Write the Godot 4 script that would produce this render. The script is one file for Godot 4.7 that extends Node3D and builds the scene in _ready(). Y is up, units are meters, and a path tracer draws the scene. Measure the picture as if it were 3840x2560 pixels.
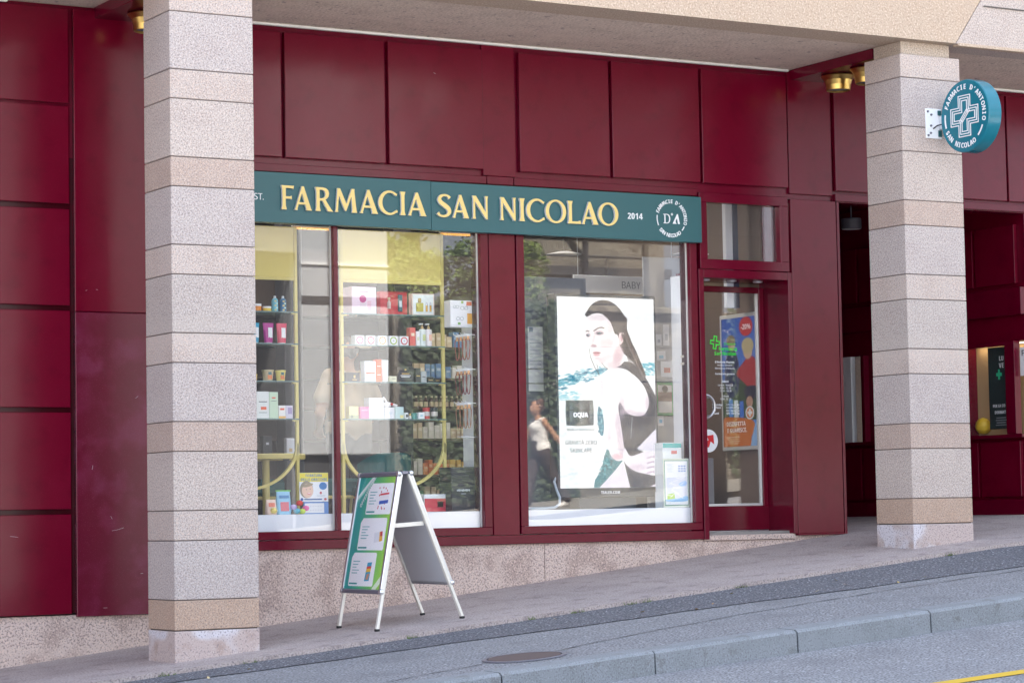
extends Node3D
# A pharmacy shopfront under a granite arcade on a sloping street. Metres; x runs along the facade, z towards the street.

const FACADE := -1.55
var rng := RandomNumberGenerator.new()
var M := {}
var mesh_cache := {}
var sans: Font
var sans_bold: Font
var sans_serif: Font

# ------------------------------------------------------------------ ground heights
func ground_height(x: float, z: float) -> float:
	var xe := x
	if x > 6.9:
		xe = 6.9 + (x - 6.9) * 0.55
	var zc := maxf(z, -1.55)
	return -1.231 + 0.1067 * xe + (zc + 1.55) / 1.55 * (-0.0104 * xe + 0.003)

func road_height(x: float, z: float) -> float:
	var zz := z
	if z > 5.5:
		zz = maxf(5.5 - (z - 5.5) * 0.6, 2.5)
	return -1.231 + 0.1067 * x + (zz + 1.55) / 1.55 * (-0.0104 * x + 0.003) - 0.175

# ------------------------------------------------------------------ nodes
func thing(called: String, label: String, category: String, at := Vector3.ZERO, group := "") -> Node3D:
	var o := Node3D.new()
	o.name = called
	add_child(o, true)
	o.position = at
	o.set_meta("label", label)
	o.set_meta("category", category)
	if group != "":
		o.set_meta("group", group)
	return o

func part(parent: Node, called: String, mesh: Mesh, material, at := Vector3.ZERO, turn := Vector3.ZERO, label := "") -> MeshInstance3D:
	var o := MeshInstance3D.new()
	o.name = called
	o.mesh = mesh
	if material != null:
		o.material_override = material
	parent.add_child(o, true)
	o.position = at
	o.rotation = turn
	if label != "":
		o.set_meta("label", label)
	return o

func solo(called: String, label: String, category: String, mesh: Mesh, material, at := Vector3.ZERO, group := "", turn := Vector3.ZERO) -> MeshInstance3D:
	var o := part(self, called, mesh, material, at, turn)
	o.set_meta("label", label)
	o.set_meta("category", category)
	if group != "":
		o.set_meta("group", group)
	return o

func structure(called: String, mesh: Mesh, material, at := Vector3.ZERO) -> MeshInstance3D:
	var o := part(self, called, mesh, material, at)
	o.set_meta("kind", "structure")
	return o

# ------------------------------------------------------------------ mesh helpers
func begin() -> SurfaceTool:
	var st := SurfaceTool.new()
	st.begin(Mesh.PRIMITIVE_TRIANGLES)
	return st

func tri(st: SurfaceTool, a: Vector3, b: Vector3, c: Vector3, n: Vector3) -> void:
	var g := (b - a).cross(c - a)
	if g.dot(n) > 0.0:
		var t := b
		b = c
		c = t
	for v in [a, b, c]:
		st.set_normal(n)
		st.add_vertex(v)

func quad(st: SurfaceTool, a: Vector3, b: Vector3, c: Vector3, d: Vector3, n: Vector3) -> void:
	tri(st, a, b, c, n)
	tri(st, a, c, d, n)

func quad_auto(st: SurfaceTool, a: Vector3, b: Vector3, c: Vector3, d: Vector3, out: Vector3) -> void:
	var n := (c - a).cross(d - b).normalized()
	if n.dot(out) < 0.0:
		n = -n
	quad(st, a, b, c, d, n)

func add_box(st: SurfaceTool, lo: Vector3, hi: Vector3) -> void:
	var p := [lo, hi]
	for ax in 3:
		var u := (ax + 1) % 3
		var w := (ax + 2) % 3
		for s in 2:
			var n := Vector3.ZERO
			n[ax] = 1.0 if s == 1 else -1.0
			var q := []
			for k in [[0, 0], [1, 0], [1, 1], [0, 1]]:
				var v := Vector3.ZERO
				v[ax] = p[s][ax]
				v[u] = p[k[0]][u]
				v[w] = p[k[1]][w]
				q.append(v)
			quad(st, q[0], q[1], q[2], q[3], n)

# a box with chamfered edges, centred
func cbox(size: Vector3, bevel := 0.004) -> ArrayMesh:
	var key := "cb%s_%.4f" % [size, bevel]
	if mesh_cache.has(key):
		return mesh_cache[key]
	var st := begin()
	var h := size / 2.0
	var b := minf(bevel, minf(h.x, minf(h.y, h.z)) * 0.45)
	for ax in 3:
		var u := (ax + 1) % 3
		var w := (ax + 2) % 3
		for s in [-1.0, 1.0]:
			var n := Vector3.ZERO
			n[ax] = s
			var q := []
			for k in [[-1, -1], [1, -1], [1, 1], [-1, 1]]:
				var v := Vector3.ZERO
				v[ax] = s * h[ax]
				v[u] = k[0] * (h[u] - b)
				v[w] = k[1] * (h[w] - b)
				q.append(v)
			quad(st, q[0], q[1], q[2], q[3], n)
		for su in [-1.0, 1.0]:
			for sw in [-1.0, 1.0]:
				var n2 := Vector3.ZERO
				n2[u] = su
				n2[w] = sw
				n2 = n2.normalized()
				var e := []
				for k in [[-1.0, 0], [1.0, 0], [1.0, 1], [-1.0, 1]]:
					var v := Vector3.ZERO
					v[ax] = k[0] * (h[ax] - b)
					v[u] = su * (h[u] - (b if k[1] == 0 else 0.0))
					v[w] = sw * (h[w] - (0.0 if k[1] == 0 else b))
					e.append(v)
				quad(st, e[0], e[1], e[2], e[3], n2)
	for sx in [-1.0, 1.0]:
		for sy in [-1.0, 1.0]:
			for sz in [-1.0, 1.0]:
				var sg := Vector3(sx, sy, sz)
				var c := h * sg
				tri(st, c - Vector3(b * sx, b * sy, 0), c - Vector3(0, b * sy, b * sz), c - Vector3(b * sx, 0, b * sz), sg.normalized())
	var m := st.commit()
	mesh_cache[key] = m
	return m

# chamfered box given by its two corners, added as a part
func slab(parent: Node, called: String, lo: Vector3, hi: Vector3, material, bevel := 0.004, label := "") -> MeshInstance3D:
	return part(parent, called, cbox(hi - lo, bevel), material, (lo + hi) / 2.0, Vector3.ZERO, label)

# a sheet-metal panel: box whose front is slightly bowed, so reflections waver
func bowed_panel(size: Vector3, bow: float, seed_value: int) -> ArrayMesh:
	var st := begin()
	var h := size / 2.0
	var nx := 7
	var ny := 7
	var wob := FastNoiseLite.new()
	wob.seed = seed_value
	wob.frequency = 1.3
	var grid := []
	for j in ny + 1:
		var row := []
		for i in nx + 1:
			var u := float(i) / nx
			var v := float(j) / ny
			var e := sin(PI * u) * sin(PI * v)
			var z := h.z + e * (bow + 0.006 * wob.get_noise_2d(u * 1.7 + seed_value, v * 1.7))
			row.append(Vector3(lerpf(-h.x + 0.004, h.x - 0.004, u), lerpf(-h.y + 0.004, h.y - 0.004, v), z))
		grid.append(row)
	for j in ny:
		for i in nx:
			for k in [[0, 0], [1, 1], [1, 0], [0, 0], [0, 1], [1, 1]]:
				st.set_smooth_group(1)
				st.add_vertex(grid[j + k[1]][i + k[0]])
	st.generate_normals()
	var front := st.commit()
	st = begin()
	var z0 := -h.z
	var z1 := h.z - 0.004
	var f := [Vector3(-h.x + 0.004, -h.y + 0.004, h.z), Vector3(h.x - 0.004, -h.y + 0.004, h.z), Vector3(h.x - 0.004, h.y - 0.004, h.z), Vector3(-h.x + 0.004, h.y - 0.004, h.z)]
	var o := [Vector3(-h.x, -h.y, z1), Vector3(h.x, -h.y, z1), Vector3(h.x, h.y, z1), Vector3(-h.x, h.y, z1)]
	var bk := [Vector3(-h.x, -h.y, z0), Vector3(h.x, -h.y, z0), Vector3(h.x, h.y, z0), Vector3(-h.x, h.y, z0)]
	for k in 4:
		var k2 := (k + 1) % 4
		var out: Vector3 = (o[k] + o[k2]) / 2.0
		out.z = 0.3
		quad_auto(st, f[k], f[k2], o[k2], o[k], out)
		out.z = 0
		quad_auto(st, o[k], o[k2], bk[k2], bk[k], out)
	quad(st, bk[0], bk[1], bk[2], bk[3], Vector3(0, 0, -1))
	var rest := st.commit()
	st = begin()
	st.append_from(front, 0, Transform3D())
	st.append_from(rest, 0, Transform3D())
	return st.commit()

# surface of revolution about y; profile is a list of Vector2(radius, height)
func lathe(profile: Array, segs := 20, smooth := true) -> ArrayMesh:
	var st := begin()
	for k in profile.size() - 1:
		var a: Vector2 = profile[k]
		var b: Vector2 = profile[k + 1]
		if a.distance_to(b) < 1e-6:
			continue
		var sn := Vector2(b.y - a.y, -(b.x - a.x)).normalized()
		for i in segs:
			var t0 := TAU * i / segs
			var t1 := TAU * (i + 1) / segs
			var d0 := Vector3(cos(t0), 0, sin(t0))
			var d1 := Vector3(cos(t1), 0, sin(t1))
			var pa := d0 * a.x + Vector3(0, a.y, 0)
			var pb := d1 * a.x + Vector3(0, a.y, 0)
			var pc := d1 * b.x + Vector3(0, b.y, 0)
			var pd := d0 * b.x + Vector3(0, b.y, 0)
			var n0 := (d0 * sn.x + Vector3(0, sn.y, 0)).normalized()
			var n1 := (d1 * sn.x + Vector3(0, sn.y, 0)).normalized()
			if not smooth:
				n0 = (n0 + n1).normalized()
				n1 = n0
			var mid := (n0 + n1).normalized()
			for t in [[pa, pb, pc, n0, n1, n1], [pa, pc, pd, n0, n1, n0]]:
				var g: Vector3 = (t[1] - t[0]).cross(t[2] - t[0])
				if g.length() < 1e-12:
					continue
				var order := [0, 1, 2] if g.dot(mid) < 0.0 else [0, 2, 1]
				for q in order:
					st.set_normal(t[3 + q])
					st.add_vertex(t[q])
	return st.commit()

# round tube along a path
func tube(path: Array, radius: float, segs := 8, closed := false) -> ArrayMesh:
	var st := begin()
	var n := path.size()
	var rings := []
	var ups := Vector3(0.13, 0.97, 0.21).normalized()
	for k in n:
		var a: Vector3 = path[(k - 1 + n) % n] if closed else path[maxi(k - 1, 0)]
		var b: Vector3 = path[(k + 1) % n] if closed else path[mini(k + 1, n - 1)]
		var d := (b - a).normalized()
		var s := d.cross(ups).normalized()
		var t := s.cross(d).normalized()
		var ring := []
		for i in segs:
			var w := TAU * i / segs
			ring.append([path[k] + (s * cos(w) + t * sin(w)) * radius, s * cos(w) + t * sin(w)])
		rings.append(ring)
	for k in (n if closed else n - 1):
		var r0: Array = rings[k]
		var r1: Array = rings[(k + 1) % n]
		for i in segs:
			var j := (i + 1) % segs
			for t in [[r0[i], r0[j], r1[j]], [r0[i], r1[j], r1[i]]]:
				var g: Vector3 = (t[1][0] - t[0][0]).cross(t[2][0] - t[0][0])
				var mid: Vector3 = t[0][1] + t[1][1] + t[2][1]
				var order := [0, 1, 2] if g.dot(mid) < 0.0 else [0, 2, 1]
				for q in order:
					st.set_normal(t[q][1])
					st.add_vertex(t[q][0])
	if not closed:
		for e in [0, n - 1]:
			var dir: Vector3 = (path[0] - path[1]) if e == 0 else (path[n - 1] - path[n - 2])
			for i in segs:
				tri(st, path[e], rings[e][i][0], rings[e][(i + 1) % segs][0], dir.normalized())
	return st.commit()

# box bar between two points: w across, h the other way; "side" hints the width direction
func bar(a: Vector3, b: Vector3, w: float, h: float, side := Vector3(0, 0, 1)) -> ArrayMesh:
	var d := (b - a).normalized()
	var s := (side - d * side.dot(d)).normalized()
	var t := d.cross(s).normalized()
	var st := begin()
	var base := cbox(Vector3(w, h, (b - a).length()), minf(w, h) * 0.15)
	st.append_from(base, 0, Transform3D(Basis(s, t, s.cross(t)), (a + b) / 2.0))
	return st.commit()

# flat polygon (list of Vector2, optional holes) pushed out along z: surface 0 is the face, surface 1 the sides
func extrude(outline: Array, depth: float, holes: Array, face, sides) -> ArrayMesh:
	var poly := PackedVector2Array(outline)
	if Geometry2D.is_polygon_clockwise(poly):
		poly.reverse()
	var rims := [poly.duplicate()]
	for hole in holes:
		var hp := PackedVector2Array(hole)
		if not Geometry2D.is_polygon_clockwise(hp):
			hp.reverse()
		rims.append(hp.duplicate())
		var best := 1e9
		var bi := 0
		var bj := 0
		for i in poly.size():
			for j in hp.size():
				var dd := poly[i].distance_to(hp[j])
				if dd < best:
					best = dd
					bi = i
					bj = j
		var joined := PackedVector2Array()
		for i in bi + 1:
			joined.append(poly[i])
		for j in hp.size() + 1:
			joined.append(hp[(bj + j) % hp.size()] + (Vector2(1e-5, 1e-5) if j == hp.size() else Vector2.ZERO))
		joined.append(poly[bi] + Vector2(1e-5, 1e-5))
		for i in range(bi + 1, poly.size()):
			joined.append(poly[i])
		poly = joined
	var ribbon: bool = holes.size() == 1 and holes[0].size() == outline.size()
	var idx := PackedInt32Array() if ribbon else Geometry2D.triangulate_polygon(poly)
	if idx.is_empty() and not ribbon:
		print("triangulation failed ", outline.size(), " ", holes.size())
	var st := begin()
	for k in range(0, idx.size(), 3):
		var v := []
		for q in 3:
			v.append(Vector3(poly[idx[k + q]].x, poly[idx[k + q]].y, depth))
		tri(st, v[0], v[1], v[2], Vector3(0, 0, 1))
	if ribbon:
		for k in outline.size():
			var k2 := (k + 1) % outline.size()
			var ring := []
			for e in [outline[k], outline[k2], holes[0][k2], holes[0][k]]:
				ring.append(Vector3(e.x, e.y, depth))
			quad(st, ring[0], ring[1], ring[2], ring[3], Vector3(0, 0, 1))
	if face != null:
		st.set_material(face)
	var m := st.commit()
	st = begin()
	for rim in rims:
		for k in rim.size():
			var a: Vector2 = rim[k]
			var b: Vector2 = rim[(k + 1) % rim.size()]
			var d := b - a
			var n := Vector3(d.y, -d.x, 0).normalized()
			quad(st, Vector3(a.x, a.y, 0), Vector3(b.x, b.y, 0), Vector3(b.x, b.y, depth), Vector3(a.x, a.y, depth), n)
	if sides != null:
		st.set_material(sides)
	return st.commit(m)

# one flat printed face with uv 0..1, facing +z, centred
func print_face(w: float, h: float) -> ArrayMesh:
	var key := "pf%.4f_%.4f" % [w, h]
	if mesh_cache.has(key):
		return mesh_cache[key]
	var st := begin()
	for k in [[-1, 1], [1, 1], [1, -1], [-1, 1], [1, -1], [-1, -1]]:
		st.set_normal(Vector3(0, 0, 1))
		st.set_uv(Vector2((k[0] + 1) / 2.0, (1 - k[1]) / 2.0))
		st.add_vertex(Vector3(k[0] * w / 2, k[1] * h / 2, 0))
	var m := st.commit()
	mesh_cache[key] = m
	return m

func lettering(text: String, cap: float, bold := false, depth := 0.002, serif := false) -> TextMesh:
	var t := TextMesh.new()
	t.text = text
	t.font = sans_serif if serif else (sans_bold if bold else sans)
	t.font_size = 28
	t.pixel_size = cap / (28.0 * 0.714)
	t.depth = depth
	t.curve_step = 2.0
	t.width = 4000.0
	t.autowrap_mode = TextServer.AUTOWRAP_OFF
	t.horizontal_alignment = HORIZONTAL_ALIGNMENT_CENTER
	t.vertical_alignment = VERTICAL_ALIGNMENT_CENTER
	return t

# letters set round a circle in the local xy plane; from and to in degrees (0 = right, 90 = top)
func ring_lettering(parent: Node, text: String, radius: float, from_deg: float, to_deg: float, cap: float, material, centre: Vector3, turn_y: float, inward := false, bold := true) -> void:
	var n := text.length()
	for k in n:
		var ch := text[k]
		if ch == " ":
			continue
		var a := deg_to_rad(lerpf(from_deg, to_deg, float(k) / maxf(n - 1, 1)))
		var local := Vector3(cos(a) * radius, sin(a) * radius, 0)
		var o := part(parent, "letter", lettering(ch, cap, bold, 0.003), material)
		var spin := a - PI / 2 if not inward else a + PI / 2
		o.transform = Transform3D(Basis(Vector3.UP, turn_y), centre) * Transform3D(Basis(Vector3(0, 0, 1), spin), local)

# ------------------------------------------------------------------ materials
func lin(r: float, g: float, b: float) -> Color:
	return Color(r, g, b).linear_to_srgb()

func paint(called: String, c: Color, rough := 0.6, metal := 0.0, spec := 0.5) -> StandardMaterial3D:
	if M.has(called):
		return M[called]
	var m := StandardMaterial3D.new()
	m.resource_name = called
	m.albedo_color = c
	m.roughness = rough
	m.metallic = metal
	m.metallic_specular = spec
	M[called] = m
	return m

func tint(c: Color, rough := 0.5) -> StandardMaterial3D:
	return paint("tint_%s_%.2f" % [c.to_html(), rough], c, rough)

func noise_bytes(size: int, freq: float, seed_value: int, kind := FastNoiseLite.TYPE_SIMPLEX_SMOOTH, octaves := 1) -> PackedByteArray:
	var n := FastNoiseLite.new()
	n.seed = seed_value
	n.noise_type = kind
	n.frequency = freq
	n.fractal_type = FastNoiseLite.FRACTAL_FBM if octaves > 1 else FastNoiseLite.FRACTAL_NONE
	n.fractal_octaves = octaves
	return n.get_seamless_image(size, size, false, false, 0.1, true).get_data()

# layers: [frequency, seed, low, high, Color, strength, octaves]; where the noise lies between low..high the colour is mixed in
func speckled(size: int, base: Color, layers: Array) -> Image:
	var n := size * size
	var r := PackedFloat32Array()
	r.resize(n)
	r.fill(base.r * 255.0)
	var g := PackedFloat32Array()
	g.resize(n)
	g.fill(base.g * 255.0)
	var b := PackedFloat32Array()
	b.resize(n)
	b.fill(base.b * 255.0)
	for l in layers:
		var d := noise_bytes(size, l[0], l[1], FastNoiseLite.TYPE_SIMPLEX_SMOOTH, l[6] if l.size() > 6 else 1)
		var look := PackedFloat32Array()
		look.resize(256)
		for k in 256:
			look[k] = clampf((k / 255.0 - l[2]) / (l[3] - l[2]), 0.0, 1.0) * l[5]
		var c: Color = l[4]
		var cr := c.r * 255.0
		var cg := c.g * 255.0
		var cb := c.b * 255.0
		for k in n:
			var t := look[d[k]]
			if t > 0.0:
				r[k] += (cr - r[k]) * t
				g[k] += (cg - g[k]) * t
				b[k] += (cb - b[k]) * t
	var out := PackedByteArray()
	out.resize(n * 3)
	for k in n:
		out[3 * k] = int(clampf(r[k], 0, 255))
		out[3 * k + 1] = int(clampf(g[k], 0, 255))
		out[3 * k + 2] = int(clampf(b[k], 0, 255))
	return Image.create_from_data(size, size, false, Image.FORMAT_RGB8, out)

func world_mapped(called: String, im: Image, metres: float, rough: float, relief: Image = null, relief_cm := 0.0, spec := 0.5) -> StandardMaterial3D:
	var m := paint(called, Color.WHITE, rough, 0.0, spec)
	m.albedo_texture = ImageTexture.create_from_image(im)
	m.uv1_triplanar = true
	m.uv1_world_triplanar = true
	m.uv1_triplanar_sharpness = 8.0
	m.uv1_scale = Vector3.ONE / metres
	if relief != null:
		m.heightmap_enabled = true
		m.heightmap_texture = ImageTexture.create_from_image(relief)
		m.heightmap_scale = relief_cm
	return m

func retoned(called: String, source: StandardMaterial3D, c: Color) -> StandardMaterial3D:
	if M.has(called):
		return M[called]
	var m: StandardMaterial3D = source.duplicate()
	m.resource_name = called
	m.albedo_color = c
	M[called] = m
	return m

func grey_relief(size: int, freq: float, seed_value: int, octaves := 3) -> Image:
	return Image.create_from_data(size, size, false, Image.FORMAT_L8, noise_bytes(size, freq, seed_value, FastNoiseLite.TYPE_SIMPLEX_SMOOTH, octaves))

func make_materials() -> void:
	sans = SystemFont.new()
	sans.font_names = PackedStringArray(["Droid Sans"])
	sans_bold = SystemFont.new()
	sans_bold.font_names = PackedStringArray(["Droid Sans"])
	sans_bold.font_weight = 700
	sans_serif = SystemFont.new()
	sans_serif.font_names = PackedStringArray(["Droid Serif"])
	# granite: pale grey with dark, pink and white grains
	var pale := speckled(1024, Color8(182, 172, 166), [
		[0.010, 11, 0.45, 0.95, Color8(176, 163, 156), 0.55, 3],
		[0.004, 12, 0.5, 0.9, Color8(168, 156, 152), 0.5, 4],
		[0.12, 1, 0.50, 0.80, Color8(208, 190, 178), 0.55],
		[0.14, 2, 0.55, 0.80, Color8(212, 206, 204), 0.6],
		[0.15, 3, 0.62, 0.86, Color8(126, 118, 120), 0.62],
		[0.24, 4, 0.72, 0.88, Color8(100, 95, 100), 0.6]])
	world_mapped("granite", pale, 2.3, 0.72)
	var pink := speckled(1024, Color8(183, 169, 161), [
		[0.012, 21, 0.4, 0.95, Color8(180, 162, 152), 0.6, 3],
		[0.004, 26, 0.5, 0.9, Color8(168, 150, 140), 0.5, 4],
		[0.11, 22, 0.5, 0.78, Color8(208, 184, 166), 0.65],
		[0.14, 23, 0.58, 0.82, Color8(210, 202, 196), 0.55],
		[0.15, 24, 0.62, 0.86, Color8(128, 116, 116), 0.62],
		[0.24, 25, 0.73, 0.88, Color8(102, 95, 97), 0.6]])
	world_mapped("granite_pink", pink, 2.1, 0.72)
	retoned("granite_tan", M.granite_pink, Color(0.95, 0.89, 0.83))
	retoned("granite_tan_grey", M.granite_pink, Color(0.96, 0.93, 0.91))
	retoned("granite_dull", M.granite, Color(0.96, 0.95, 0.94))
	retoned("granite_warm", M.granite, Color(1.0, 0.98, 0.96))
	var stained := speckled(1024, Color8(180, 162, 156), [
		[0.0028, 31, 0.50, 0.66, Color8(204, 202, 210), 0.8, 5],
		[0.006, 32, 0.62, 0.80, Color8(146, 120, 106), 0.45, 4],
		[0.12, 33, 0.64, 0.82, Color8(118, 110, 116), 0.65],
		[0.14, 34, 0.6, 0.8, Color8(208, 198, 192), 0.4]])
	world_mapped("granite_stained", stained, 2.0, 0.75)
	retoned("limestone", M.granite, Color(1.0, 0.97, 0.91))
	var rough_grain := grey_relief(512, 0.09, 17, 3)
	var plinth := speckled(1024, Color8(196, 176, 166), [
		[0.005, 41, 0.48, 0.75, Color8(160, 138, 128), 0.7, 5],
		[0.10, 42, 0.5, 0.78, Color8(214, 190, 174), 0.75],
		[0.10, 43, 0.64, 0.80, Color8(126, 110, 108), 0.65],
		[0.17, 44, 0.72, 0.86, Color8(98, 90, 94), 0.65]])
	world_mapped("plinth_granite", plinth, 2.2, 0.85, rough_grain, 0.35)
	# hammered concrete of the soffit and the warm facing of the beam
	var soffit := speckled(1024, Color8(212, 195, 180), [
		[0.008, 51, 0.45, 0.9, Color8(192, 175, 161), 0.7, 4],
		[0.08, 52, 0.6, 0.9, Color8(204, 184, 168), 0.6, 2],
		[0.10, 53, 0.62, 0.9, Color8(120, 106, 102), 0.6, 2],
		[0.02, 54, 0.78, 0.9, Color8(112, 100, 100), 0.6, 3]])
	world_mapped("soffit_concrete", soffit, 2.4, 0.9, grey_relief(512, 0.10, 57, 3), 0.5)
	var beam := speckled(1024, Color8(182, 161, 142), [
		[0.01, 61, 0.4, 0.9, Color8(180, 157, 137), 0.7, 4],
		[0.10, 62, 0.55, 0.85, Color8(214, 198, 178), 0.6],
		[0.10, 63, 0.64, 0.85, Color8(152, 134, 118), 0.7],
		[0.03, 64, 0.80, 0.90, Color8(150, 128, 108), 0.5, 3]])
	world_mapped("beam_stone", beam, 2.0, 0.88)
	# asphalt
	var road := speckled(1024, Color8(136, 136, 138), [
		[0.004, 71, 0.4, 0.9, Color8(124, 124, 126), 0.6, 4],
		[0.13, 72, 0.5, 0.8, Color8(166, 168, 174), 0.85],
		[0.14, 73, 0.52, 0.8, Color8(74, 74, 80), 0.85],
		[0.05, 75, 0.80, 0.86, Color8(188, 190, 194), 0.5],
		[0.003, 74, 0.60, 0.90, Color8(108, 108, 112), 0.4, 5]])
	world_mapped("road_asphalt", road, 3.0, 0.86)
	retoned("pavement_asphalt", M.road_asphalt, Color(0.97, 0.97, 0.97))
	var coarse := speckled(1024, Color8(94, 94, 100), [
		[0.010, 81, 0.4, 0.9, Color8(82, 82, 86), 0.6, 3],
		[0.075, 82, 0.58, 0.72, Color8(136, 138, 146), 0.8],
		[0.085, 83, 0.6, 0.74, Color8(56, 56, 60), 0.85],
		[0.06, 84, 0.80, 0.85, Color8(190, 192, 198), 0.8]])
	world_mapped("strip_asphalt", coarse, 1.8, 0.85, grey_relief(512, 0.06, 87, 2), 1.2)
	var walk := speckled(1024, Color8(168, 155, 150), [
		[0.005, 91, 0.42, 0.85, Color8(146, 133, 129), 0.75, 4],
		[0.12, 92, 0.5, 0.8, Color8(188, 176, 172), 0.6],
		[0.13, 93, 0.56, 0.85, Color8(108, 98, 102), 0.65],
		[0.012, 94, 0.70, 0.84, Color8(116, 104, 106), 0.5, 3]])
	world_mapped("walkway_stone", walk, 2.6, 0.8)
	retoned("walkway_edge", M.walkway_stone, Color(1.14, 1.12, 1.12))
	M.walkway_edge.albedo_color = Color(1.0, 1.0, 1.0)
	var kerb := speckled(1024, Color8(132, 136, 140), [
		[0.006, 101, 0.4, 0.9, Color8(120, 124, 126), 0.7, 4],
		[0.010, 102, 0.66, 0.86, Color8(100, 98, 96), 0.5, 5],
		[0.13, 103, 0.55, 0.85, Color8(150, 154, 160), 0.6],
		[0.13, 104, 0.6, 0.85, Color8(98, 100, 104), 0.6]])
	world_mapped("kerb_stone", kerb, 2.0, 0.8)
	# burgundy lacquer: a thin film of dust and scuffs in the lacquer
	var lacquer := speckled(1024, Color8(98, 1, 30), [
		[0.004, 111, 0.5, 0.95, Color8(106, 10, 38), 0.6, 4],
		[0.010, 112, 0.62, 0.9, Color8(90, 0, 27), 0.6, 3],
		[0.3, 113, 0.84, 0.9, Color8(136, 44, 66), 0.4]])
	world_mapped("lacquer", lacquer, 2.7, 0.20, null, 0.0, 0.41)
	var lacquer_dusty := speckled(1024, Color8(90, 6, 34), [
		[0.005, 121, 0.48, 0.85, Color8(118, 48, 76), 0.5, 4],
		[0.004, 122, 0.60, 0.80, Color8(132, 80, 106), 0.3, 5],
		[0.010, 123, 0.6, 0.9, Color8(94, 2, 34), 0.6, 3],
		[0.3, 124, 0.84, 0.9, Color8(150, 100, 120), 0.4]])
	world_mapped("lacquer_dusty", lacquer_dusty, 2.5, 0.27, null, 0.0, 0.44)
	retoned("lacquer_frame", M.lacquer, Color(0.96, 1.0, 1.0))
	paint("groove", lin(0.012, 0.004, 0.006), 0.7)
	paint("joint", lin(0.10, 0.088, 0.08), 0.9)
	paint("white_trim", lin(0.80, 0.78, 0.74), 0.6)
	# metals, glass and plain paints
	paint("brass", lin(0.62, 0.42, 0.13), 0.28, 1.0)
	paint("aluminium", lin(0.72, 0.73, 0.76), 0.32, 0.9)
	paint("aluminium_matt", lin(0.70, 0.69, 0.66), 0.5, 0.35)
	paint("grey_plastic", lin(0.12, 0.12, 0.15), 0.4)
	paint("black_rubber", lin(0.02, 0.02, 0.02), 0.8)
	paint("steel", lin(0.60, 0.61, 0.63), 0.28, 1.0)
	paint("back_panel", lin(0.50, 0.51, 0.54), 0.45)
	var glass := paint("glass", Color(1, 1, 1, 0.02), 0.0)
	glass.transparency = BaseMaterial3D.TRANSPARENCY_ALPHA
	var shelf_glass := paint("shelf_glass", Color(0.55, 0.75, 0.72, 0.35), 0.02)
	shelf_glass.transparency = BaseMaterial3D.TRANSPARENCY_ALPHA
	paint("sign_teal", lin(0.014, 0.092, 0.104), 0.36)
	paint("sign_gold", lin(0.78, 0.58, 0.20), 0.4)
	paint("white_plastic", lin(0.78, 0.79, 0.80), 0.4)
	paint("print_white", lin(0.80, 0.81, 0.82), 0.6)
	paint("print_black", lin(0.02, 0.02, 0.025), 0.6)
	paint("print_grey", lin(0.25, 0.27, 0.29), 0.6)
	paint("print_teal", lin(0.02, 0.30, 0.30), 0.6)
	paint("print_gold", lin(0.55, 0.40, 0.12), 0.4)
	paint("shelf_yellow", lin(0.66, 0.55, 0.17), 0.45)
	paint("panel_yellow", lin(0.70, 0.58, 0.16), 0.5)
	paint("ledge_white", lin(0.74, 0.76, 0.79), 0.45)
	paint("room_wall", lin(0.42, 0.42, 0.43), 0.85)
	paint("door_side_dim_brown", lin(0.17, 0.12, 0.085), 0.6)  # dark brown stands in for the dimness inside the door
	paint("room_panelling", lin(0.085, 0.062, 0.045), 0.6)
	paint("room_floor", lin(0.22, 0.20, 0.19), 0.5)
	paint("room_ceiling", lin(0.45, 0.45, 0.45), 0.9)
	paint("dark_wood", lin(0.060, 0.034, 0.020), 0.5)
	paint("dark_furniture", lin(0.035, 0.033, 0.038), 0.5)
	paint("teal_velvet", lin(0.008, 0.11, 0.11), 0.8)
	paint("yellow_paint", lin(0.70, 0.44, 0.03), 0.75)
	paint("rust", lin(0.10, 0.072, 0.068), 0.8)
	paint("skin", lin(0.45, 0.24, 0.15), 0.55)

# ------------------------------------------------------------------ ground
func sheet(x0: float, x1: float, z0: float, z1: float, nx: int, nz: int, height: Callable, edge := 0.0) -> ArrayMesh:
	var st := begin()
	for j in nz:
		for i in nx:
			for k in [[0, 0], [1, 0], [1, 1], [0, 0], [1, 1], [0, 1]]:
				var x := lerpf(x0, x1, float(i + k[0]) / nx)
				var z := lerpf(z0, z1, float(j + k[1]) / nz)
				st.set_smooth_group(1)
				st.add_vertex(Vector3(x, height.call(x, z), z))
	st.generate_normals()
	if edge > 0.0:
		var m := st.commit()
		var s2 := begin()
		s2.append_from(m, 0, Transform3D())
		for i in nx:
			var xa := lerpf(x0, x1, float(i) / nx)
			var xb := lerpf(x0, x1, float(i + 1) / nx)
			var ya: float = height.call(xa, z1)
			var yb: float = height.call(xb, z1)
			quad(s2, Vector3(xa, ya, z1), Vector3(xb, yb, z1), Vector3(xb, yb - edge, z1), Vector3(xa, ya - edge, z1), Vector3(0, 0, 1))
		return s2.commit()
	return st.commit()

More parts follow.
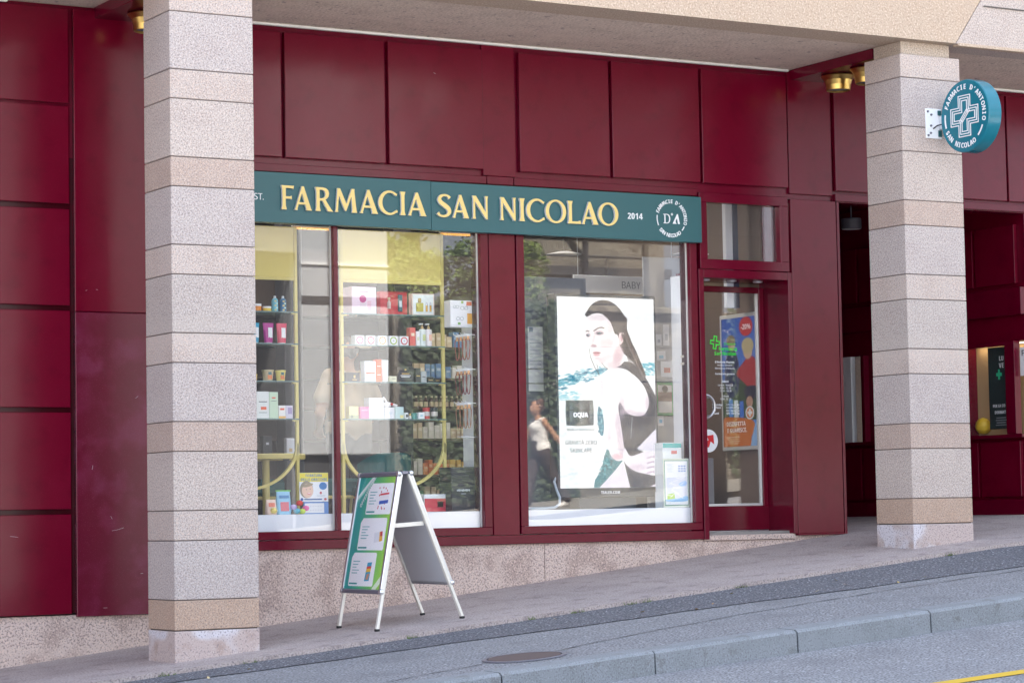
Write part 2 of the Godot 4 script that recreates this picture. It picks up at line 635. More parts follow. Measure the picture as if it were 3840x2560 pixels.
func build_ground() -> void:
	var low := func(x, z): return -3.2 + 0.075 * clampf(x, -40.0, 40.0) - 0.004 * absf(z)
	structure("ground", sheet(-400, 400, -400, 400, 40, 40, low), M.road_asphalt)
	structure("walkway", sheet(-22, 26, -7.2, 0.43, 96, 30, func(x, z): return ground_height(x, z), 0.3), M.walkway_stone)
	# the asphalt pavement and its coarser patched strip along the walkway
	structure("pavement", sheet(-22, 26, 0.40, 2.80, 96, 8, func(x, z): return ground_height(x, z) - 0.036), M.pavement_asphalt)
	var st := begin()
	var n := 200
	for i in n:
		var q := []
		for k in [i, i + 1]:
			var x := lerpf(-10.0, 14.0, float(k) / n)
			var za := 0.432
			var zb := clampf(0.93 + 0.1 * x + 0.02 * sin(x * 3.1) + 0.012 * sin(x * 11.0), 0.75, 1.75)
			q.append([Vector3(x, ground_height(x, za) - 0.030, za), Vector3(x, ground_height(x, zb) - 0.031, zb)])
		quad_auto(st, q[0][0], q[1][0], q[1][1], q[0][1], Vector3.UP)
	structure("pavement_strip", st.commit(), M.strip_asphalt)
	structure("road", sheet(-40, 60, 2.90, 12.6, 100, 24, func(x, z): return road_height(x, z)), M.road_asphalt)
	# the kerb: each stone is a piece of its own
	var kerb := Node3D.new()
	kerb.name = "kerb"
	add_child(kerb)
	kerb.set_meta("kind", "structure")
	for k in range(-9, 12):
		var xa := 0.78 + 1.075 * k + 0.006
		var xb := xa + 1.063
		var s2 := begin()
		var jog := rng.randf_range(-0.003, 0.003)
		var prof := [Vector2(2.78, -0.4), Vector2(2.78, -0.030), Vector2(2.965, -0.034), Vector2(2.992, -0.052), Vector2(3.004, -0.4)]
		for j in prof.size() - 1:
			var a: Vector2 = prof[j]
			var b: Vector2 = prof[j + 1]
			var v := []
			for e in [[xa, a], [xb, a], [xb, b], [xa, b]]:
				v.append(Vector3(e[0], ground_height(e[0], 2.8) + e[1].y + jog, e[1].x + jog))
			quad_auto(s2, v[0], v[1], v[2], v[3], Vector3(0, 1, -1) if j == 0 else Vector3(0, 1, 0.6))
		for e in [[xa, -1.0], [xb, 1.0]]:
			for j in prof.size() - 2:
				var g := ground_height(e[0], 2.8) + jog
				tri(s2, Vector3(e[0], g + prof[0].y, prof[0].x + jog), Vector3(e[0], g + prof[j + 1].y, prof[j + 1].x + jog), Vector3(e[0], g + prof[j + 2].y, prof[j + 2].x + jog), Vector3(e[1], 0, 0))
		part(kerb, "kerb_stone", s2.commit(), M.kerb_stone)
	# painted line along the road
	st = begin()
	for i in 60:
		var v := []
		for e in [[i, 4.93], [i + 1, 4.93], [i + 1, 5.07], [i, 5.07]]:
			var x := lerpf(-16.0, 24.0, e[0] / 60.0)
			v.append(Vector3(x, road_height(x, e[1]) + 0.004, e[1]))
		quad_auto(st, v[0], v[1], v[2], v[3], Vector3.UP)
	structure("road_marking", st.commit(), M.yellow_line)
	# a round cover set in the pavement
	var cover := thing("manhole_cover", "round rust-brown iron cover set flush in the asphalt pavement", "manhole cover", Vector3(1.30, ground_height(1.30, 2.38) - 0.034, 2.38))
	var tilt := atan(0.078)
	part(cover, "rim", lathe([Vector2(0.235, 0.0), Vector2(0.235, 0.006), Vector2(0.262, 0.006), Vector2(0.264, 0.0)], 36), M.grey_plastic, Vector3.ZERO, Vector3(0, 0, tilt))
	part(cover, "lid", lathe([Vector2(0.0, 0.006), Vector2(0.10, 0.0065), Vector2(0.228, 0.006), Vector2(0.230, 0.0)], 36), M.rust, Vector3.ZERO, Vector3(0, 0, tilt))
	# tar-filled seams across the pavement
	for seam in [[[-0.6, 2.70], [0.2, 2.62], [0.95, 2.42], [1.05, 2.36]], [[1.55, 2.30], [2.3, 2.05], [3.4, 1.82], [4.6, 1.72], [6.0, 1.70]]]:
		var st4 := begin()
		for k in seam.size() - 1:
			for q in 8:
				var v := []
				for e in [[q, -1], [q + 1, -1], [q + 1, 1], [q, 1]]:
					var f: float = e[0] / 8.0
					var x: float = lerpf(seam[k][0], seam[k + 1][0], f)
					var z: float = lerpf(seam[k][1], seam[k + 1][1], f) + 0.012 * sin(x * 9.0) + e[1] * (0.006 + 0.003 * sin(x * 23.0))
					v.append(Vector3(x, ground_height(x, z) - 0.032, z))
				quad_auto(st4, v[0], v[1], v[2], v[3], Vector3.UP)
		structure("pavement_seam", st4.commit(), M.tar)
	# far side of the street
	structure("far_pavement", sheet(-40, 60, 12.6, 17.2, 100, 4, func(x, z): return road_height(x, z) + 0.09), M.far_asphalt)

func leaf_litter() -> void:
	var spots := [[1.0, 0.95], [1.35, 0.9], [2.6, 0.62], [3.1, 0.98], [2.15, 1.5], [3.6, 1.12], [4.05, 0.72], [4.4, 1.28], [4.75, 1.15], [4.9, 0.85], [5.3, 1.38], [2.9, 2.1], [0.15, 0.85], [-0.2, 1.0], [3.35, 1.28], [5.0, 1.45]]
	var tones := [Color8(196, 172, 110), Color8(206, 188, 140), Color8(176, 140, 90)]
	for k in spots.size():
		var x: float = spots[k][0]
		var z: float = spots[k][1]
		var st := begin()
		var l := rng.randf_range(0.018, 0.032)
		var w := l * rng.randf_range(0.3, 0.5)
		var pts := [Vector3(-l, 0.004, 0), Vector3(0, 0.010, w), Vector3(l, 0.012, 0), Vector3(0, 0.006, -w)]
		quad_auto(st, pts[0], pts[1], pts[2], pts[3], Vector3.UP)
		solo("fallen_leaf", "small dry yellow leaf lying on the grey pavement", "leaf", st.commit(), tint(tones[k % 3], 0.7), Vector3(x, ground_height(x, z) - 0.031, z), "dry leaves on the pavement", Vector3(0, rng.randf() * TAU, 0.08))
	# weeds in the joint between walkway and pavement
	for x in [-0.25, 0.35, 1.55, 2.55, 2.9, 3.35, 3.5, 4.35, 6.35]:
		var st := begin()
		for q in 22:
			var a := rng.randf() * TAU
			var l := rng.randf_range(0.015, 0.045)
			var foot := Vector3(rng.randf_range(-0.06, 0.06), 0, rng.randf_range(-0.006, 0.012))
			var d := Vector3(cos(a), rng.randf_range(0.5, 1.2), sin(a) * 0.7).normalized()
			var s := d.cross(Vector3.UP).normalized() * 0.004
			tri(st, foot - s, foot + s, foot + d * l, Vector3(d.x, 0.5, 0.8).normalized())
		solo("weed_tuft", "low green weed tuft growing in the joint along the stone walkway", "weed", st.commit(), tint(Color8(96, 112, 62), 0.8), Vector3(x, ground_height(x, 0.44) - 0.032, 0.442), "weeds along the walkway joint")

# ------------------------------------------------------------------ columns
func build_column(x0: float, label: String) -> void:
	var w := 0.62
	var d := 0.462
	var g := minf(ground_height(x0, 0.0), ground_height(x0, -d)) - 0.15
	var col := thing("granite_column", label, "column", Vector3(x0 + w / 2, ground_height(x0 + w / 2, -d / 2), -d / 2), "granite columns of the arcade")
	var y := 3.374
	var k := 0
	var off := col.position
	var base_joint: float = -1.01 if x0 < 3.0 else -0.41
	while y > base_joint + 0.02:
		var short := k % 2 == 0
		var h := 0.192 if k == 0 else (0.2015 if short else 0.398)
		var lo := y - h
		var mat = [M.granite_pink, M.granite_pink, M.granite_tan_grey][k / 2 % 3] if short else [M.granite, M.granite_warm, M.granite, M.granite_dull][k / 2 % 4]
		if short and lo < base_joint + 0.05:
			mat = M.granite_tan
		var jx := rng.randf_range(-0.0012, 0.0012)
		part(col, "stone", cbox(Vector3(w + jx, h - 0.0055, d), 0.004), mat, Vector3(x0 + w / 2, (y + lo) / 2, -d / 2) - off)
		y = lo
		k += 1
	part(col, "base_stone", cbox(Vector3(w + 0.002, y - g - 0.007, d + 0.002), 0.004), M.granite_stained, Vector3(x0 + w / 2, (y + g) / 2 - 0.002, -d / 2) - off)
	part(col, "core", cbox(Vector3(w - 0.024, 3.374 - g, d - 0.024), 0.0), M.joint, Vector3(x0 + w / 2, (3.372 + g) / 2, -d / 2) - off)
	part(col, "capital", cbox(Vector3(w - 0.11, 0.115, d - 0.11), 0.005), M.limestone, Vector3(x0 + w / 2, 3.374 + 0.0575, -d / 2) - off)

# ------------------------------------------------------------------ the building
var house: Node3D

func wall_panel(x0: float, x1: float, y0: float, y1: float, material = null, thick := 0.036) -> void:
	var size := Vector3(x1 - x0, y1 - y0, thick)
	part(house, "wall_panel", bowed_panel(size, rng.randf_range(-0.003, 0.0045), rng.randi() % 1000), material if material != null else M.lacquer, Vector3((x0 + x1) / 2, (y0 + y1) / 2, FACADE - thick / 2) - house.position)

func fixed(called: String, lo: Vector3, hi: Vector3, material, bevel := 0.003) -> MeshInstance3D:
	return slab(house, called, lo - house.position, hi - house.position, material, bevel)

func build_house() -> void:
	house = thing("arcade_building", "shop building clad in burgundy lacquered panels under a granite arcade", "building", Vector3(3.0, -1.0, -1.6))
	var back := FACADE - 0.045
	# backing behind the open joints
	fixed("backing_wall", Vector3(-6.0, 2.37, back - 0.14), Vector3(13.0, 3.60, back), M.lacquer_frame, 0.0)
	fixed("backing_wall", Vector3(-6.0, -0.93, back - 0.14), Vector3(1.20, 2.369, back), M.groove_wine, 0.0)
	# upper row of square panels
	for r in [[-1.05, -0.139], [0.725, 1.572], [1.602, 2.465], [2.495, 3.347], [3.687, 4.546], [4.576, 5.448], [5.474, 6.362], [6.876, 7.835], [7.865, 8.826], [8.848, 9.81], [9.84, 10.8]]:
		if r[0] > 0:
			wall_panel(r[0], r[1], 2.466, 3.430)
	fixed("pilaster", Vector3(3.352, 2.42, FACADE - 0.04), Vector3(3.655, 3.472, FACADE - 0.018), M.lacquer)
	fixed("pilaster", Vector3(6.385, 2.42, FACADE - 0.04), Vector3(6.845, 3.472, FACADE - 0.016), M.lacquer)
	# strip between panels and sign
	fixed("rail", Vector3(1.19, 2.352, FACADE - 0.05), Vector3(3.374, 2.413, FACADE - 0.010), M.lacquer_frame)
	fixed("rail", Vector3(3.382, 2.352, FACADE - 0.05), Vector3(3.625, 2.4155, FACADE - 0.012), M.lacquer_frame)
	fixed("rail", Vector3(3.633, 2.352, FACADE - 0.05), Vector3(5.414, 2.413, FACADE - 0.010), M.lacquer_frame)
	fixed("rail", Vector3(6.87, 2.375, FACADE - 0.12), Vector3(13.0, 2.44, FACADE - 0.004), M.lacquer_frame)
	# left bay: a row of square panels and a smooth panel beside them
	for r in [[2.765, 3.462], [2.029, 2.743], [1.287, 1.988], [0.549, 1.249], [-0.184, 0.512], [-0.935, -0.221]]:
		wall_panel(-1.05, -0.139, r[0], r[1], M.lacquer)
		wall_panel(-2.00, -1.09, r[0], r[1], M.lacquer)
	wall_panel(-0.099, 0.70, 1.2475, 3.465, M.lacquer, 0.04)
	wall_panel(-0.099, 0.70, -0.957, 1.2425, M.lacquer_dusty, 0.04)
	wall_panel(0.705, 1.185, -0.957, 2.34, M.lacquer, 0.04)
	# scuffs and scratches in the lacquer of the smooth panel and its neighbour
	for s in [[0.17, -0.345, 0.09, 0.02], [0.16, -0.24, 0.012, -0.02], [0.39, -0.66, 0.018, 0.0], [0.02, 0.10, 0.006, 0.03], [0.36, 0.62, 0.02, 0.015], [0.10, -0.90, 0.03, 0.0], [-0.02, 1.40, 0.012, 0.003], [0.06, 1.41, 0.014, -0.003], [-0.60, -0.37, 0.06, -0.008], [2.9, 3.21, 0.018, -0.008]]:
		var p0 := Vector3(s[0], s[1], FACADE + 0.0015)
		part(house, "scratch", tube([p0, p0 + Vector3(s[2] * 0.5, s[3] * 0.35, 0.0005), p0 + Vector3(s[2], s[3], 0)], 0.0012, 5), M.scuff, -house.position)
	# plinth: granite below the cladding, its lower course following the street
	for seg in [[-6.0, 1.2, -0.945, FACADE - 0.03, -0.03], [1.2, 3.855, -0.518, FACADE - 0.025, -0.02], [3.862, 5.40, -0.518, FACADE - 0.026, -0.02], [5.405, 6.352, -0.534, FACADE - 0.028, -0.02], [6.356, 6.90, -0.506, FACADE - 0.027, -0.02]]:
		var st := begin()
		var xa: float = seg[0]
		var xb: float = seg[1]
		var zf: float = seg[3]
		var v := [Vector3(xa, ground_height(xa, -1.55) - 0.3, zf), Vector3(xb, ground_height(xb, -1.55) - 0.3, zf), Vector3(xb, seg[2], zf), Vector3(xa, seg[2], zf)]
		var b := []
		for q in v:
			b.append(q - Vector3(0, 0, 0.2))
		quad(st, v[0], v[1], v[2], v[3], Vector3(0, 0, 1))
		quad(st, v[3], v[2], b[2], b[3], Vector3.UP)
		quad(st, v[1], b[1], b[2], v[2], Vector3.RIGHT)
		quad(st, v[0], b[0], b[3], v[3], Vector3.LEFT)
		quad(st, b[0], b[1], b[2], b[3], Vector3(0, 0, -1))
		part(house, "plinth_stone", st.commit(), M.plinth_granite, -house.position)
	# lower course standing a little proud in the left bay
	var s3 := begin()
	for e in [[FACADE - 0.022]]:
		var a := Vector3(-6.0, 0, e[0])
		var pts := []
		for x in [-6.0, 1.2]:
			pts.append([Vector3(x, ground_height(x, -1.55) - 0.2, e[0]), Vector3(x, -1.086 + 0.105 * x, e[0])])
		quad(s3, pts[0][0], pts[1][0], pts[1][1], pts[0][1], Vector3(0, 0, 1))
		quad_auto(s3, pts[0][1], pts[1][1], pts[1][1] - Vector3(0, 0, 0.02), pts[0][1] - Vector3(0, 0, 0.02), Vector3.UP)
	part(house, "plinth_stone", s3.commit(), M.plinth_granite, -house.position)
	# soffit, white bead along the wall, front beam and springer
	fixed("soffit_slab", Vector3(-6.0, 3.492, -1.60), Vector3(13.0, 3.72, 0.028), M.soffit_concrete, 0.0)
	for seg in [[-6.0, -0.6], [0.6, 6.39], [6.98, 13.0]]:
		fixed("white_bead", Vector3(seg[0], 3.473, FACADE - 0.03), Vector3(seg[1], 3.4915, FACADE + 0.012), M.white_trim, 0.004)
	for span in [[-5.6, -0.02], [0.66, 6.30], [7.0, 12.6]]:
		# flat beam with slanting ends
		var st := begin()
		var lo := 3.488
		var hi := 4.35
		var lean := 0.60
		var f0 := Vector3(span[0] - 0.02, lo, 0.05)
		var q := [Vector3(span[0] + 0.0, lo, 0.05), Vector3(span[1], lo, 0.05), Vector3(span[1] + lean, hi, 0.09), Vector3(span[0] - lean, hi, 0.09)]
		if span[0] > 0.5 and span[0] < 1.0:
			q[1] = Vector3(6.892, lo, 0.05)
			q[2] = Vector3(7.50, hi, 0.09)
		elif span[0] > 6.0:
			q[0] = Vector3(6.90, lo, 0.05)
			q[3] = Vector3(7.508, hi, 0.09)
		var bk := []
		for e in q:
			bk.append(Vector3(e.x, e.y, -0.30))
		quad_auto(st, q[0], q[1], q[2], q[3], Vector3(0, 0, 1))
		quad_auto(st, q[0], q[1], bk[1], bk[0], Vector3.DOWN)
		quad_auto(st, q[1], q[2], bk[2], bk[1], Vector3.RIGHT)
		quad_auto(st, q[0], q[3], bk[3], bk[0], Vector3.LEFT)
		part(house, "front_beam", st.commit(), M.beam_stone if span[0] < 6.0 else M.granite_warm, -house.position)
	# bed joint line of the paler stones over the right-hand bay, and its projecting lower lip
	fixed("string_course", Vector3(7.19, 3.812, 0.03), Vector3(12.5, 3.822, 0.0735), M.joint, 0.0)
	fixed("drip_edge", Vector3(6.92, 3.470, -0.02), Vector3(12.6, 3.4965, 0.054), M.beam_stone, 0.004)
	fixed("upper_storey", Vector3(-26.0, 4.36, -13.0), Vector3(40.0, 10.5, 0.06), M.granite_pink, 0.0)
	fixed("rear_block", Vector3(-26.0, -4.0, -13.0), Vector3(40.0, 4.355, -7.3), M.granite_pink, 0.0)
	fixed("side_block", Vector3(13.02, -2.0, -7.29), Vector3(40.0, 4.355, -1.6), M.lacquer, 0.0)
	fixed("side_block", Vector3(-26.0, -5.0, -7.29), Vector3(-6.02, 4.355, -1.6), M.lacquer, 0.0)
	# wide burgundy beams from wall to columns
	for x in [0.065, 6.415]:
		fixed("cross_beam", Vector3(x, 3.405, -1.565), Vector3(x + 0.49, 3.4915, -0.44), M.lacquer_frame, 0.004)

func build_window(called: String, x0: float, x1: float, mullion: float, label: String) -> void:
	# frame set in the facade, glass a little behind it
	var w := part(house, called, cbox(Vector3(x1 - x0 + 0.14, 0.062, 0.07), 0.004), M.lacquer_frame, Vector3((x0 + x1) / 2, -0.4095, FACADE - 0.037) - house.position, Vector3.ZERO, label)
	var o := w.position + house.position
	var put := func(n, lo, hi, mat, bev := 0.003): slab(w, n, lo - o, hi - o, mat, bev)
	put.call("stile", Vector3(x0 - 0.07, -0.3775, FACADE - 0.072), Vector3(x0, 2.0, FACADE - 0.003), M.lacquer_frame)
	put.call("stile", Vector3(x1, -0.3775, FACADE - 0.072), Vector3(x1 + 0.07, 2.0, FACADE - 0.003), M.lacquer_frame)
	put.call("head", Vector3(x0, 1.985, FACADE - 0.072), Vector3(x1, 2.10, FACADE - 0.004), M.lacquer_frame)
	var lines := [x0, x1]
	if mullion > 0.0:
		put.call("mullion", Vector3(mullion - 0.018, -0.3775, FACADE - 0.075), Vector3(mullion + 0.018, 1.985, FACADE - 0.006), M.lacquer_frame)
		lines = [x0, mullion - 0.018, mullion + 0.018, x1]
	for k in range(0, lines.size(), 2):
		for z in [FACADE - 0.050, FACADE - 0.068]:
			part(w, "pane", print_face(lines[k + 1] - lines[k], 1.985 + 0.3775), M.glass, Vector3((lines[k] + lines[k + 1]) / 2, (1.985 - 0.3775) / 2, z) - o)
		for x in [lines[k] + 0.004, lines[k + 1] - 0.004]:
			put.call("spacer", Vector3(x - 0.004, -0.377, FACADE - 0.066), Vector3(x + 0.004, 1.985, FACADE - 0.052), M.aluminium_matt, 0.0)

func build_shopfront() -> void:
	build_window("window_frame", 1.20, 3.303, 2.019, "burgundy shop window frame with a slim centre mullion")
	build_window("window_frame", 3.706, 5.321, -1.0, "burgundy shop window frame with one large pane")
	# base band and joints
	fixed("base_band", Vector3(1.12, -0.516, FACADE - 0.07), Vector3(5.397, -0.4465, FACADE + 0.002), M.lacquer_frame)
	fixed("pilaster", Vector3(3.381, -0.4435, FACADE - 0.07), Vector3(3.622, 2.345, FACADE - 0.004), M.lacquer)
	fixed("jamb_core", Vector3(3.30, -0.44, FACADE - 0.16), Vector3(3.71, 2.36, FACADE - 0.078), M.groove_wine, 0.0)
	fixed("jamb_core", Vector3(5.322, -0.44, FACADE - 0.16), Vector3(5.452, 2.36, FACADE - 0.078), M.groove_wine, 0.0)
	fixed("head_wall", Vector3(1.12, 2.103, FACADE - 0.16), Vector3(5.40, 2.365, FACADE - 0.03), M.groove_wine, 0.0)
	# transom light over the door
	var t := part(house, "transom_frame", cbox(Vector3(0.925, 0.082, 0.07), 0.004), M.lacquer_frame, Vector3(5.888, 2.344, FACADE - 0.035) - house.position, Vector3.ZERO, "burgundy frame of the small light above the door")
	var o := t.position + house.position
	var put := func(n, lo, hi, mat, bev := 0.003): slab(t, n, lo - o, hi - o, mat, bev)
	put.call("bottom_rail", Vector3(5.4255, 1.742, FACADE - 0.07), Vector3(6.3505, 1.824, FACADE), M.lacquer_frame)
	put.call("stile", Vector3(5.4255, 1.8245, FACADE - 0.07), Vector3(5.503, 2.3025, FACADE), M.lacquer_frame)
	put.call("stile", Vector3(6.260, 1.8245, FACADE - 0.07), Vector3(6.3505, 2.3025, FACADE), M.lacquer_frame)
	put.call("inner_bead", Vector3(6.262, 1.79, FACADE - 0.01), Vector3(6.285, 2.32, FACADE + 0.004), M.lacquer)
	part(t, "pane", print_face(0.757, 0.478), M.glass, Vector3(5.8815, 2.0635, FACADE - 0.050) - o)
	part(t, "pane", print_face(0.757, 0.478), M.glass, Vector3(5.8815, 2.0635, FACADE - 0.064) - o)
	# portal round the recessed door
	fixed("door_jamb", Vector3(5.405, -0.52, FACADE - 0.09), Vector3(5.455, 1.737, FACADE + 0.001), M.lacquer_frame)
	fixed("door_jamb", Vector3(6.330, -0.49, FACADE - 0.42), Vector3(6.372, 1.737, FACADE + 0.001), M.lacquer_frame)
	fixed("door_head", Vector3(5.456, 1.668, FACADE - 0.42), Vector3(6.3295, 1.7365, FACADE), M.lacquer_frame)
	fixed("reveal", Vector3(5.410, -0.50, FACADE - 0.42), Vector3(5.452, 1.667, FACADE - 0.092), M.lacquer_frame)
	fixed("end_pilaster", Vector3(6.380, -0.49, FACADE - 0.05), Vector3(6.868, 2.372, FACADE - 0.004), M.lacquer)
	fixed("corner_strip", Vector3(6.876, -0.502, FACADE - 0.30), Vector3(6.902, 2.372, FACADE - 0.001), M.lacquer_frame)
	fixed("base_band", Vector3(6.378, -0.506, FACADE - 0.06), Vector3(6.874, -0.4905, FACADE - 0.002), M.lacquer_frame)
	fixed("side_wall", Vector3(6.40, -0.60, -7.28), Vector3(6.90, 2.66, FACADE - 0.305), M.lacquer, 0.0)
	# door step
	fixed("door_step", Vector3(5.41, -0.531, FACADE - 0.45), Vector3(6.352, -0.487, FACADE - 0.012), M.plinth_granite)
	# the door
	var zd := -1.93
	var door := part(house, "door", cbox(Vector3(0.90, 0.205, 0.05), 0.004), M.lacquer, Vector3(5.902, -0.35, zd) - house.position, Vector3.ZERO, "burgundy glazed shop door with white opening hours lettering")
	o = door.position + house.position
	var dp := func(n, lo, hi, mat, bev := 0.003): slab(door, n, lo - o, hi - o, mat, bev)
	dp.call("stile", Vector3(5.452, -0.2470, zd - 0.025), Vector3(5.56, 1.635, zd + 0.025), M.lacquer)
	dp.call("stile", Vector3(6.278, -0.2470, zd - 0.025), Vector3(6.3285, 1.635, zd + 0.025), M.lacquer)
	dp.call("top_rail", Vector3(5.5605, 1.585, zd - 0.025), Vector3(6.2775, 1.635, zd + 0.024), M.lacquer)
	dp.call("kick_plate", Vector3(5.46, -0.483, zd - 0.02), Vector3(6.352 - 0.03, -0.4535, zd + 0.032), M.aluminium, 0.003)
	dp.call("bead", Vector3(5.5605, -0.2465, zd - 0.02), Vector3(6.2775, -0.2245, zd + 0.012), M.aluminium_matt, 0.002)
	dp.call("bead", Vector3(6.262, -0.224, zd - 0.02), Vector3(6.2775, 1.584, zd + 0.010), M.aluminium_matt, 0.002)
	for z in [zd, zd - 0.014]:
		part(door, "pane", print_face(0.70, 1.81), M.glass, Vector3(5.911, 0.68, z) - o)
	# round pull handle
	var arc := []
	for k in 33:
		var a := TAU * k / 32.0
		arc.append(Vector3(5.668 + cos(a) * 0.098, 0.602 + sin(a) * 0.098, zd + 0.05))
	arc.pop_back()
	part(door, "handle", tube(arc, 0.012, 10, true), M.steel, -o)
	for a in [0.9, -0.9]:
		part(door, "handle_fixing", tube([Vector3(5.668 + cos(a) * 0.098, 0.602 + sin(a) * 0.098, zd + 0.002), Vector3(5.668 + cos(a) * 0.098, 0.602 + sin(a) * 0.098, zd + 0.05)], 0.008, 8), M.steel, -o)
	# sticker with a red arrow
	part(door, "sticker", lathe([Vector2(0, 0.0015), Vector2(0.098, 0.0015), Vector2(0.098, 0.0)], 36), M.print_white, Vector3(5.727, 0.311, zd + 0.0015) - o, Vector3(PI / 2, 0, 0), "white round sticker with a red arrow")
	part(door, "sticker_arrow", extrude([Vector2(-0.045, -0.022), Vector2(0.0, 0.0), Vector2(-0.016, 0.036), Vector2(0.052, 0.046), Vector2(0.058, -0.036), Vector2(0.022, -0.012), Vector2(0.004, -0.062), Vector2(-0.05, -0.062)], 0.001, [], M.print_red, M.print_red), null, Vector3(5.727, 0.318, zd + 0.0035) - o)
	# lettering on the glass
	var zt := zd + 0.003
	var cross := [Vector2(-0.019, 0.058), Vector2(0.019, 0.058), Vector2(0.019, 0.019), Vector2(0.052, 0.019), Vector2(0.052, -0.019), Vector2(0.019, -0.019), Vector2(0.019, -0.058), Vector2(-0.019, -0.058), Vector2(-0.019, -0.019), Vector2(-0.052, -0.019), Vector2(-0.052, 0.019), Vector2(-0.019, 0.019)]
	var inner := []
	for v in cross:
		inner.append(Vector2(v.x - signf(v.x) * 0.010, v.y - signf(v.y) * 0.010))
	part(door, "green_cross", extrude(cross, 0.001, [inner], M.print_green, M.print_green), null, Vector3(5.818, 1.152, zt) - o, Vector3(0, 0, -0.12))
	for l in [["D'Antonio", 0.020, 5.975, 1.143, M.print_green, false], ["Farmacia", 0.031, 5.952, 1.098, M.print_green, true], ["San Nicolao", 0.029, 5.925, 1.058, M.print_green, true],
			["D'Antonio Pharma", 0.0165, 5.915, 0.985, M.print_white, true], ["Antonio Silvestro", 0.0145, 5.915, 0.959, M.print_white, false], ["Mariateresa D'Antonio", 0.0145, 5.915, 0.932, M.print_white, false], ["Farmacista gerente", 0.0155, 5.915, 0.884, M.print_white, true],
			["ORARI", 0.016, 5.918, 0.818, M.print_white, true], ["Lunedì - Venerdì", 0.0155, 5.918, 0.788, M.print_white, false], ["8.00 - 12.15", 0.0155, 5.918, 0.763, M.print_white, false], ["13.30 - 18.30", 0.0155, 5.918, 0.738, M.print_white, false], ["Sabato", 0.0155, 5.918, 0.694, M.print_white, false], ["8.00 - 12.30", 0.0155, 5.918, 0.669, M.print_white, false],
			["WhatsApp", 0.0155, 5.828, 0.619, M.print_white, true], ["Telefono", 0.0155, 5.818, 0.594, M.print_white, true], ["Fax", 0.0155, 5.795, 0.569, M.print_white, true], ["Natel", 0.0155, 5.812, 0.545, M.print_white, true],
			["079 350 61 53", 0.0155, 5.99, 0.619, M.print_white, false], ["091 966 07 22", 0.0155, 5.99, 0.594, M.print_white, false], ["091 966 62 34", 0.0155, 5.99, 0.569, M.print_white, false], ["079 784 60 60", 0.0155, 5.99, 0.545, M.print_white, false]]:
		part(door, "lettering", lettering(l[0], l[1], l[5], 0.001), l[4], Vector3(l[2], l[3], zt) - o)
	# three small downlights in the door head
	for x in [5.60, 5.875, 6.15]:
		var dl := thing("downlight", "small round white downlight in the ceiling of the door recess", "lamp", Vector3(x, 1.668, -1.74), "downlights over the shop door")
		part(dl, "ring", lathe([Vector2(0.032, -0.004), Vector2(0.040, -0.008), Vector2(0.044, 0.0)], 20), M.aluminium)
		part(dl, "lens", lathe([Vector2(0.0, -0.010), Vector2(0.022, -0.008), Vector2(0.032, -0.004)], 20), M.white_plastic)

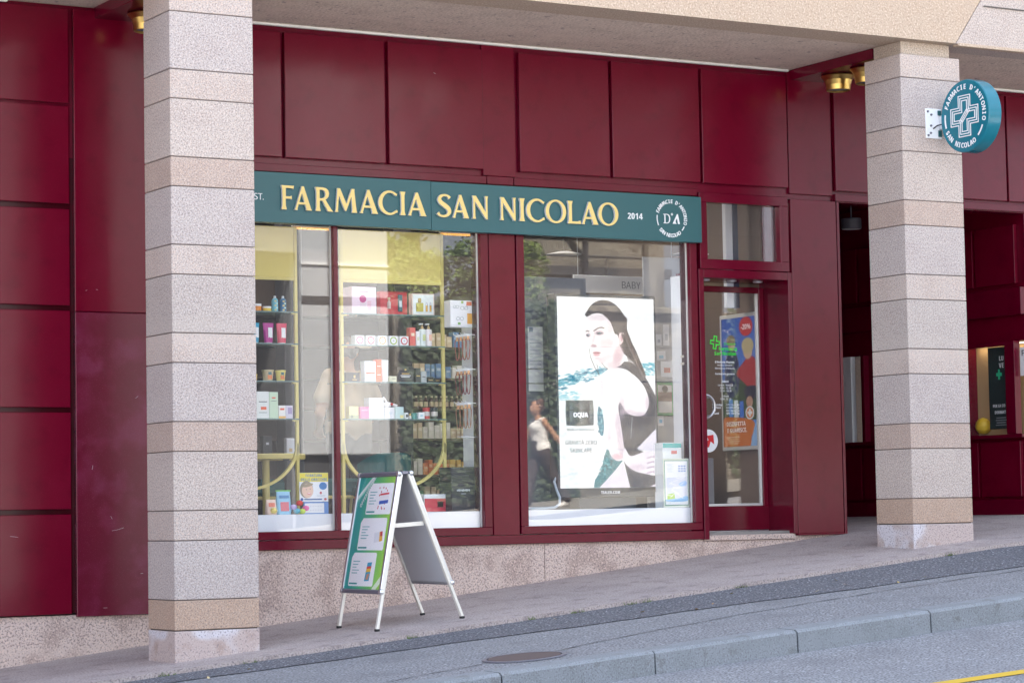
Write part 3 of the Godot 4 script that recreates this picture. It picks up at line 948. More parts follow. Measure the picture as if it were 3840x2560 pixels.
func build_passage() -> void:
	structure("passage_ceiling", cbox(Vector3(6.1, 0.12, 5.40), 0.0), M.lacquer_frame, Vector3(9.97, 2.72, -4.47))
	structure("passage_wall_back", cbox(Vector3(2.1, 3.6, 0.12), 0.0), M.lacquer, Vector3(7.95, 1.0, -7.18))
	var wall := thing("passage_wall", "dark burgundy side wall of the covered passage, with a shop window", "wall", Vector3(9.0, -0.38, -3.0))
	var o := wall.position
	var put := func(n, lo, hi, mat, bev := 0.003, lab := ""): return slab(wall, n, lo - o, hi - o, mat, bev, lab)
	# solid wall in front of and behind the window openings
	put.call("wall_core", Vector3(9.06, -0.5, -7.1), Vector3(9.20, 0.36, -1.60), M.lacquer, 0.0)
	put.call("wall_core", Vector3(9.06, 1.215, -7.1), Vector3(9.20, 2.66, -1.60), M.lacquer, 0.0)
	put.call("wall_core", Vector3(9.06, 0.361, -3.95), Vector3(9.20, 1.214, -2.42), M.lacquer, 0.0)
	put.call("wall_core", Vector3(9.06, 0.361, -7.1), Vector3(9.20, 1.214, -4.35), M.lacquer, 0.0)
	put.call("band", Vector3(9.00, 1.45, -7.1), Vector3(9.055, 1.70, -1.61), M.lacquer_frame)
	put.call("sill", Vector3(8.97, 0.33, -7.1), Vector3(9.058, 0.362, -1.61), M.lacquer_frame)
	var z := -1.70
	while z > -6.6:
		put.call("wall_panel", Vector3(9.02, 1.74, z - 0.545), Vector3(9.058, 2.28, z), M.lacquer)
		put.call("wall_panel", Vector3(9.02, -0.205, z - 0.545), Vector3(9.058, 0.300, z), M.lacquer)
		z -= 0.58
	put.call("skirting", Vector3(9.01, -0.48, -7.1), Vector3(9.057, -0.235, -1.61), M.lacquer_frame)
	put.call("window_post", Vector3(8.985, 0.364, -1.835), Vector3(9.058, 1.213, -1.705), M.lacquer_frame)
	put.call("window_post", Vector3(8.99, 0.364, -2.46), Vector3(9.058, 1.213, -2.395), M.lacquer_frame)
	put.call("window_head", Vector3(8.99, 1.176, -2.394), Vector3(9.058, 1.213, -1.836), M.lacquer_frame)
	part(wall, "pane", print_face(0.56, 0.82), M.glass, Vector3(9.03, 0.77, -2.115) - o, Vector3(0, -PI / 2, 0))
	# shallow display box behind the pane
	put.call("display_back", Vector3(9.16, 0.364, -2.42), Vector3(9.19, 1.213, -1.61), M.tan_board, 0.0)
	put.call("display_end", Vector3(9.06, 0.364, -2.44), Vector3(9.159, 1.213, -2.421), M.tan_board, 0.0)
	# strip lamp at the head of the display box
	put.call("display_top", Vector3(9.061, 1.205, -2.42), Vector3(9.159, 1.2135, -1.61), M.tan_board, 0.0)
	var sl = put.call("display_lamp", Vector3(9.09, 1.193, -2.38), Vector3(9.13, 1.203, -1.70), M.lamp_glow, 0.002)
	var al := AreaLight3D.new()
	al.name = "display_lamp_light"
	al.area_size = Vector2(0.68, 0.04)
	al.light_energy = 0.007
	al.light_color = Color(1.0, 0.9, 0.74)
	al.area_range = 4.0
	al.shadow_enabled = true
	add_child(al, true)
	al.transform = Transform3D(Basis(Vector3(0, 0, 1), Vector3(1, 0, 0), Vector3(0, 1, 0)), Vector3(9.11, 1.191, -2.04))
	# pale door frame deeper in the passage
	put.call("pale_frame", Vector3(9.00, 0.363, -4.24), Vector3(9.058, 1.213, -4.115), M.print_white)
	put.call("recess_back", Vector3(9.16, 0.363, -4.114), Vector3(9.18, 1.213, -3.951), M.lacquer, 0.0)
	put.call("window_post", Vector3(8.99, 0.363, -3.95), Vector3(9.058, 1.213, -3.90), M.lacquer_frame)
	# poster in the window
	var poster := solo("window_poster", "dark green pharmacy poster behind the passage window, with a bright green cross", "poster", cbox(Vector3(0.26, 0.755, 0.006), 0.001), M.poster_green, Vector3(9.052, 0.795, -2.005), "", Vector3(0, -PI / 2, 0))
	for l in [["LU", 0.040, 0.055, 0.270, true], ["VE", 0.042, 0.055, 0.205, true], ["PER LA CO", 0.025, 0.005, -0.165, true], ["DERMAT", 0.027, 0.018, -0.225, true]]:
		part(poster, "lettering", lettering(l[0], l[1], l[4], 0.001), M.print_white, Vector3(l[2], l[3], 0.0045))
	for k in 4:
		part(poster, "text_line", cbox(Vector3(0.13 + 0.02 * (k % 2), 0.008, 0.001), 0.0), M.print_grey, Vector3(0.03, -0.275 - 0.022 * k, 0.004))
	var c := []
	for v in [[-1, 3], [1, 3], [1, 1], [3, 1], [3, -1], [1, -1], [1, -3], [-1, -3], [-1, -1], [-3, -1], [-3, 1], [-1, 1]]:
		c.append(Vector2(v[0] * 0.0125, v[1] * 0.0155))
	part(poster, "green_cross", extrude(c, 0.001, [], M.print_mint, M.print_mint), null, Vector3(0.018, 0.125, 0.0035))
	solo("balloon", "yellow balloon lying on the sill of the passage window", "balloon", lathe([Vector2(0, -0.075), Vector2(0.04, -0.066), Vector2(0.068, -0.035), Vector2(0.076, 0.0), Vector2(0.068, 0.038), Vector2(0.042, 0.07), Vector2(0, 0.082)], 20), tint(Color8(206, 172, 40), 0.5), Vector3(9.105, 0.452, -2.29))
	var sign := solo("notice_sheet", "white printed notice beside the passage window post", "notice", cbox(Vector3(0.30, 0.26, 0.005), 0.001), M.print_white, Vector3(9.045, 1.02, -1.54), "", Vector3(0, -PI / 2, 0))
	part(sign, "lettering", lettering("FI", 0.05, true, 0.001), M.print_black, Vector3(-0.10, 0.075, 0.003))
	part(sign, "text_line", cbox(Vector3(0.2, 0.008, 0.001), 0.0), M.print_grey, Vector3(0.0, 0.015, 0.003))
	# white bell pendant in the passage
	var pend := thing("pendant_lamp", "small dark cylinder pendant with a white underside in the passage", "lamp", Vector3(8.95, 2.66, -3.83))
	part(pend, "shade", lathe([Vector2(0, -0.08), Vector2(0.095, -0.085), Vector2(0.10, -0.095), Vector2(0.10, -0.185), Vector2(0.092, -0.19)], 24), M.grey_plastic, Vector3(-0.12, -0.02, 0))
	part(pend, "diffuser", lathe([Vector2(0, -0.192), Vector2(0.091, -0.189)], 24), M.white_plastic, Vector3(-0.12, -0.02, 0))
	part(pend, "stem", tube([Vector3(-0.12, 0.0, 0), Vector3(-0.12, -0.101, 0)], 0.008), M.grey_plastic)

func brass_lamp(at: Vector3, label: String) -> void:
	var l := thing("ceiling_lamp", label, "lamp", at, "brass bell lamps under the arcade beams")
	part(l, "stem", lathe([Vector2(0.0, 0.0), Vector2(0.034, 0.0), Vector2(0.034, -0.03), Vector2(0.028, -0.045)], 20), M.brass)
	part(l, "bell", lathe([Vector2(0.03, -0.012), Vector2(0.147, -0.006), Vector2(0.150, -0.012), Vector2(0.140, -0.022), Vector2(0.120, -0.045), Vector2(0.108, -0.085), Vector2(0.104, -0.128), Vector2(0.100, -0.132), Vector2(0.096, -0.128), Vector2(0.096, -0.06)], 36), M.brass)
	part(l, "reflector", lathe([Vector2(0.0, -0.065), Vector2(0.06, -0.075), Vector2(0.095, -0.115)], 24), M.grey_plastic)

# ------------------------------------------------------------------ flared capitals, cap height 1
func ellipse_points(cx: float, cy: float, rx: float, ry: float, a0: float, a1: float, n: int) -> Array:
	var out := []
	for k in n + 1:
		var a := deg_to_rad(lerpf(a0, a1, float(k) / n))
		out.append(Vector2(cx + cos(a) * rx, cy + sin(a) * ry))
	return out

func stroke_outline(line: Array, widths: Array) -> Array:
	var curve := Curve2D.new()
	for k in line.size():
		var p: Vector2 = line[k]
		var a: Vector2 = line[maxi(k - 1, 0)]
		var b: Vector2 = line[mini(k + 1, line.size() - 1)]
		var t := (b - a) / 6.0
		curve.add_point(p, -t, t)
	var left := []
	var right := []
	var n := 36
	for k in n + 1:
		var f := float(k) / n
		var at := f * (line.size() - 1)
		var i := mini(int(at), line.size() - 2)
		var p := curve.sample(i, at - i)
		var q := curve.sample(i, minf(at - i + 0.02, 1.0)) if at - i < 0.98 else p
		var q0 := curve.sample(i, maxf(at - i - 0.02, 0.0))
		var d := (q - q0).normalized()
		var w := lerpf(widths[i], widths[i + 1], at - i) / 2.0
		left.append(p + Vector2(-d.y, d.x) * w)
		right.append(p - Vector2(-d.y, d.x) * w)
	right.reverse()
	return left + right

func capital(ch: String) -> Array:
	match ch:
		"I":
			return [[Vector2(0.0, 0), Vector2(0.045, 0.16), Vector2(0.05, 0.5), Vector2(0.045, 0.84), Vector2(0.0, 1), Vector2(0.25, 1), Vector2(0.205, 0.84), Vector2(0.2, 0.5), Vector2(0.205, 0.16), Vector2(0.25, 0)], [], 0.25]
		"F":
			return [[Vector2(0.0, 0), Vector2(0.045, 0.16), Vector2(0.05, 0.5), Vector2(0.045, 0.84), Vector2(0.0, 1), Vector2(0.60, 1), Vector2(0.57, 0.86), Vector2(0.50, 0.895), Vector2(0.21, 0.90), Vector2(0.21, 0.55), Vector2(0.42, 0.55), Vector2(0.49, 0.58), Vector2(0.49, 0.43), Vector2(0.42, 0.455), Vector2(0.205, 0.455), Vector2(0.205, 0.16), Vector2(0.25, 0)], [], 0.60]
		"L":
			return [[Vector2(0.0, 0), Vector2(0.045, 0.16), Vector2(0.05, 0.5), Vector2(0.045, 0.84), Vector2(0.0, 1), Vector2(0.25, 1), Vector2(0.205, 0.84), Vector2(0.205, 0.10), Vector2(0.52, 0.105), Vector2(0.62, 0.15), Vector2(0.66, 0.0)], [], 0.66]
		"A":
			return [[Vector2(0.0, 0), Vector2(0.04, 0.07), Vector2(0.36, 0.97), Vector2(0.36, 1.0), Vector2(0.47, 1.0), Vector2(0.83, 0.06), Vector2(0.87, 0), Vector2(0.58, 0), Vector2(0.60, 0.05), Vector2(0.535, 0.24), Vector2(0.205, 0.24), Vector2(0.14, 0.05), Vector2(0.16, 0)], [[Vector2(0.235, 0.33), Vector2(0.505, 0.33), Vector2(0.372, 0.72)]], 0.87]
		"M":
			return [[Vector2(0.0, 0), Vector2(0.04, 0.10), Vector2(0.12, 0.9), Vector2(0.11, 1), Vector2(0.25, 1), Vector2(0.545, 0.36), Vector2(0.80, 1), Vector2(0.94, 1), Vector2(0.93, 0.9), Vector2(1.02, 0.1), Vector2(1.06, 0), Vector2(0.80, 0), Vector2(0.83, 0.1), Vector2(0.785, 0.66), Vector2(0.53, 0.06), Vector2(0.48, 0.06), Vector2(0.19, 0.70), Vector2(0.135, 0.1), Vector2(0.15, 0)], [], 1.06]
		"N":
			return [[Vector2(0.0, 0), Vector2(0.035, 0.12), Vector2(0.04, 0.88), Vector2(0.0, 1), Vector2(0.18, 1), Vector2(0.665, 0.30), Vector2(0.66, 0.88), Vector2(0.63, 1), Vector2(0.79, 1), Vector2(0.755, 0.88), Vector2(0.76, 0), Vector2(0.68, 0), Vector2(0.13, 0.76), Vector2(0.135, 0.12), Vector2(0.17, 0)], [], 0.79]
		"R":
			return [[Vector2(0.0, 0), Vector2(0.045, 0.16), Vector2(0.05, 0.5), Vector2(0.045, 0.84), Vector2(0.0, 1), Vector2(0.36, 1), Vector2(0.52, 0.965), Vector2(0.62, 0.89), Vector2(0.66, 0.76), Vector2(0.63, 0.62), Vector2(0.55, 0.53), Vector2(0.48, 0.495), Vector2(0.78, 0.06), Vector2(0.86, 0.0), Vector2(0.60, 0.0), Vector2(0.34, 0.44), Vector2(0.205, 0.44), Vector2(0.205, 0.16), Vector2(0.25, 0)], [[Vector2(0.205, 0.90), Vector2(0.205, 0.54), Vector2(0.33, 0.54), Vector2(0.43, 0.585), Vector2(0.475, 0.66), Vector2(0.48, 0.76), Vector2(0.44, 0.85), Vector2(0.34, 0.90)]], 0.86]
		"O":
			return [ellipse_points(0.53, 0.5, 0.53, 0.52, 0, 352, 44), [ellipse_points(0.53, 0.5, 0.355, 0.435, 0, 350, 35)], 1.06]
		"C":
			var outer := ellipse_points(0.53, 0.5, 0.53, 0.52, 50, 310, 36)
			var inner := ellipse_points(0.56, 0.5, 0.375, 0.43, 308, 52, 30)
			return [outer + [Vector2(0.93, 0.10), Vector2(0.90, 0.21)] + inner + [Vector2(0.885, 0.80), Vector2(0.92, 0.90)], [], 0.93]
		"S":
			return [stroke_outline([Vector2(0.62, 0.83), Vector2(0.53, 0.925), Vector2(0.36, 0.955), Vector2(0.19, 0.89), Vector2(0.135, 0.75), Vector2(0.22, 0.62), Vector2(0.40, 0.50), Vector2(0.55, 0.38), Vector2(0.595, 0.24), Vector2(0.50, 0.10), Vector2(0.32, 0.045), Vector2(0.14, 0.08), Vector2(0.05, 0.18)], [0.15, 0.09, 0.09, 0.13, 0.17, 0.19, 0.20, 0.19, 0.17, 0.12, 0.09, 0.09, 0.15]), [], 0.68]
	return []

func cross_line(r: float, arm: float, w: float) -> Array:
	return [Vector2(-arm, r), Vector2(arm, r), Vector2(arm, arm), Vector2(r, arm), Vector2(r, -arm), Vector2(arm, -arm), Vector2(arm, -r), Vector2(-arm, -r), Vector2(-arm, -arm), Vector2(-r, -arm), Vector2(-r, arm), Vector2(-arm, arm)]

func build_signs() -> void:
	# the long sign over the windows, in two boards
	var sgn := thing("shop_sign", "long teal shop sign with raised gold capitals and a white roundel", "shop sign", Vector3(3.2, 1.95, -1.51))
	var o := sgn.position
	slab(sgn, "board", Vector3(0.86, 1.952, -1.545) - o, Vector3(2.8145, 2.3345, -1.47) - o, M.sign_teal, 0.002)
	slab(sgn, "board", Vector3(2.8165, 1.948, -1.545) - o, Vector3(5.389, 2.3305, -1.4695) - o, M.sign_teal, 0.002)
	var row := [["F", 1.512, 1.618], ["A", 1.622, 1.768], ["R", 1.798, 1.95], ["M", 1.964, 2.155], ["A", 2.177, 2.336], ["C", 2.34, 2.507], ["I", 2.53, 2.576], ["A", 2.599, 2.761], ["S", 2.854, 2.983], ["A", 2.995, 3.145], ["N", 3.176, 3.319], ["N", 3.431, 3.576], ["I", 3.608, 3.657], ["C", 3.673, 3.844], ["O", 3.852, 4.046], ["L", 4.062, 4.187], ["A", 4.195, 4.354], ["O", 4.354, 4.548]]
	var cap := 0.183
	for l in row:
		var g := capital(l[0])
		var outline := []
		var sx: float = (l[2] - l[1]) / g[2]
		for v in g[0]:
			outline.append(Vector2(v.x * sx, v.y * cap))
		var holes := []
		for h in g[1]:
			var hh := []
			for v in h:
				hh.append(Vector2(v.x * sx, v.y * cap))
			holes.append(hh)
		part(sgn, "letter", extrude(outline, 0.022, holes, M.sign_gold, M.letter_side), null, Vector3(l[1], 2.052, -1.4685) - o)
	part(sgn, "lettering", lettering("EST.", 0.048, false, 0.003), M.print_white, Vector3(1.318, 2.142, -1.4675) - o)
	part(sgn, "lettering", lettering("2014", 0.048, true, 0.003), M.print_white, Vector3(4.725, 2.139, -1.4675) - o)
	# roundel
	var c := Vector3(5.082, 2.136, -1.467) - o
	ring_lettering(sgn, "FARMACIE D'ANTONIO", 0.142, 158, -14, 0.030, M.print_white, c, 0.0)
	ring_lettering(sgn, "SAN NICOLAO", 0.142, 222, 304, 0.030, M.print_white, c, 0.0, true)
	for seg in [[170, 205], [-42, -26]]:
		var pts := ellipse_points(0, 0, 0.146, 0.146, seg[0], seg[1], 10)
		var inn := ellipse_points(0, 0, 0.137, 0.137, seg[1], seg[0], 10)
		part(sgn, "arc_line", extrude(pts + inn, 0.003, [], M.print_white, M.print_white), null, c)
	part(sgn, "lettering", lettering("D", 0.078, false, 0.003, true), M.print_white, c + Vector3(-0.045, -0.004, 0.001))
	part(sgn, "lettering", lettering("+", 0.034, true, 0.003), M.print_white, c + Vector3(0.008, 0.036, 0.001))
	var drop := [Vector2(0.012, -0.042), Vector2(0.058, 0.040), Vector2(0.066, 0.040), Vector2(0.084, -0.042), Vector2(0.066, -0.042), Vector2(0.058, 0.006), Vector2(0.044, -0.012), Vector2(0.042, -0.030), Vector2(0.052, -0.042)]
	part(sgn, "lettering", extrude(drop, 0.003, [], M.print_white, M.print_white), null, c)

	# round sign standing off the column
	var blade := thing("round_sign", "round teal pharmacy sign with a white cross, bracketed off the granite column", "sign", Vector3(6.77, 2.835, 0.355))
	var drum := part(blade, "drum", lathe([Vector2(0.0, -0.0675), Vector2(0.286, -0.0675), Vector2(0.293, -0.060), Vector2(0.293, 0.060), Vector2(0.286, 0.0675), Vector2(0.0, 0.0675)], 72), M.sign_teal_gloss, Vector3.ZERO, Vector3(0, 0, PI / 2))
	drum.set_meta("label", "teal drum of the round sign")
	# face towards -x: letters turned so that +z of the lettering looks along -x
	var fc := Vector3(-0.0685, 0, 0)
	var ty := -PI / 2
	ring_lettering(blade, "FARMACIE D'ANTONIO", 0.234, 157, -12, 0.039, M.print_white, fc, ty)
	ring_lettering(blade, "SAN NICOLAO", 0.238, 208, 297, 0.039, M.print_white, fc, ty, true)
	for seg in [[171, 198], [-48, -25]]:
		var pts := ellipse_points(0, 0, 0.242, 0.242, seg[0], seg[1], 12)
		var inn := ellipse_points(0, 0, 0.228, 0.228, seg[1], seg[0], 12)
		part(blade, "arc_line", extrude(pts + inn, 0.003, [], M.print_white, M.print_white), null, fc, Vector3(0, ty, 0))
	for ring in [[0.168, 0.074], [0.148, 0.054], [0.128, 0.034]]:
		var r: float = ring[0]
		var a: float = ring[1]
		var t := 0.0075
		var hole := []
		for v in cross_line(r, a, 0):
			hole.append(Vector2(v.x - signf(v.x) * t, v.y - signf(v.y) * t))
		part(blade, "cross_line", extrude(cross_line(r, a, 0), 0.003, [hole], M.print_white, M.print_white), null, fc, Vector3(0, ty, 0))
	for k in [-1, 0, 1]:
		var off: Vector2 = Vector2(0.014, -0.009) * k
		var d := Vector2(0.058, 0.058)
		var nrm := Vector2(-0.7071, 0.7071) * 0.0035
		part(blade, "cross_line", extrude([-d * 0.85 + off + nrm, -d * 0.85 + off - nrm, d * 0.85 + off - nrm, d * 0.85 + off + nrm], 0.0042, [], M.print_white, M.print_white), null, fc, Vector3(0, ty, 0))
	# bracket on the column
	var bo := blade.position
	slab(blade, "wall_plate", Vector3(6.590, 2.697, 0.001) - bo, Vector3(6.752, 2.940, 0.012) - bo, M.white_plastic, 0.003, "white fixing plate with bolts")
	for e in [[6.61, 2.72], [6.61, 2.915], [6.635, 2.74], [6.645, 2.89], [6.64, 2.80]]:
		part(blade, "bolt", lathe([Vector2(0, 0.012), Vector2(0.008, 0.010), Vector2(0.010, 0.0)], 10), M.grey_plastic, Vector3(e[0], e[1], 0.012) - bo, Vector3(PI / 2, 0, 0))
	slab(blade, "arm", Vector3(6.725, 2.77, 0.0125) - bo, Vector3(6.765, 2.885, 0.075) - bo, M.aluminium, 0.003)
	slab(blade, "arm_plate", Vector3(6.712, 2.712, 0.0125) - bo, Vector3(6.7485, 2.765, 0.02) - bo, M.sign_teal, 0.002)
	slab(blade, "arm_plate", Vector3(6.712, 2.888, 0.0125) - bo, Vector3(6.7485, 2.928, 0.02) - bo, M.sign_teal, 0.002)
	part(blade, "cable", tube([Vector3(6.66, 2.775, 0.016) - bo, Vector3(6.69, 2.80, 0.03) - bo, Vector3(6.72, 2.81, 0.05) - bo, Vector3(6.745, 2.805, 0.075) - bo], 0.005), M.black_rubber)

# ------------------------------------------------------------------ A-board on the walkway
func build_aboard() -> void:
	var b := thing("pavement_board", "silver A-frame pavement board with a green and teal poster", "sandwich board", Vector3(1.88, ground_height(1.88, -0.33), -0.33))
	var o := b.position
	var z0 := -0.645
	var z1 := -0.022
	var top_f := Vector3(1.748, 0.020, 0)
	var top_b := Vector3(1.808, 0.020, 0)
	var foot_f := Vector3(1.540, 0, 0)
	var foot_b := Vector3(2.226, 0, 0)
	var leg := 0.030
	var lean_f := []
	var lean_b := []
	for e in [[z0 + leg / 2, true], [z1 - leg / 2, true], [z0 + leg / 2, false], [z1 - leg / 2, false]]:
		var front: bool = e[1]
		var z: float = e[0]
		var fx: float = foot_f.x if front else foot_b.x
		var a := Vector3(fx, ground_height(fx, z) + 0.012, z)
		var t := (top_f if front else top_b) + Vector3(0, 0, z)
		part(b, "leg", bar(a, t, leg, 0.022, Vector3(0, 0, 1)), M.aluminium_cream, -o)
		part(b, "foot", cbox(Vector3(0.028, 0.018, leg + 0.006), 0.003), M.black_rubber, a - Vector3(0, 0.004, 0) - o)
	# face frames
	for front in [true, false]:
		var tp: Vector3 = top_f if front else top_b
		var ft: Vector3 = foot_f if front else foot_b
		var gy := ground_height(ft.x, -0.33)
		var dir := (Vector3(ft.x, gy, 0) - tp).normalized()
		var outn := Vector3(-dir.y, dir.x, 0)
		if (outn.x > 0) == front:
			outn = -outn
		var lenf := 0.872
		var up := -dir
		var zaxis := Vector3(0, 0, 1)
		var centre := tp + dir * (lenf / 2.0 - 0.012) + outn * 0.018 + Vector3(0, 0, (z0 + z1) / 2)
		var width := z1 - z0
		var panel := Node3D.new()
		panel.name = "poster_frame" if front else "rear_frame"
		b.add_child(panel, true)
		# local axes: x along the width as seen from outside, y up the slope, z outward
		var xaxis := up.cross(outn).normalized()
		panel.transform = Transform3D(Basis(xaxis, up, outn), centre - o)
		var fw := 0.034
		part(panel, "backing", cbox(Vector3(width - 0.02, lenf - 0.02, 0.008), 0.001), M.back_panel, Vector3(0, 0, -0.008))
		for s in [-1, 1]:
			part(panel, "side_rail", cbox(Vector3(fw, lenf - 0.064, 0.020), 0.006), M.aluminium, Vector3(s * (width / 2 - fw / 2), 0, 0))
			part(panel, "end_rail", cbox(Vector3(width + 0.004, fw - 0.004, 0.024), 0.006), M.rail_grey, Vector3(0, s * (lenf / 2 - fw / 2 + 0.002), 0))
			for q in [-1, 1]:
				part(panel, "corner_cap", lathe([Vector2(0, 0.016), Vector2(0.016, 0.014), Vector2(0.019, 0.004), Vector2(0.019, -0.012)], 16), M.aluminium, Vector3(q * (width / 2 - 0.012), s * (lenf / 2 - 0.014), 0.0), Vector3(PI / 2, 0, 0))
		if front:
			var pw := width - 2 * fw + 0.004
			var ph := lenf - 2 * fw + 0.004
			part(panel, "poster", print_face(pw, ph), M.board_print, Vector3(0, 0, 0.0015), Vector3.ZERO, "green and teal offers poster with three white cards")
			part(panel, "cover_sheet", print_face(pw, ph), M.glass, Vector3(0, 0, 0.004))
			var t := part(panel, "lettering", lettering("OFFERTISSIME", 0.028, true, 0.001), M.print_white, Vector3(-pw * 0.235, ph * 0.365, 0.0025), Vector3(0, 0, 0.90))
	# stay between the two faces and the hinge
	part(b, "stay", bar(Vector3(1.680, -0.345, z1 - 0.04), Vector3(1.938, -0.330, z1 - 0.04), 0.006, 0.030, Vector3(0, 0, 1)), M.aluminium_cream, -o)
	part(b, "hinge_bar", bar(Vector3(1.778, 0.030, z0), Vector3(1.778, 0.030, z1), 0.05, 0.022, Vector3(1, 0, 0)), M.rail_grey, -o)

# ------------------------------------------------------------------ pictures for prints and the screen
func blend_poly(im: Image, pts: Array, c: Color, alpha := 1.0) -> void:
	var w := im.get_width()
	var h := im.get_height()
	var lo := 1e9
	var hi := -1e9
	for p in pts:
		lo = minf(lo, p.y)
		hi = maxf(hi, p.y)
	for y in range(maxi(int(lo * h), 0), mini(int(hi * h) + 1, h)):
		var fy := (y + 0.5) / h
		var xs := []
		for k in pts.size():
			var a: Vector2 = pts[k]
			var b: Vector2 = pts[(k + 1) % pts.size()]
			if (a.y <= fy) != (b.y <= fy):
				xs.append((a.x + (fy - a.y) / (b.y - a.y) * (b.x - a.x)) * w)
		xs.sort()
		for k in range(0, xs.size() - 1, 2):
			var xa := clampi(roundi(xs[k]), 0, w)
			var xb := clampi(roundi(xs[k + 1]), 0, w)
			if alpha >= 1.0:
				if xb > xa:
					im.fill_rect(Rect2i(xa, y, xb - xa, 1), c)
			else:
				for x in range(xa, xb):
					im.set_pixel(x, y, im.get_pixel(x, y).lerp(c, alpha))

func blend_oval(im: Image, cx: float, cy: float, rx: float, ry: float, c: Color, alpha := 1.0, turn := 0.0) -> void:
	var pts := []
	for k in 28:
		var a := TAU * k / 28
		pts.append(Vector2(cx, cy) + Vector2(cos(a) * rx, sin(a) * ry).rotated(turn))
	blend_poly(im, pts, c, alpha)

func blend_stroke(im: Image, pts: Array, width: float, c: Color, alpha := 1.0) -> void:
	for k in pts.size() - 1:
		var a: Vector2 = pts[k]
		var b: Vector2 = pts[k + 1]
		var n := (b - a).orthogonal().normalized() * width / 2
		blend_poly(im, [a + n, b + n, b - n, a - n], c, alpha)

func finish(im: Image, w: int, h: int) -> ImageTexture:
	im.resize(w, h, Image.INTERPOLATE_LANCZOS)
	return ImageTexture.create_from_image(im)

func smooth_closed(pts: Array) -> Array:
	var out := []
	var n := pts.size()
	for k in n:
		for s in 4:
			out.append(pts[k].cubic_interpolate(pts[(k + 1) % n], pts[(k - 1 + n) % n], pts[(k + 2) % n], s / 4.0))
	return out

# positions in the picture of the advertisement: 888 wide, 1766 high
func av(list: Array) -> Array:
	var out := []
	for k in range(0, list.size(), 2):
		var x: float = list[k]
		var y: float = list[k + 1]
		out.append(Vector2((x - 315.0 - (y - 612.0) * 0.0265) / 888.0, (y - 612.0 - (x - 315.0) * 0.031 * (1.0 - (y - 612.0) / 1500.0)) / 1766.0))
	return out

func soft_oval(im: Image, at: Vector2, rx: float, ry: float, c: Color, strength: float, turn := 0.0) -> void:
	# print tone that fades out towards its rim; rx and ry in picture units of 888 by 1766
	var w := im.get_width()
	var h := im.get_height()
	var big := maxf(rx, ry)
	for y in range(maxi(int((at.y - big / 1766.0) * h), 0), mini(int((at.y + big / 1766.0) * h) + 1, h)):
		for x in range(maxi(int((at.x - big / 888.0) * w), 0), mini(int((at.x + big / 888.0) * w) + 1, w)):
			var d := Vector2(((x + 0.5) / w - at.x) * 888.0, ((y + 0.5) / h - at.y) * 1766.0).rotated(-turn)
			var t := 1.0 - (d.x / rx) * (d.x / rx) - (d.y / ry) * (d.y / ry)
			if t > 0.0:
				im.set_pixel(x, y, im.get_pixel(x, y).lerp(c, strength * t * t * (3.0 - 2.0 * t)))

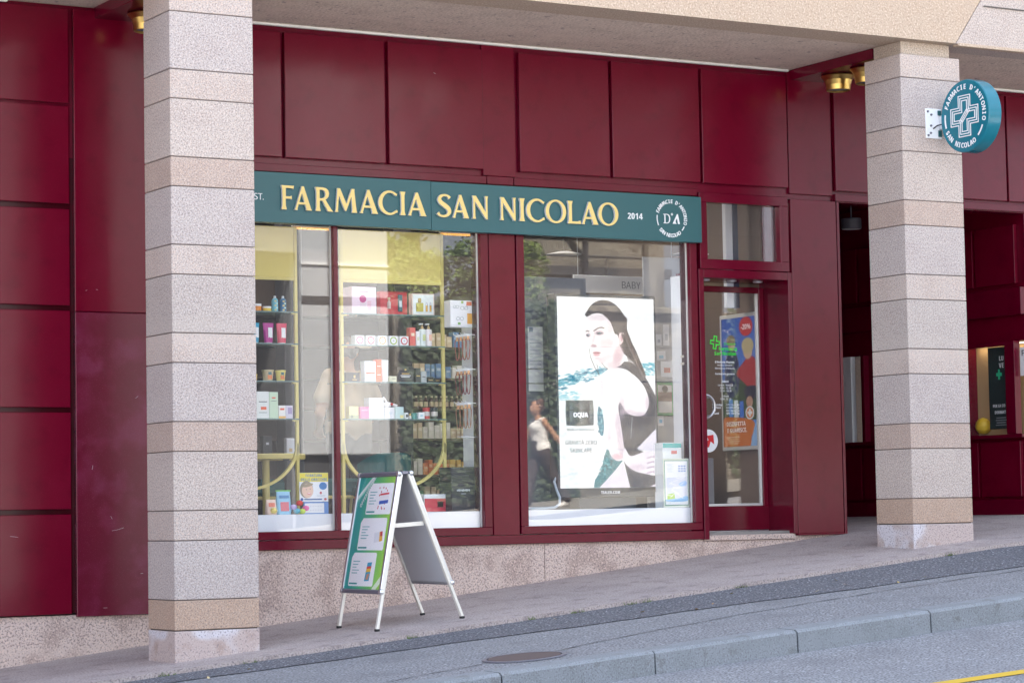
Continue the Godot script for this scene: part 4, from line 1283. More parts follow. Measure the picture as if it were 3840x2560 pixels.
func screen_picture() -> ImageTexture:
	var im := Image.create(600, 1200, false, Image.FORMAT_RGB8)
	im.fill(Color8(248, 251, 254))
	var r := RandomNumberGenerator.new()
	r.seed = 5
	var spot := func(x: float, y: float): return av([x, y])[0]
	# pale spray and teal sea
	for k in 150:
		soft_oval(im, Vector2(r.randf() * 0.6, 0.48 + r.randf() * 0.52), r.randf_range(20, 70), r.randf_range(8, 24), Color8(206, 230, 240), 0.3, r.randf_range(-0.4, 0.2))
	for k in 260:
		var x := r.randf_range(330, 770)
		var crest := 1405.0 - (x - 340.0) * 0.25
		var y := crest + r.randfn() * 26.0
		soft_oval(im, spot.call(x, y), r.randf_range(14, 46), r.randf_range(5, 13), [Color8(20, 132, 164), Color8(66, 172, 196), Color8(10, 104, 140), Color8(236, 248, 252)][k % 4], 0.75, -0.22 + r.randfn() * 0.15)
	for k in 70:
		soft_oval(im, spot.call(r.randf_range(1080, 1225), r.randf_range(1228, 1340)), r.randf_range(14, 36), r.randf_range(6, 16), [Color8(30, 146, 176), Color8(90, 190, 208), Color8(226, 244, 248)][k % 3], 0.8, 0.3)
	for k in 50:
		soft_oval(im, spot.call(r.randf_range(340, 520), r.randf_range(1490, 1570)), r.randf_range(10, 30), r.randf_range(4, 9), Color8(70, 180, 206), 0.45, -0.3)
	# rocks
	blend_poly(im, smooth_closed(av([705, 1625, 738, 1690, 752, 1790, 745, 1890, 718, 1886, 700, 1800, 692, 1700])), Color8(40, 126, 152))
	blend_poly(im, av([780, 2020, 926, 2128, 800, 2290, 731, 2372, 664, 2374, 674, 2300, 731, 2218, 756, 2090]), Color8(44, 122, 136))
	for k in 150:
		var px := r.randf_range(690, 900)
		var py := r.randf_range(2060, 2350)
		if px + (py - 2060) * 0.66 < 915 and px + (py - 2060) * 0.33 > 775:
			soft_oval(im, spot.call(px, py), r.randf_range(8, 22), r.randf_range(6, 14), [Color8(120, 190, 196), Color8(14, 74, 92), Color8(60, 150, 160)][k % 3], 0.8, r.randf() * 3)
	for k in 30:
		soft_oval(im, spot.call(r.randf_range(695, 745), r.randf_range(1650, 1870)), 9, 16, [Color8(150, 206, 216), Color8(16, 90, 118)][k % 2], 0.7)
	# hair behind
	blend_poly(im, smooth_closed(av([588, 800, 592, 745, 640, 682, 705, 650, 780, 652, 850, 690, 905, 748, 942, 830, 962, 930, 992, 1005, 1022, 1100, 1062, 1190, 1112, 1280, 1138, 1352, 1096, 1322, 1052, 1262, 1000, 1200, 930, 1140, 890, 1060, 850, 960, 800, 830])), Color8(46, 41, 48))
	for k in 44:
		var t := k / 43.0
		var a := Vector2(760 + 130 * t, 664 + 80 * t)
		var b := Vector2(866 + 90 * t, 900 + 40 * t)
		var c := Vector2(925 + 205 * t + r.randfn() * 10, 1120 + 220 * t + r.randfn() * 14)
		blend_stroke(im, av([a.x, a.y, (a.x + b.x) / 2 + 36, (a.y + b.y) / 2 - 20, b.x, b.y, (b.x + c.x) / 2 + 8, (b.y + c.y) / 2, c.x, c.y]), r.randf_range(0.002, 0.006), [Color8(74, 60, 58), Color8(40, 36, 44), Color8(30, 27, 36), Color8(56, 47, 52), Color8(160, 118, 94) if t > 0.75 else Color8(46, 40, 46)][k % 5], 0.8)
	# suit
	blend_poly(im, smooth_closed(av([846, 1284, 880, 1240, 915, 1216, 1000, 1226, 1085, 1296, 1150, 1390, 1210, 1500, 1238, 1580, 1246, 1840, 1160, 1930, 1060, 2020, 1120, 2052, 1015, 2104, 950, 2050, 926, 1930, 895, 1760, 880, 1640, 900, 1500, 900, 1380])), Color8(38, 46, 66))
	blend_poly(im, av([936, 2130, 1020, 2214, 1250, 2270, 1252, 2376, 996, 2372]), Color8(58, 66, 84))
	for k in 40:
		soft_oval(im, spot.call(r.randf_range(960, 1230), r.randf_range(1740, 2000)), 60, 90, [Color8(70, 78, 92), Color8(30, 36, 56)][k % 2], 0.25)
	# arm and shoulder
	var arm := smooth_closed(av([862, 1272, 780, 1292, 715, 1350, 690, 1430, 700, 1520, 736, 1640, 756, 1730, 780, 1925, 812, 2070, 872, 2128, 926, 2120, 943, 2076, 926, 1925, 902, 1763, 884, 1650, 900, 1594, 955, 1680, 1032, 1716, 1120, 1706, 1162, 1634, 1164, 1560, 1130, 1460, 1070, 1380, 990, 1312, 930, 1282]))
	blend_poly(im, arm, Color8(246, 243, 247))
	for e in [[915, 1640, 40, 150, 0.55], [880, 1800, 36, 150, 0.6], [905, 1950, 40, 150, 0.6], [925, 2060, 34, 70, 0.6], [980, 1680, 90, 34, 0.6], [1080, 1700, 90, 30, 0.6], [1150, 1600, 28, 80, 0.5], [800, 1900, 26, 160, 0.35], [850, 2090, 60, 40, 0.6], [730, 1480, 26, 120, 0.3]]:
		soft_oval(im, spot.call(e[0], e[1]), e[2], e[3], Color8(204, 184, 204), e[4])
	soft_oval(im, spot.call(880, 2090), 60, 44, Color8(226, 160, 176), 0.45)
	# hand at the hip and skin under the suit
	blend_poly(im, smooth_closed(av([945, 2010, 1000, 2086, 1138, 2044, 1243, 2070, 1252, 2160, 1250, 2262, 1120, 2246, 1016, 2212, 935, 2128])), Color8(236, 231, 242))
	for k in 4:
		var y := 2082 + k * 46
		blend_stroke(im, av([1150, y + 26, 1190, y + 12, 1250, y + 10]), 0.008, Color8(168, 150, 180), 0.7)
		soft_oval(im, spot.call(1215, y + 36), 40, 16, Color8(250, 248, 252), 0.6)
	soft_oval(im, spot.call(1060, 2190), 110, 40, Color8(196, 176, 200), 0.5)
	blend_poly(im, av([1238, 1832, 1056, 2018, 1170, 2038, 1248, 2050]), Color8(228, 226, 242))
	blend_poly(im, av([930, 2137, 995, 2376, 712, 2376]), Color8(226, 222, 238))
	blend_poly(im, av([1180, 2368, 1250, 2334, 1250, 2368]), Color8(232, 228, 242))
	for k in 18:
		var p = spot.call(1012 - k * 0.6, 1730 + k * 11)
		blend_oval(im, p.x, p.y, 0.006, 0.0018, Color8(196, 200, 208), 1.0)
	# face and neck
	blend_poly(im, smooth_closed(av([592, 798, 640, 774, 705, 770, 768, 794, 808, 850, 832, 925, 868, 965, 892, 1050, 880, 1120, 900, 1168, 934, 1212, 880, 1262, 790, 1292, 752, 1246, 700, 1232, 655, 1196, 641, 1152, 650, 1120, 634, 1092, 616, 1072, 612, 1046, 600, 1000, 584, 972, 582, 920])), Color8(250, 243, 245))
	soft_oval(im, spot.call(880, 1160), 60, 130, Color8(206, 172, 184), 0.75, 0.25)
	soft_oval(im, spot.call(840, 1250), 90, 50, Color8(214, 190, 202), 0.6)
	soft_oval(im, spot.call(772, 1046), 84, 66, Color8(240, 196, 204), 0.6, -0.4)
	soft_oval(im, spot.call(800, 900), 40, 90, Color8(224, 200, 208), 0.5)
	soft_oval(im, spot.call(700, 810), 110, 34, Color8(222, 206, 216), 0.5)
	soft_oval(im, spot.call(760, 1190), 100, 40, Color8(236, 206, 214), 0.5, -0.5)
	blend_poly(im, smooth_closed(av([884, 968, 905, 940, 930, 950, 928, 1020, 900, 1062, 884, 1040])), Color8(240, 214, 218))
	soft_oval(im, spot.call(908, 1000), 12, 40, Color8(190, 140, 150), 0.7)
	# brows, eyes, nose and mouth
	soft_oval(im, spot.call(704, 952), 58, 30, Color8(170, 140, 156), 0.7)
	soft_oval(im, spot.call(602, 972), 30, 26, Color8(170, 140, 156), 0.7)
	blend_stroke(im, av([650, 934, 690, 908, 722, 900, 752, 908]), 0.0075, Color8(84, 70, 74), 0.75)
	blend_stroke(im, av([580, 938, 594, 931, 612, 938]), 0.007, Color8(90, 76, 80), 0.75)
	blend_poly(im, smooth_closed(av([676, 954, 702, 942, 730, 950, 738, 956, 704, 965, 682, 961])), Color8(70, 74, 88))
	blend_oval(im, 0.432, 0.1865, 0.010, 0.0048, Color8(116, 164, 180))
	blend_oval(im, 0.432, 0.1865, 0.005, 0.003, Color8(20, 26, 34))
	blend_poly(im, smooth_closed(av([584, 974, 600, 962, 616, 972, 603, 984])), Color8(72, 80, 94))
	blend_oval(im, 0.319, 0.198, 0.006, 0.0036, Color8(116, 164, 180))
	soft_oval(im, spot.call(652, 1010), 16, 60, Color8(226, 204, 214), 0.7, 0.2)
	soft_oval(im, spot.call(654, 1070), 36, 20, Color8(176, 138, 150), 0.8)
	soft_oval(im, spot.call(682, 1134), 48, 16, Color8(186, 120, 134), 0.95)
	soft_oval(im, spot.call(680, 1152), 40, 18, Color8(224, 160, 170), 0.9)
	blend_stroke(im, av([644, 1138, 680, 1141, 718, 1135]), 0.0035, Color8(120, 74, 88), 0.7)
	soft_oval(im, spot.call(690, 1186), 40, 14, Color8(220, 190, 200), 0.6)
	# front hair and loose strands
	blend_poly(im, smooth_closed(av([586, 802, 590, 750, 640, 684, 705, 650, 790, 655, 870, 708, 925, 790, 950, 900, 930, 950, 890, 950, 850, 962, 826, 900, 800, 840, 762, 796, 700, 768, 640, 776])), Color8(44, 40, 48))
	for k in 34:
		var t := k / 33.0
		blend_stroke(im, av([598 + t * 160, 782 - t * 112, 690 + t * 140, 736 - t * 34, 800 + t * 110, 840 - t * 30, 880 + t * 60, 948]), r.randf_range(0.0015, 0.004), [Color8(84, 74, 76), Color8(26, 25, 34), Color8(112, 98, 94), Color8(56, 50, 58)][k % 4], 0.6)
	soft_oval(im, spot.call(780, 720), 80, 40, Color8(96, 88, 86), 0.35, 0.5)
	for k in 16:
		var t := k / 15.0
		blend_stroke(im, av([905 + 34 * t, 960, 945 + 42 * t, 1090, 968 + 76 * t, 1200, 1000 + 124 * t, 1330 + 40 * t]), 0.003, [Color8(86, 66, 60), Color8(40, 35, 43), Color8(238, 234, 236) if t > 0.8 else Color8(50, 43, 49)][k % 3], 0.75)
	blend_stroke(im, av([614, 1096, 624, 1170, 660, 1260, 708, 1346]), 0.004, Color8(40, 40, 48), 0.9)
	blend_stroke(im, av([684, 1232, 692, 1290, 706, 1340]), 0.003, Color8(40, 40, 48), 0.9)
	blend_stroke(im, av([728, 1228, 752, 1262, 788, 1286]), 0.003, Color8(40, 40, 48), 0.9)
	# jar
	blend_poly(im, av([404, 1572, 650, 1572, 658, 1800, 520, 1809, 412, 1800]), Color8(70, 82, 90))
	for k in 14:
		soft_oval(im, spot.call(415 + k * 18, 1690), 16, 130, [Color8(50, 60, 70), Color8(128, 140, 148), Color8(64, 76, 84), Color8(40, 50, 60), Color8(96, 108, 116)][(k * 3) % 5], 0.7)
	blend_stroke(im, av([406, 1662, 654, 1662]), 0.004, Color8(36, 44, 52))
	im.resize(300, 600, Image.INTERPOLATE_LANCZOS)
	return ImageTexture.create_from_image(im)

func board_picture() -> ImageTexture:
	var im := Image.create(560, 840, false, Image.FORMAT_RGB8)
	im.fill(Color8(20, 152, 148))
	for x in 560:
		var t := clampf((x - 60) / 470.0, 0, 1)
		im.fill_rect(Rect2i(x, 0, 1, 840), Color8(30, 166, 160).lerp(Color8(152, 210, 84), t))
	blend_poly(im, [Vector2(0.0, 0.22), Vector2(0.0, 0.17), Vector2(0.34, 0.0), Vector2(0.46, 0.0)], Color8(226, 240, 236))
	blend_poly(im, [Vector2(0.0, 0.235), Vector2(0.0, 0.205), Vector2(0.40, 0.0), Vector2(0.46, 0.0)], Color8(110, 200, 180), 0.5)
	for card in [[0.28, 0.055, 0.97, 0.335, 0.10], [0.20, 0.365, 0.92, 0.655, 0.06], [0.10, 0.675, 0.78, 0.975, 0.06]]:
		var a: float = card[4]
		blend_poly(im, [Vector2(card[0], card[1] + a * 0.7), Vector2(card[0] + a, card[1]), Vector2(card[2] - 0.02, card[1]), Vector2(card[2], card[1] + 0.015), Vector2(card[2], card[3] - 0.012), Vector2(card[2] - 0.02, card[3]), Vector2(card[0] + 0.02, card[3]), Vector2(card[0], card[3] - 0.015)], Color8(246, 247, 250))
		var w: float = card[2] - card[0]
		for k in 5:
			blend_poly(im, [Vector2(card[0] + w * 0.08, card[1] + 0.075 + k * 0.026), Vector2(card[0] + w * (0.36 - 0.06 * (k % 3)), card[1] + 0.075 + k * 0.026), Vector2(card[0] + w * (0.36 - 0.06 * (k % 3)), card[1] + 0.083 + k * 0.026), Vector2(card[0] + w * 0.08, card[1] + 0.083 + k * 0.026)], Color8(120, 182, 186))
		blend_poly(im, [Vector2(card[0] + 0.02, card[3] - 0.03), Vector2(card[0] + w * 0.36, card[3] - 0.03), Vector2(card[0] + w * 0.36, card[3] - 0.017), Vector2(card[0] + 0.02, card[3] - 0.017)], Color8(18, 150, 148))
	# goods on the cards
	for k in 16:
		blend_oval(im, 0.72 + 0.16 * sin(k * 2.4) * (0.4 + 0.6 * fmod(k * 0.37, 1.0)), 0.19 + 0.095 * cos(k * 1.7), 0.012, 0.009, Color8(206, 70, 80))
	blend_poly(im, [Vector2(0.62, 0.155), Vector2(0.86, 0.145), Vector2(0.86, 0.215), Vector2(0.62, 0.225)], Color8(242, 240, 242))
	blend_poly(im, [Vector2(0.62, 0.215), Vector2(0.86, 0.205), Vector2(0.86, 0.235), Vector2(0.62, 0.245)], Color8(52, 98, 190))
	blend_poly(im, [Vector2(0.62, 0.150), Vector2(0.86, 0.140), Vector2(0.86, 0.155), Vector2(0.62, 0.165)], Color8(214, 60, 72))
	blend_poly(im, [Vector2(0.62, 0.50), Vector2(0.84, 0.485), Vector2(0.86, 0.57), Vector2(0.64, 0.59)], Color8(228, 230, 236))
	blend_poly(im, [Vector2(0.76, 0.49), Vector2(0.84, 0.485), Vector2(0.86, 0.57), Vector2(0.78, 0.578)], Color8(236, 176, 60))
	blend_poly(im, [Vector2(0.78, 0.488), Vector2(0.84, 0.485), Vector2(0.85, 0.525), Vector2(0.79, 0.53)], Color8(196, 62, 70))
	blend_poly(im, [Vector2(0.56, 0.765), Vector2(0.68, 0.76), Vector2(0.66, 0.925), Vector2(0.53, 0.93)], Color8(40, 160, 196))
	blend_poly(im, [Vector2(0.555, 0.815), Vector2(0.675, 0.81), Vector2(0.67, 0.845), Vector2(0.55, 0.85)], Color8(238, 190, 60))
	blend_poly(im, [Vector2(0.555, 0.80), Vector2(0.675, 0.795), Vector2(0.67, 0.815), Vector2(0.552, 0.82)], Color8(214, 70, 60))
	blend_poly(im, [Vector2(0.58, 0.865), Vector2(0.65, 0.86), Vector2(0.63, 0.915), Vector2(0.56, 0.915)], Color8(196, 150, 120))
	blend_poly(im, [Vector2(0.76, 1.0), Vector2(1.0, 0.86), Vector2(1.0, 0.93), Vector2(0.88, 1.0)], Color8(228, 240, 214))
	return finish(im, 280, 420)

func lightbox_picture() -> ImageTexture:
	var im := Image.create(300, 720, false, Image.FORMAT_RGB8)
	for y in 720:
		im.fill_rect(Rect2i(0, y, 300, 1), Color8(46, 96, 196).lerp(Color8(92, 146, 224), y / 420.0 if y < 420 else 1.0))
	blend_poly(im, [Vector2(0, 0.50), Vector2(0.3, 0.47), Vector2(1, 0.50), Vector2(1, 0.80), Vector2(0, 0.80)], Color8(58, 84, 50))
	# two people kneeling in a meadow, as printed
	blend_poly(im, smooth_closed([Vector2(0.10, 0.34), Vector2(0.26, 0.23), Vector2(0.44, 0.28), Vector2(0.52, 0.42), Vector2(0.46, 0.58), Vector2(0.20, 0.62), Vector2(0.08, 0.5)]), Color8(34, 44, 92))
	blend_oval(im, 0.30, 0.20, 0.11, 0.055, Color8(206, 168, 140))
	blend_oval(im, 0.28, 0.175, 0.13, 0.045, Color8(150, 130, 100))
	blend_poly(im, smooth_closed([Vector2(0.62, 0.36), Vector2(0.80, 0.31), Vector2(1.0, 0.34), Vector2(1.02, 0.54), Vector2(0.80, 0.55), Vector2(0.62, 0.50), Vector2(0.44, 0.45), Vector2(0.46, 0.41)]), Color8(186, 40, 44))
	blend_oval(im, 0.78, 0.26, 0.14, 0.07, Color8(222, 186, 156))
	blend_oval(im, 0.78, 0.225, 0.18, 0.062, Color8(206, 188, 142))
	blend_poly(im, smooth_closed([Vector2(0.66, 0.55), Vector2(0.98, 0.54), Vector2(1.0, 0.62), Vector2(0.8, 0.66), Vector2(0.68, 0.62)]), Color8(40, 42, 62))
	blend_oval(im, 0.80, 0.66, 0.10, 0.045, Color8(196, 150, 126))
	for k in 3:
		blend_poly(im, [Vector2(0.18 + k * 0.16, 0.63 + 0.01 * k), Vector2(0.30 + k * 0.16, 0.63 + 0.01 * k), Vector2(0.31 + k * 0.16, 0.80), Vector2(0.17 + k * 0.16, 0.80)], [Color8(80, 146, 226), Color8(226, 234, 244), Color8(60, 120, 214)][k])
	blend_poly(im, smooth_closed([Vector2(-0.02, 0.79), Vector2(0.4, 0.775), Vector2(0.86, 0.80), Vector2(0.94, 0.86), Vector2(0.84, 0.93), Vector2(0.74, 1.02), Vector2(-0.05, 1.02)]), Color8(214, 116, 32))
	blend_poly(im, [Vector2(0.80, 1.0), Vector2(0.92, 0.86), Vector2(1, 0.8), Vector2(1, 1)], Color8(150, 190, 236))
	blend_oval(im, 0.74, 0.075, 0.20, 0.075, Color8(214, 40, 40))
	blend_oval(im, 0.80, 0.745, 0.13, 0.052, Color8(238, 240, 244))
	blend_oval(im, 0.80, 0.745, 0.10, 0.040, Color8(224, 120, 40))
	blend_poly(im, [Vector2(0.77, 0.715), Vector2(0.83, 0.715), Vector2(0.83, 0.775), Vector2(0.77, 0.775)], Color8(248, 248, 248))
	blend_poly(im, [Vector2(0.725, 0.734), Vector2(0.875, 0.734), Vector2(0.875, 0.756), Vector2(0.725, 0.756)], Color8(248, 248, 248))
	for k in 4:
		blend_poly(im, [Vector2(0.12, 0.925 + k * 0.016), Vector2(0.5 - 0.05 * (k % 2), 0.925 + k * 0.016), Vector2(0.5 - 0.05 * (k % 2), 0.930 + k * 0.016), Vector2(0.12, 0.930 + k * 0.016)], Color8(246, 220, 196))
	return finish(im, 150, 360)

func card_picture() -> ImageTexture:
	var im := Image.create(320, 300, false, Image.FORMAT_RGB8)
	im.fill(Color8(242, 244, 246))
	im.fill_rect(Rect2i(0, 0, 320, 92), Color8(236, 220, 70))
	blend_oval(im, 0.24, 0.58, 0.23, 0.30, Color8(150, 140, 120))
	blend_oval(im, 0.28, 0.62, 0.20, 0.25, Color8(236, 200, 178))
	blend_oval(im, 0.29, 0.43, 0.19, 0.055, Color8(160, 146, 120), 1.0, -0.25)
	blend_oval(im, 0.24, 0.58, 0.016, 0.013, Color8(90, 84, 82))
	blend_oval(im, 0.37, 0.56, 0.016, 0.013, Color8(90, 84, 82))
	blend_oval(im, 0.33, 0.72, 0.065, 0.035, Color8(226, 130, 130))
	blend_oval(im, 0.33, 0.71, 0.05, 0.015, Color8(250, 248, 246))
	blend_oval(im, 0.82, 0.46, 0.135, 0.13, Color8(40, 122, 190))
	blend_oval(im, 0.74, 0.70, 0.04, 0.05, Color8(196, 90, 96))
	blend_poly(im, [Vector2(0.6, 0.79), Vector2(0.9, 0.79), Vector2(0.9, 0.81), Vector2(0.6, 0.81)], Color8(180, 184, 190))
	blend_poly(im, [Vector2(0.16, 0.90), Vector2(0.78, 0.90), Vector2(0.78, 0.945), Vector2(0.16, 0.945)], Color8(64, 96, 150))
	blend_oval(im, 0.08, 0.92, 0.05, 0.05, Color8(50, 90, 160))
	blend_oval(im, 0.90, 0.92, 0.05, 0.04, Color8(196, 70, 76))
	return finish(im, 160, 150)

func map_picture() -> ImageTexture:
	var im := Image.create(256, 400, false, Image.FORMAT_RGB8)
	im.fill(Color8(246, 248, 246))
	var r := RandomNumberGenerator.new()
	r.seed = 9
	for k in 7:
		blend_poly(im, [Vector2(0.08, 0.06 + k * 0.03), Vector2(0.30 + 0.2 * r.randf(), 0.06 + k * 0.03), Vector2(0.30, 0.068 + k * 0.03), Vector2(0.08, 0.068 + k * 0.03)], Color8(190, 200, 210))
	for k in 9:
		im.fill_rect(Rect2i(150 + (k % 3) * 30, 40 + (k / 3) * 22, 24, 14), Color8(150, 172, 214))
	blend_poly(im, [Vector2(0.06, 0.38), Vector2(0.94, 0.36), Vector2(0.94, 0.90), Vector2(0.06, 0.90)], Color8(222, 226, 236))
	blend_poly(im, smooth_closed([Vector2(0.06, 0.86), Vector2(0.2, 0.80), Vector2(0.5, 0.86), Vector2(0.94, 0.80), Vector2(0.94, 0.92), Vector2(0.06, 0.92)]), Color8(150, 200, 236))
	blend_poly(im, smooth_closed([Vector2(0.60, 0.52), Vector2(0.9, 0.46), Vector2(0.93, 0.55), Vector2(0.7, 0.58)]), Color8(160, 200, 240))
	blend_poly(im, [Vector2(0.08, 0.76), Vector2(0.40, 0.73), Vector2(0.42, 0.86), Vector2(0.08, 0.88)], Color8(176, 214, 92))
	for k in 16:
		var a := Vector2(0.06 + r.randf() * 0.88, 0.38 + r.randf() * 0.45)
		blend_stroke(im, [a, a + Vector2(r.randf_range(-0.4, 0.4), r.randf_range(-0.12, 0.12))], 0.012, Color8(255, 255, 255))
	return finish(im, 128, 200)

# ------------------------------------------------------------------ goods
func goods_box(called: String, label: String, x0: float, x1: float, y0: float, y1: float, zf: float, depth: float, c: Color, prints := [], group := "", lab_cat := "box", rough := 0.45) -> Node3D:
	var t := thing(called, label, lab_cat, Vector3((x0 + x1) / 2, y0, zf - depth / 2), group)
	var w := x1 - x0
	var h := y1 - y0
	part(t, "carton", cbox(Vector3(w, h, depth), 0.002), tint(c, rough), Vector3(0, h / 2, 0))
	for p in prints:
		# [cx, cy, w, h] as shares of the front, colour
		part(t, "print", cbox(Vector3(w * p[2], h * p[3], 0.0016), 0.0), tint(p[4], 0.5), Vector3(w * (p[0] - 0.5), h * p[1], depth / 2 + 0.0004))
	return t

func goods_lathe(called: String, label: String, category: String, x: float, y: float, z: float, profile: Array, c: Color, extra := [], group := "", rough := 0.35) -> Node3D:
	var t := thing(called, label, category, Vector3(x, y, z), group)
	part(t, "body", lathe(profile, 20), tint(c, rough))
	for e in extra:
		part(t, e[0], lathe(e[1], 20), tint(e[2], rough))
	return t

func soft_tube(called: String, label: String, x0: float, x1: float, y: float, h: float, z: float, c: Color, cap: Color, card: Color) -> void:
	var t := thing(called, label, "tube", Vector3((x0 + x1) / 2, y, z), "cosmetic tubes on the glass shelves")
	var w := (x1 - x0) / 2.0
	var st := begin()
	var rows := [[0.72, 0.024, 0.03], [0.80, 0.024, 0.28], [0.9, 0.016, 0.65], [1.0, 0.004, 1.0]]
	for k in rows.size() - 1:
		for i in 16:
			var v := []
			for e in [[k, i], [k, i + 1], [k + 1, i + 1], [k + 1, i]]:
				var r: Array = rows[e[0]]
				var a: float = TAU * e[1] / 16.0
				v.append(Vector3(cos(a) * w * r[0], h * r[2], sin(a) * r[1]))
			quad_auto(st, v[0], v[1], v[2], v[3], v[0] * Vector3(1, 0, 1) + v[1] * Vector3(1, 0, 1))
	part(t, "body", st.commit(), tint(c, 0.35))
	part(t, "cap", lathe([Vector2(0, 0), Vector2(w * 0.62, 0), Vector2(w * 0.62, h * 0.035), Vector2(0, h * 0.035)], 16), tint(cap, 0.4))
	part(t, "print", cbox(Vector3(w * 0.75, h * 0.5, 0.002), 0.0), tint(card, 0.5), Vector3(w * 0.18, h * 0.52, 0.021), Vector3(-0.04, 0, 0))

func shelf_unit(x0: float, x1: float, label: String, lowest: float) -> void:
	var t := thing("shelf_unit", label, "shelf", Vector3((x0 + x1) / 2, -0.25, -2.08), "yellow arched display shelves")
	var o := t.position
	var zf := -1.95
	var u := 0.026
	for z in [zf - u / 2]:
		for x in [x0 + u / 2, x1 - u / 2]:
			part(t, "upright", cbox(Vector3(u, 2.235, u), 0.003), M.shelf_yellow, Vector3(x, -0.25 + 1.1175, z) - o)
	slab(t, "header_panel", Vector3(x0 + u, 1.5905, zf - 0.022) - o, Vector3(x1 - u, 1.985, zf - 0.006) - o, M.panel_yellow, 0.002)
	slab(t, "rail", Vector3(x0 + u, 1.566, zf - u) - o, Vector3(x1 - u, 1.590, zf - 0.001) - o, M.shelf_yellow, 0.003)
	# the arch closing the frame at the bottom
	var r := (x1 - x0) / 2 - u / 2
	for z in [zf - u / 2]:
		var st := begin()
		var n := 28
		for k in n:
			var q := []
			for e in [k, k + 1]:
				var a: float = PI + PI * e / n
				var d := Vector3(cos(a), sin(a) * 0.78, 0)
				var c := Vector3((x0 + x1) / 2, 0.295, z)
				q.append([c + d * (r - u / 2), c + d * (r + u / 2), d])
			var hz := Vector3(0, 0, u / 2)
			quad_auto(st, q[0][0] + hz, q[1][0] + hz, q[1][1] + hz, q[0][1] + hz, Vector3(0, 0, 1))
			quad_auto(st, q[0][0] - hz, q[1][0] - hz, q[1][1] - hz, q[0][1] - hz, Vector3(0, 0, -1))
			quad_auto(st, q[0][1] + hz, q[1][1] + hz, q[1][1] - hz, q[0][1] - hz, q[0][2])
			quad_auto(st, q[0][0] + hz, q[1][0] + hz, q[1][0] - hz, q[0][0] - hz, -q[0][2])
		part(t, "arch", st.commit(), M.shelf_yellow, -o)
	for y in [1.322, 1.074, 0.783, 0.491]:
		slab(t, "glass_shelf", Vector3(x0 + 0.004, y - 0.010, zf - 0.262) - o, Vector3(x1 - 0.004, y, zf + 0.012) - o, M.shelf_glass, 0.001)
		slab(t, "shelf_edge", Vector3(x0 + 0.004, y - 0.0098, zf + 0.0125) - o, Vector3(x1 - 0.004, y - 0.0005, zf + 0.0145) - o, M.glass_edge, 0.0)
		for x in [x0 + u + 0.012, x1 - u - 0.012]:
			slab(t, "clip", Vector3(x - 0.014, y - 0.022, zf - 0.02) - o, Vector3(x + 0.014, y - 0.0105, zf + 0.006) - o, M.shelf_yellow, 0.002)

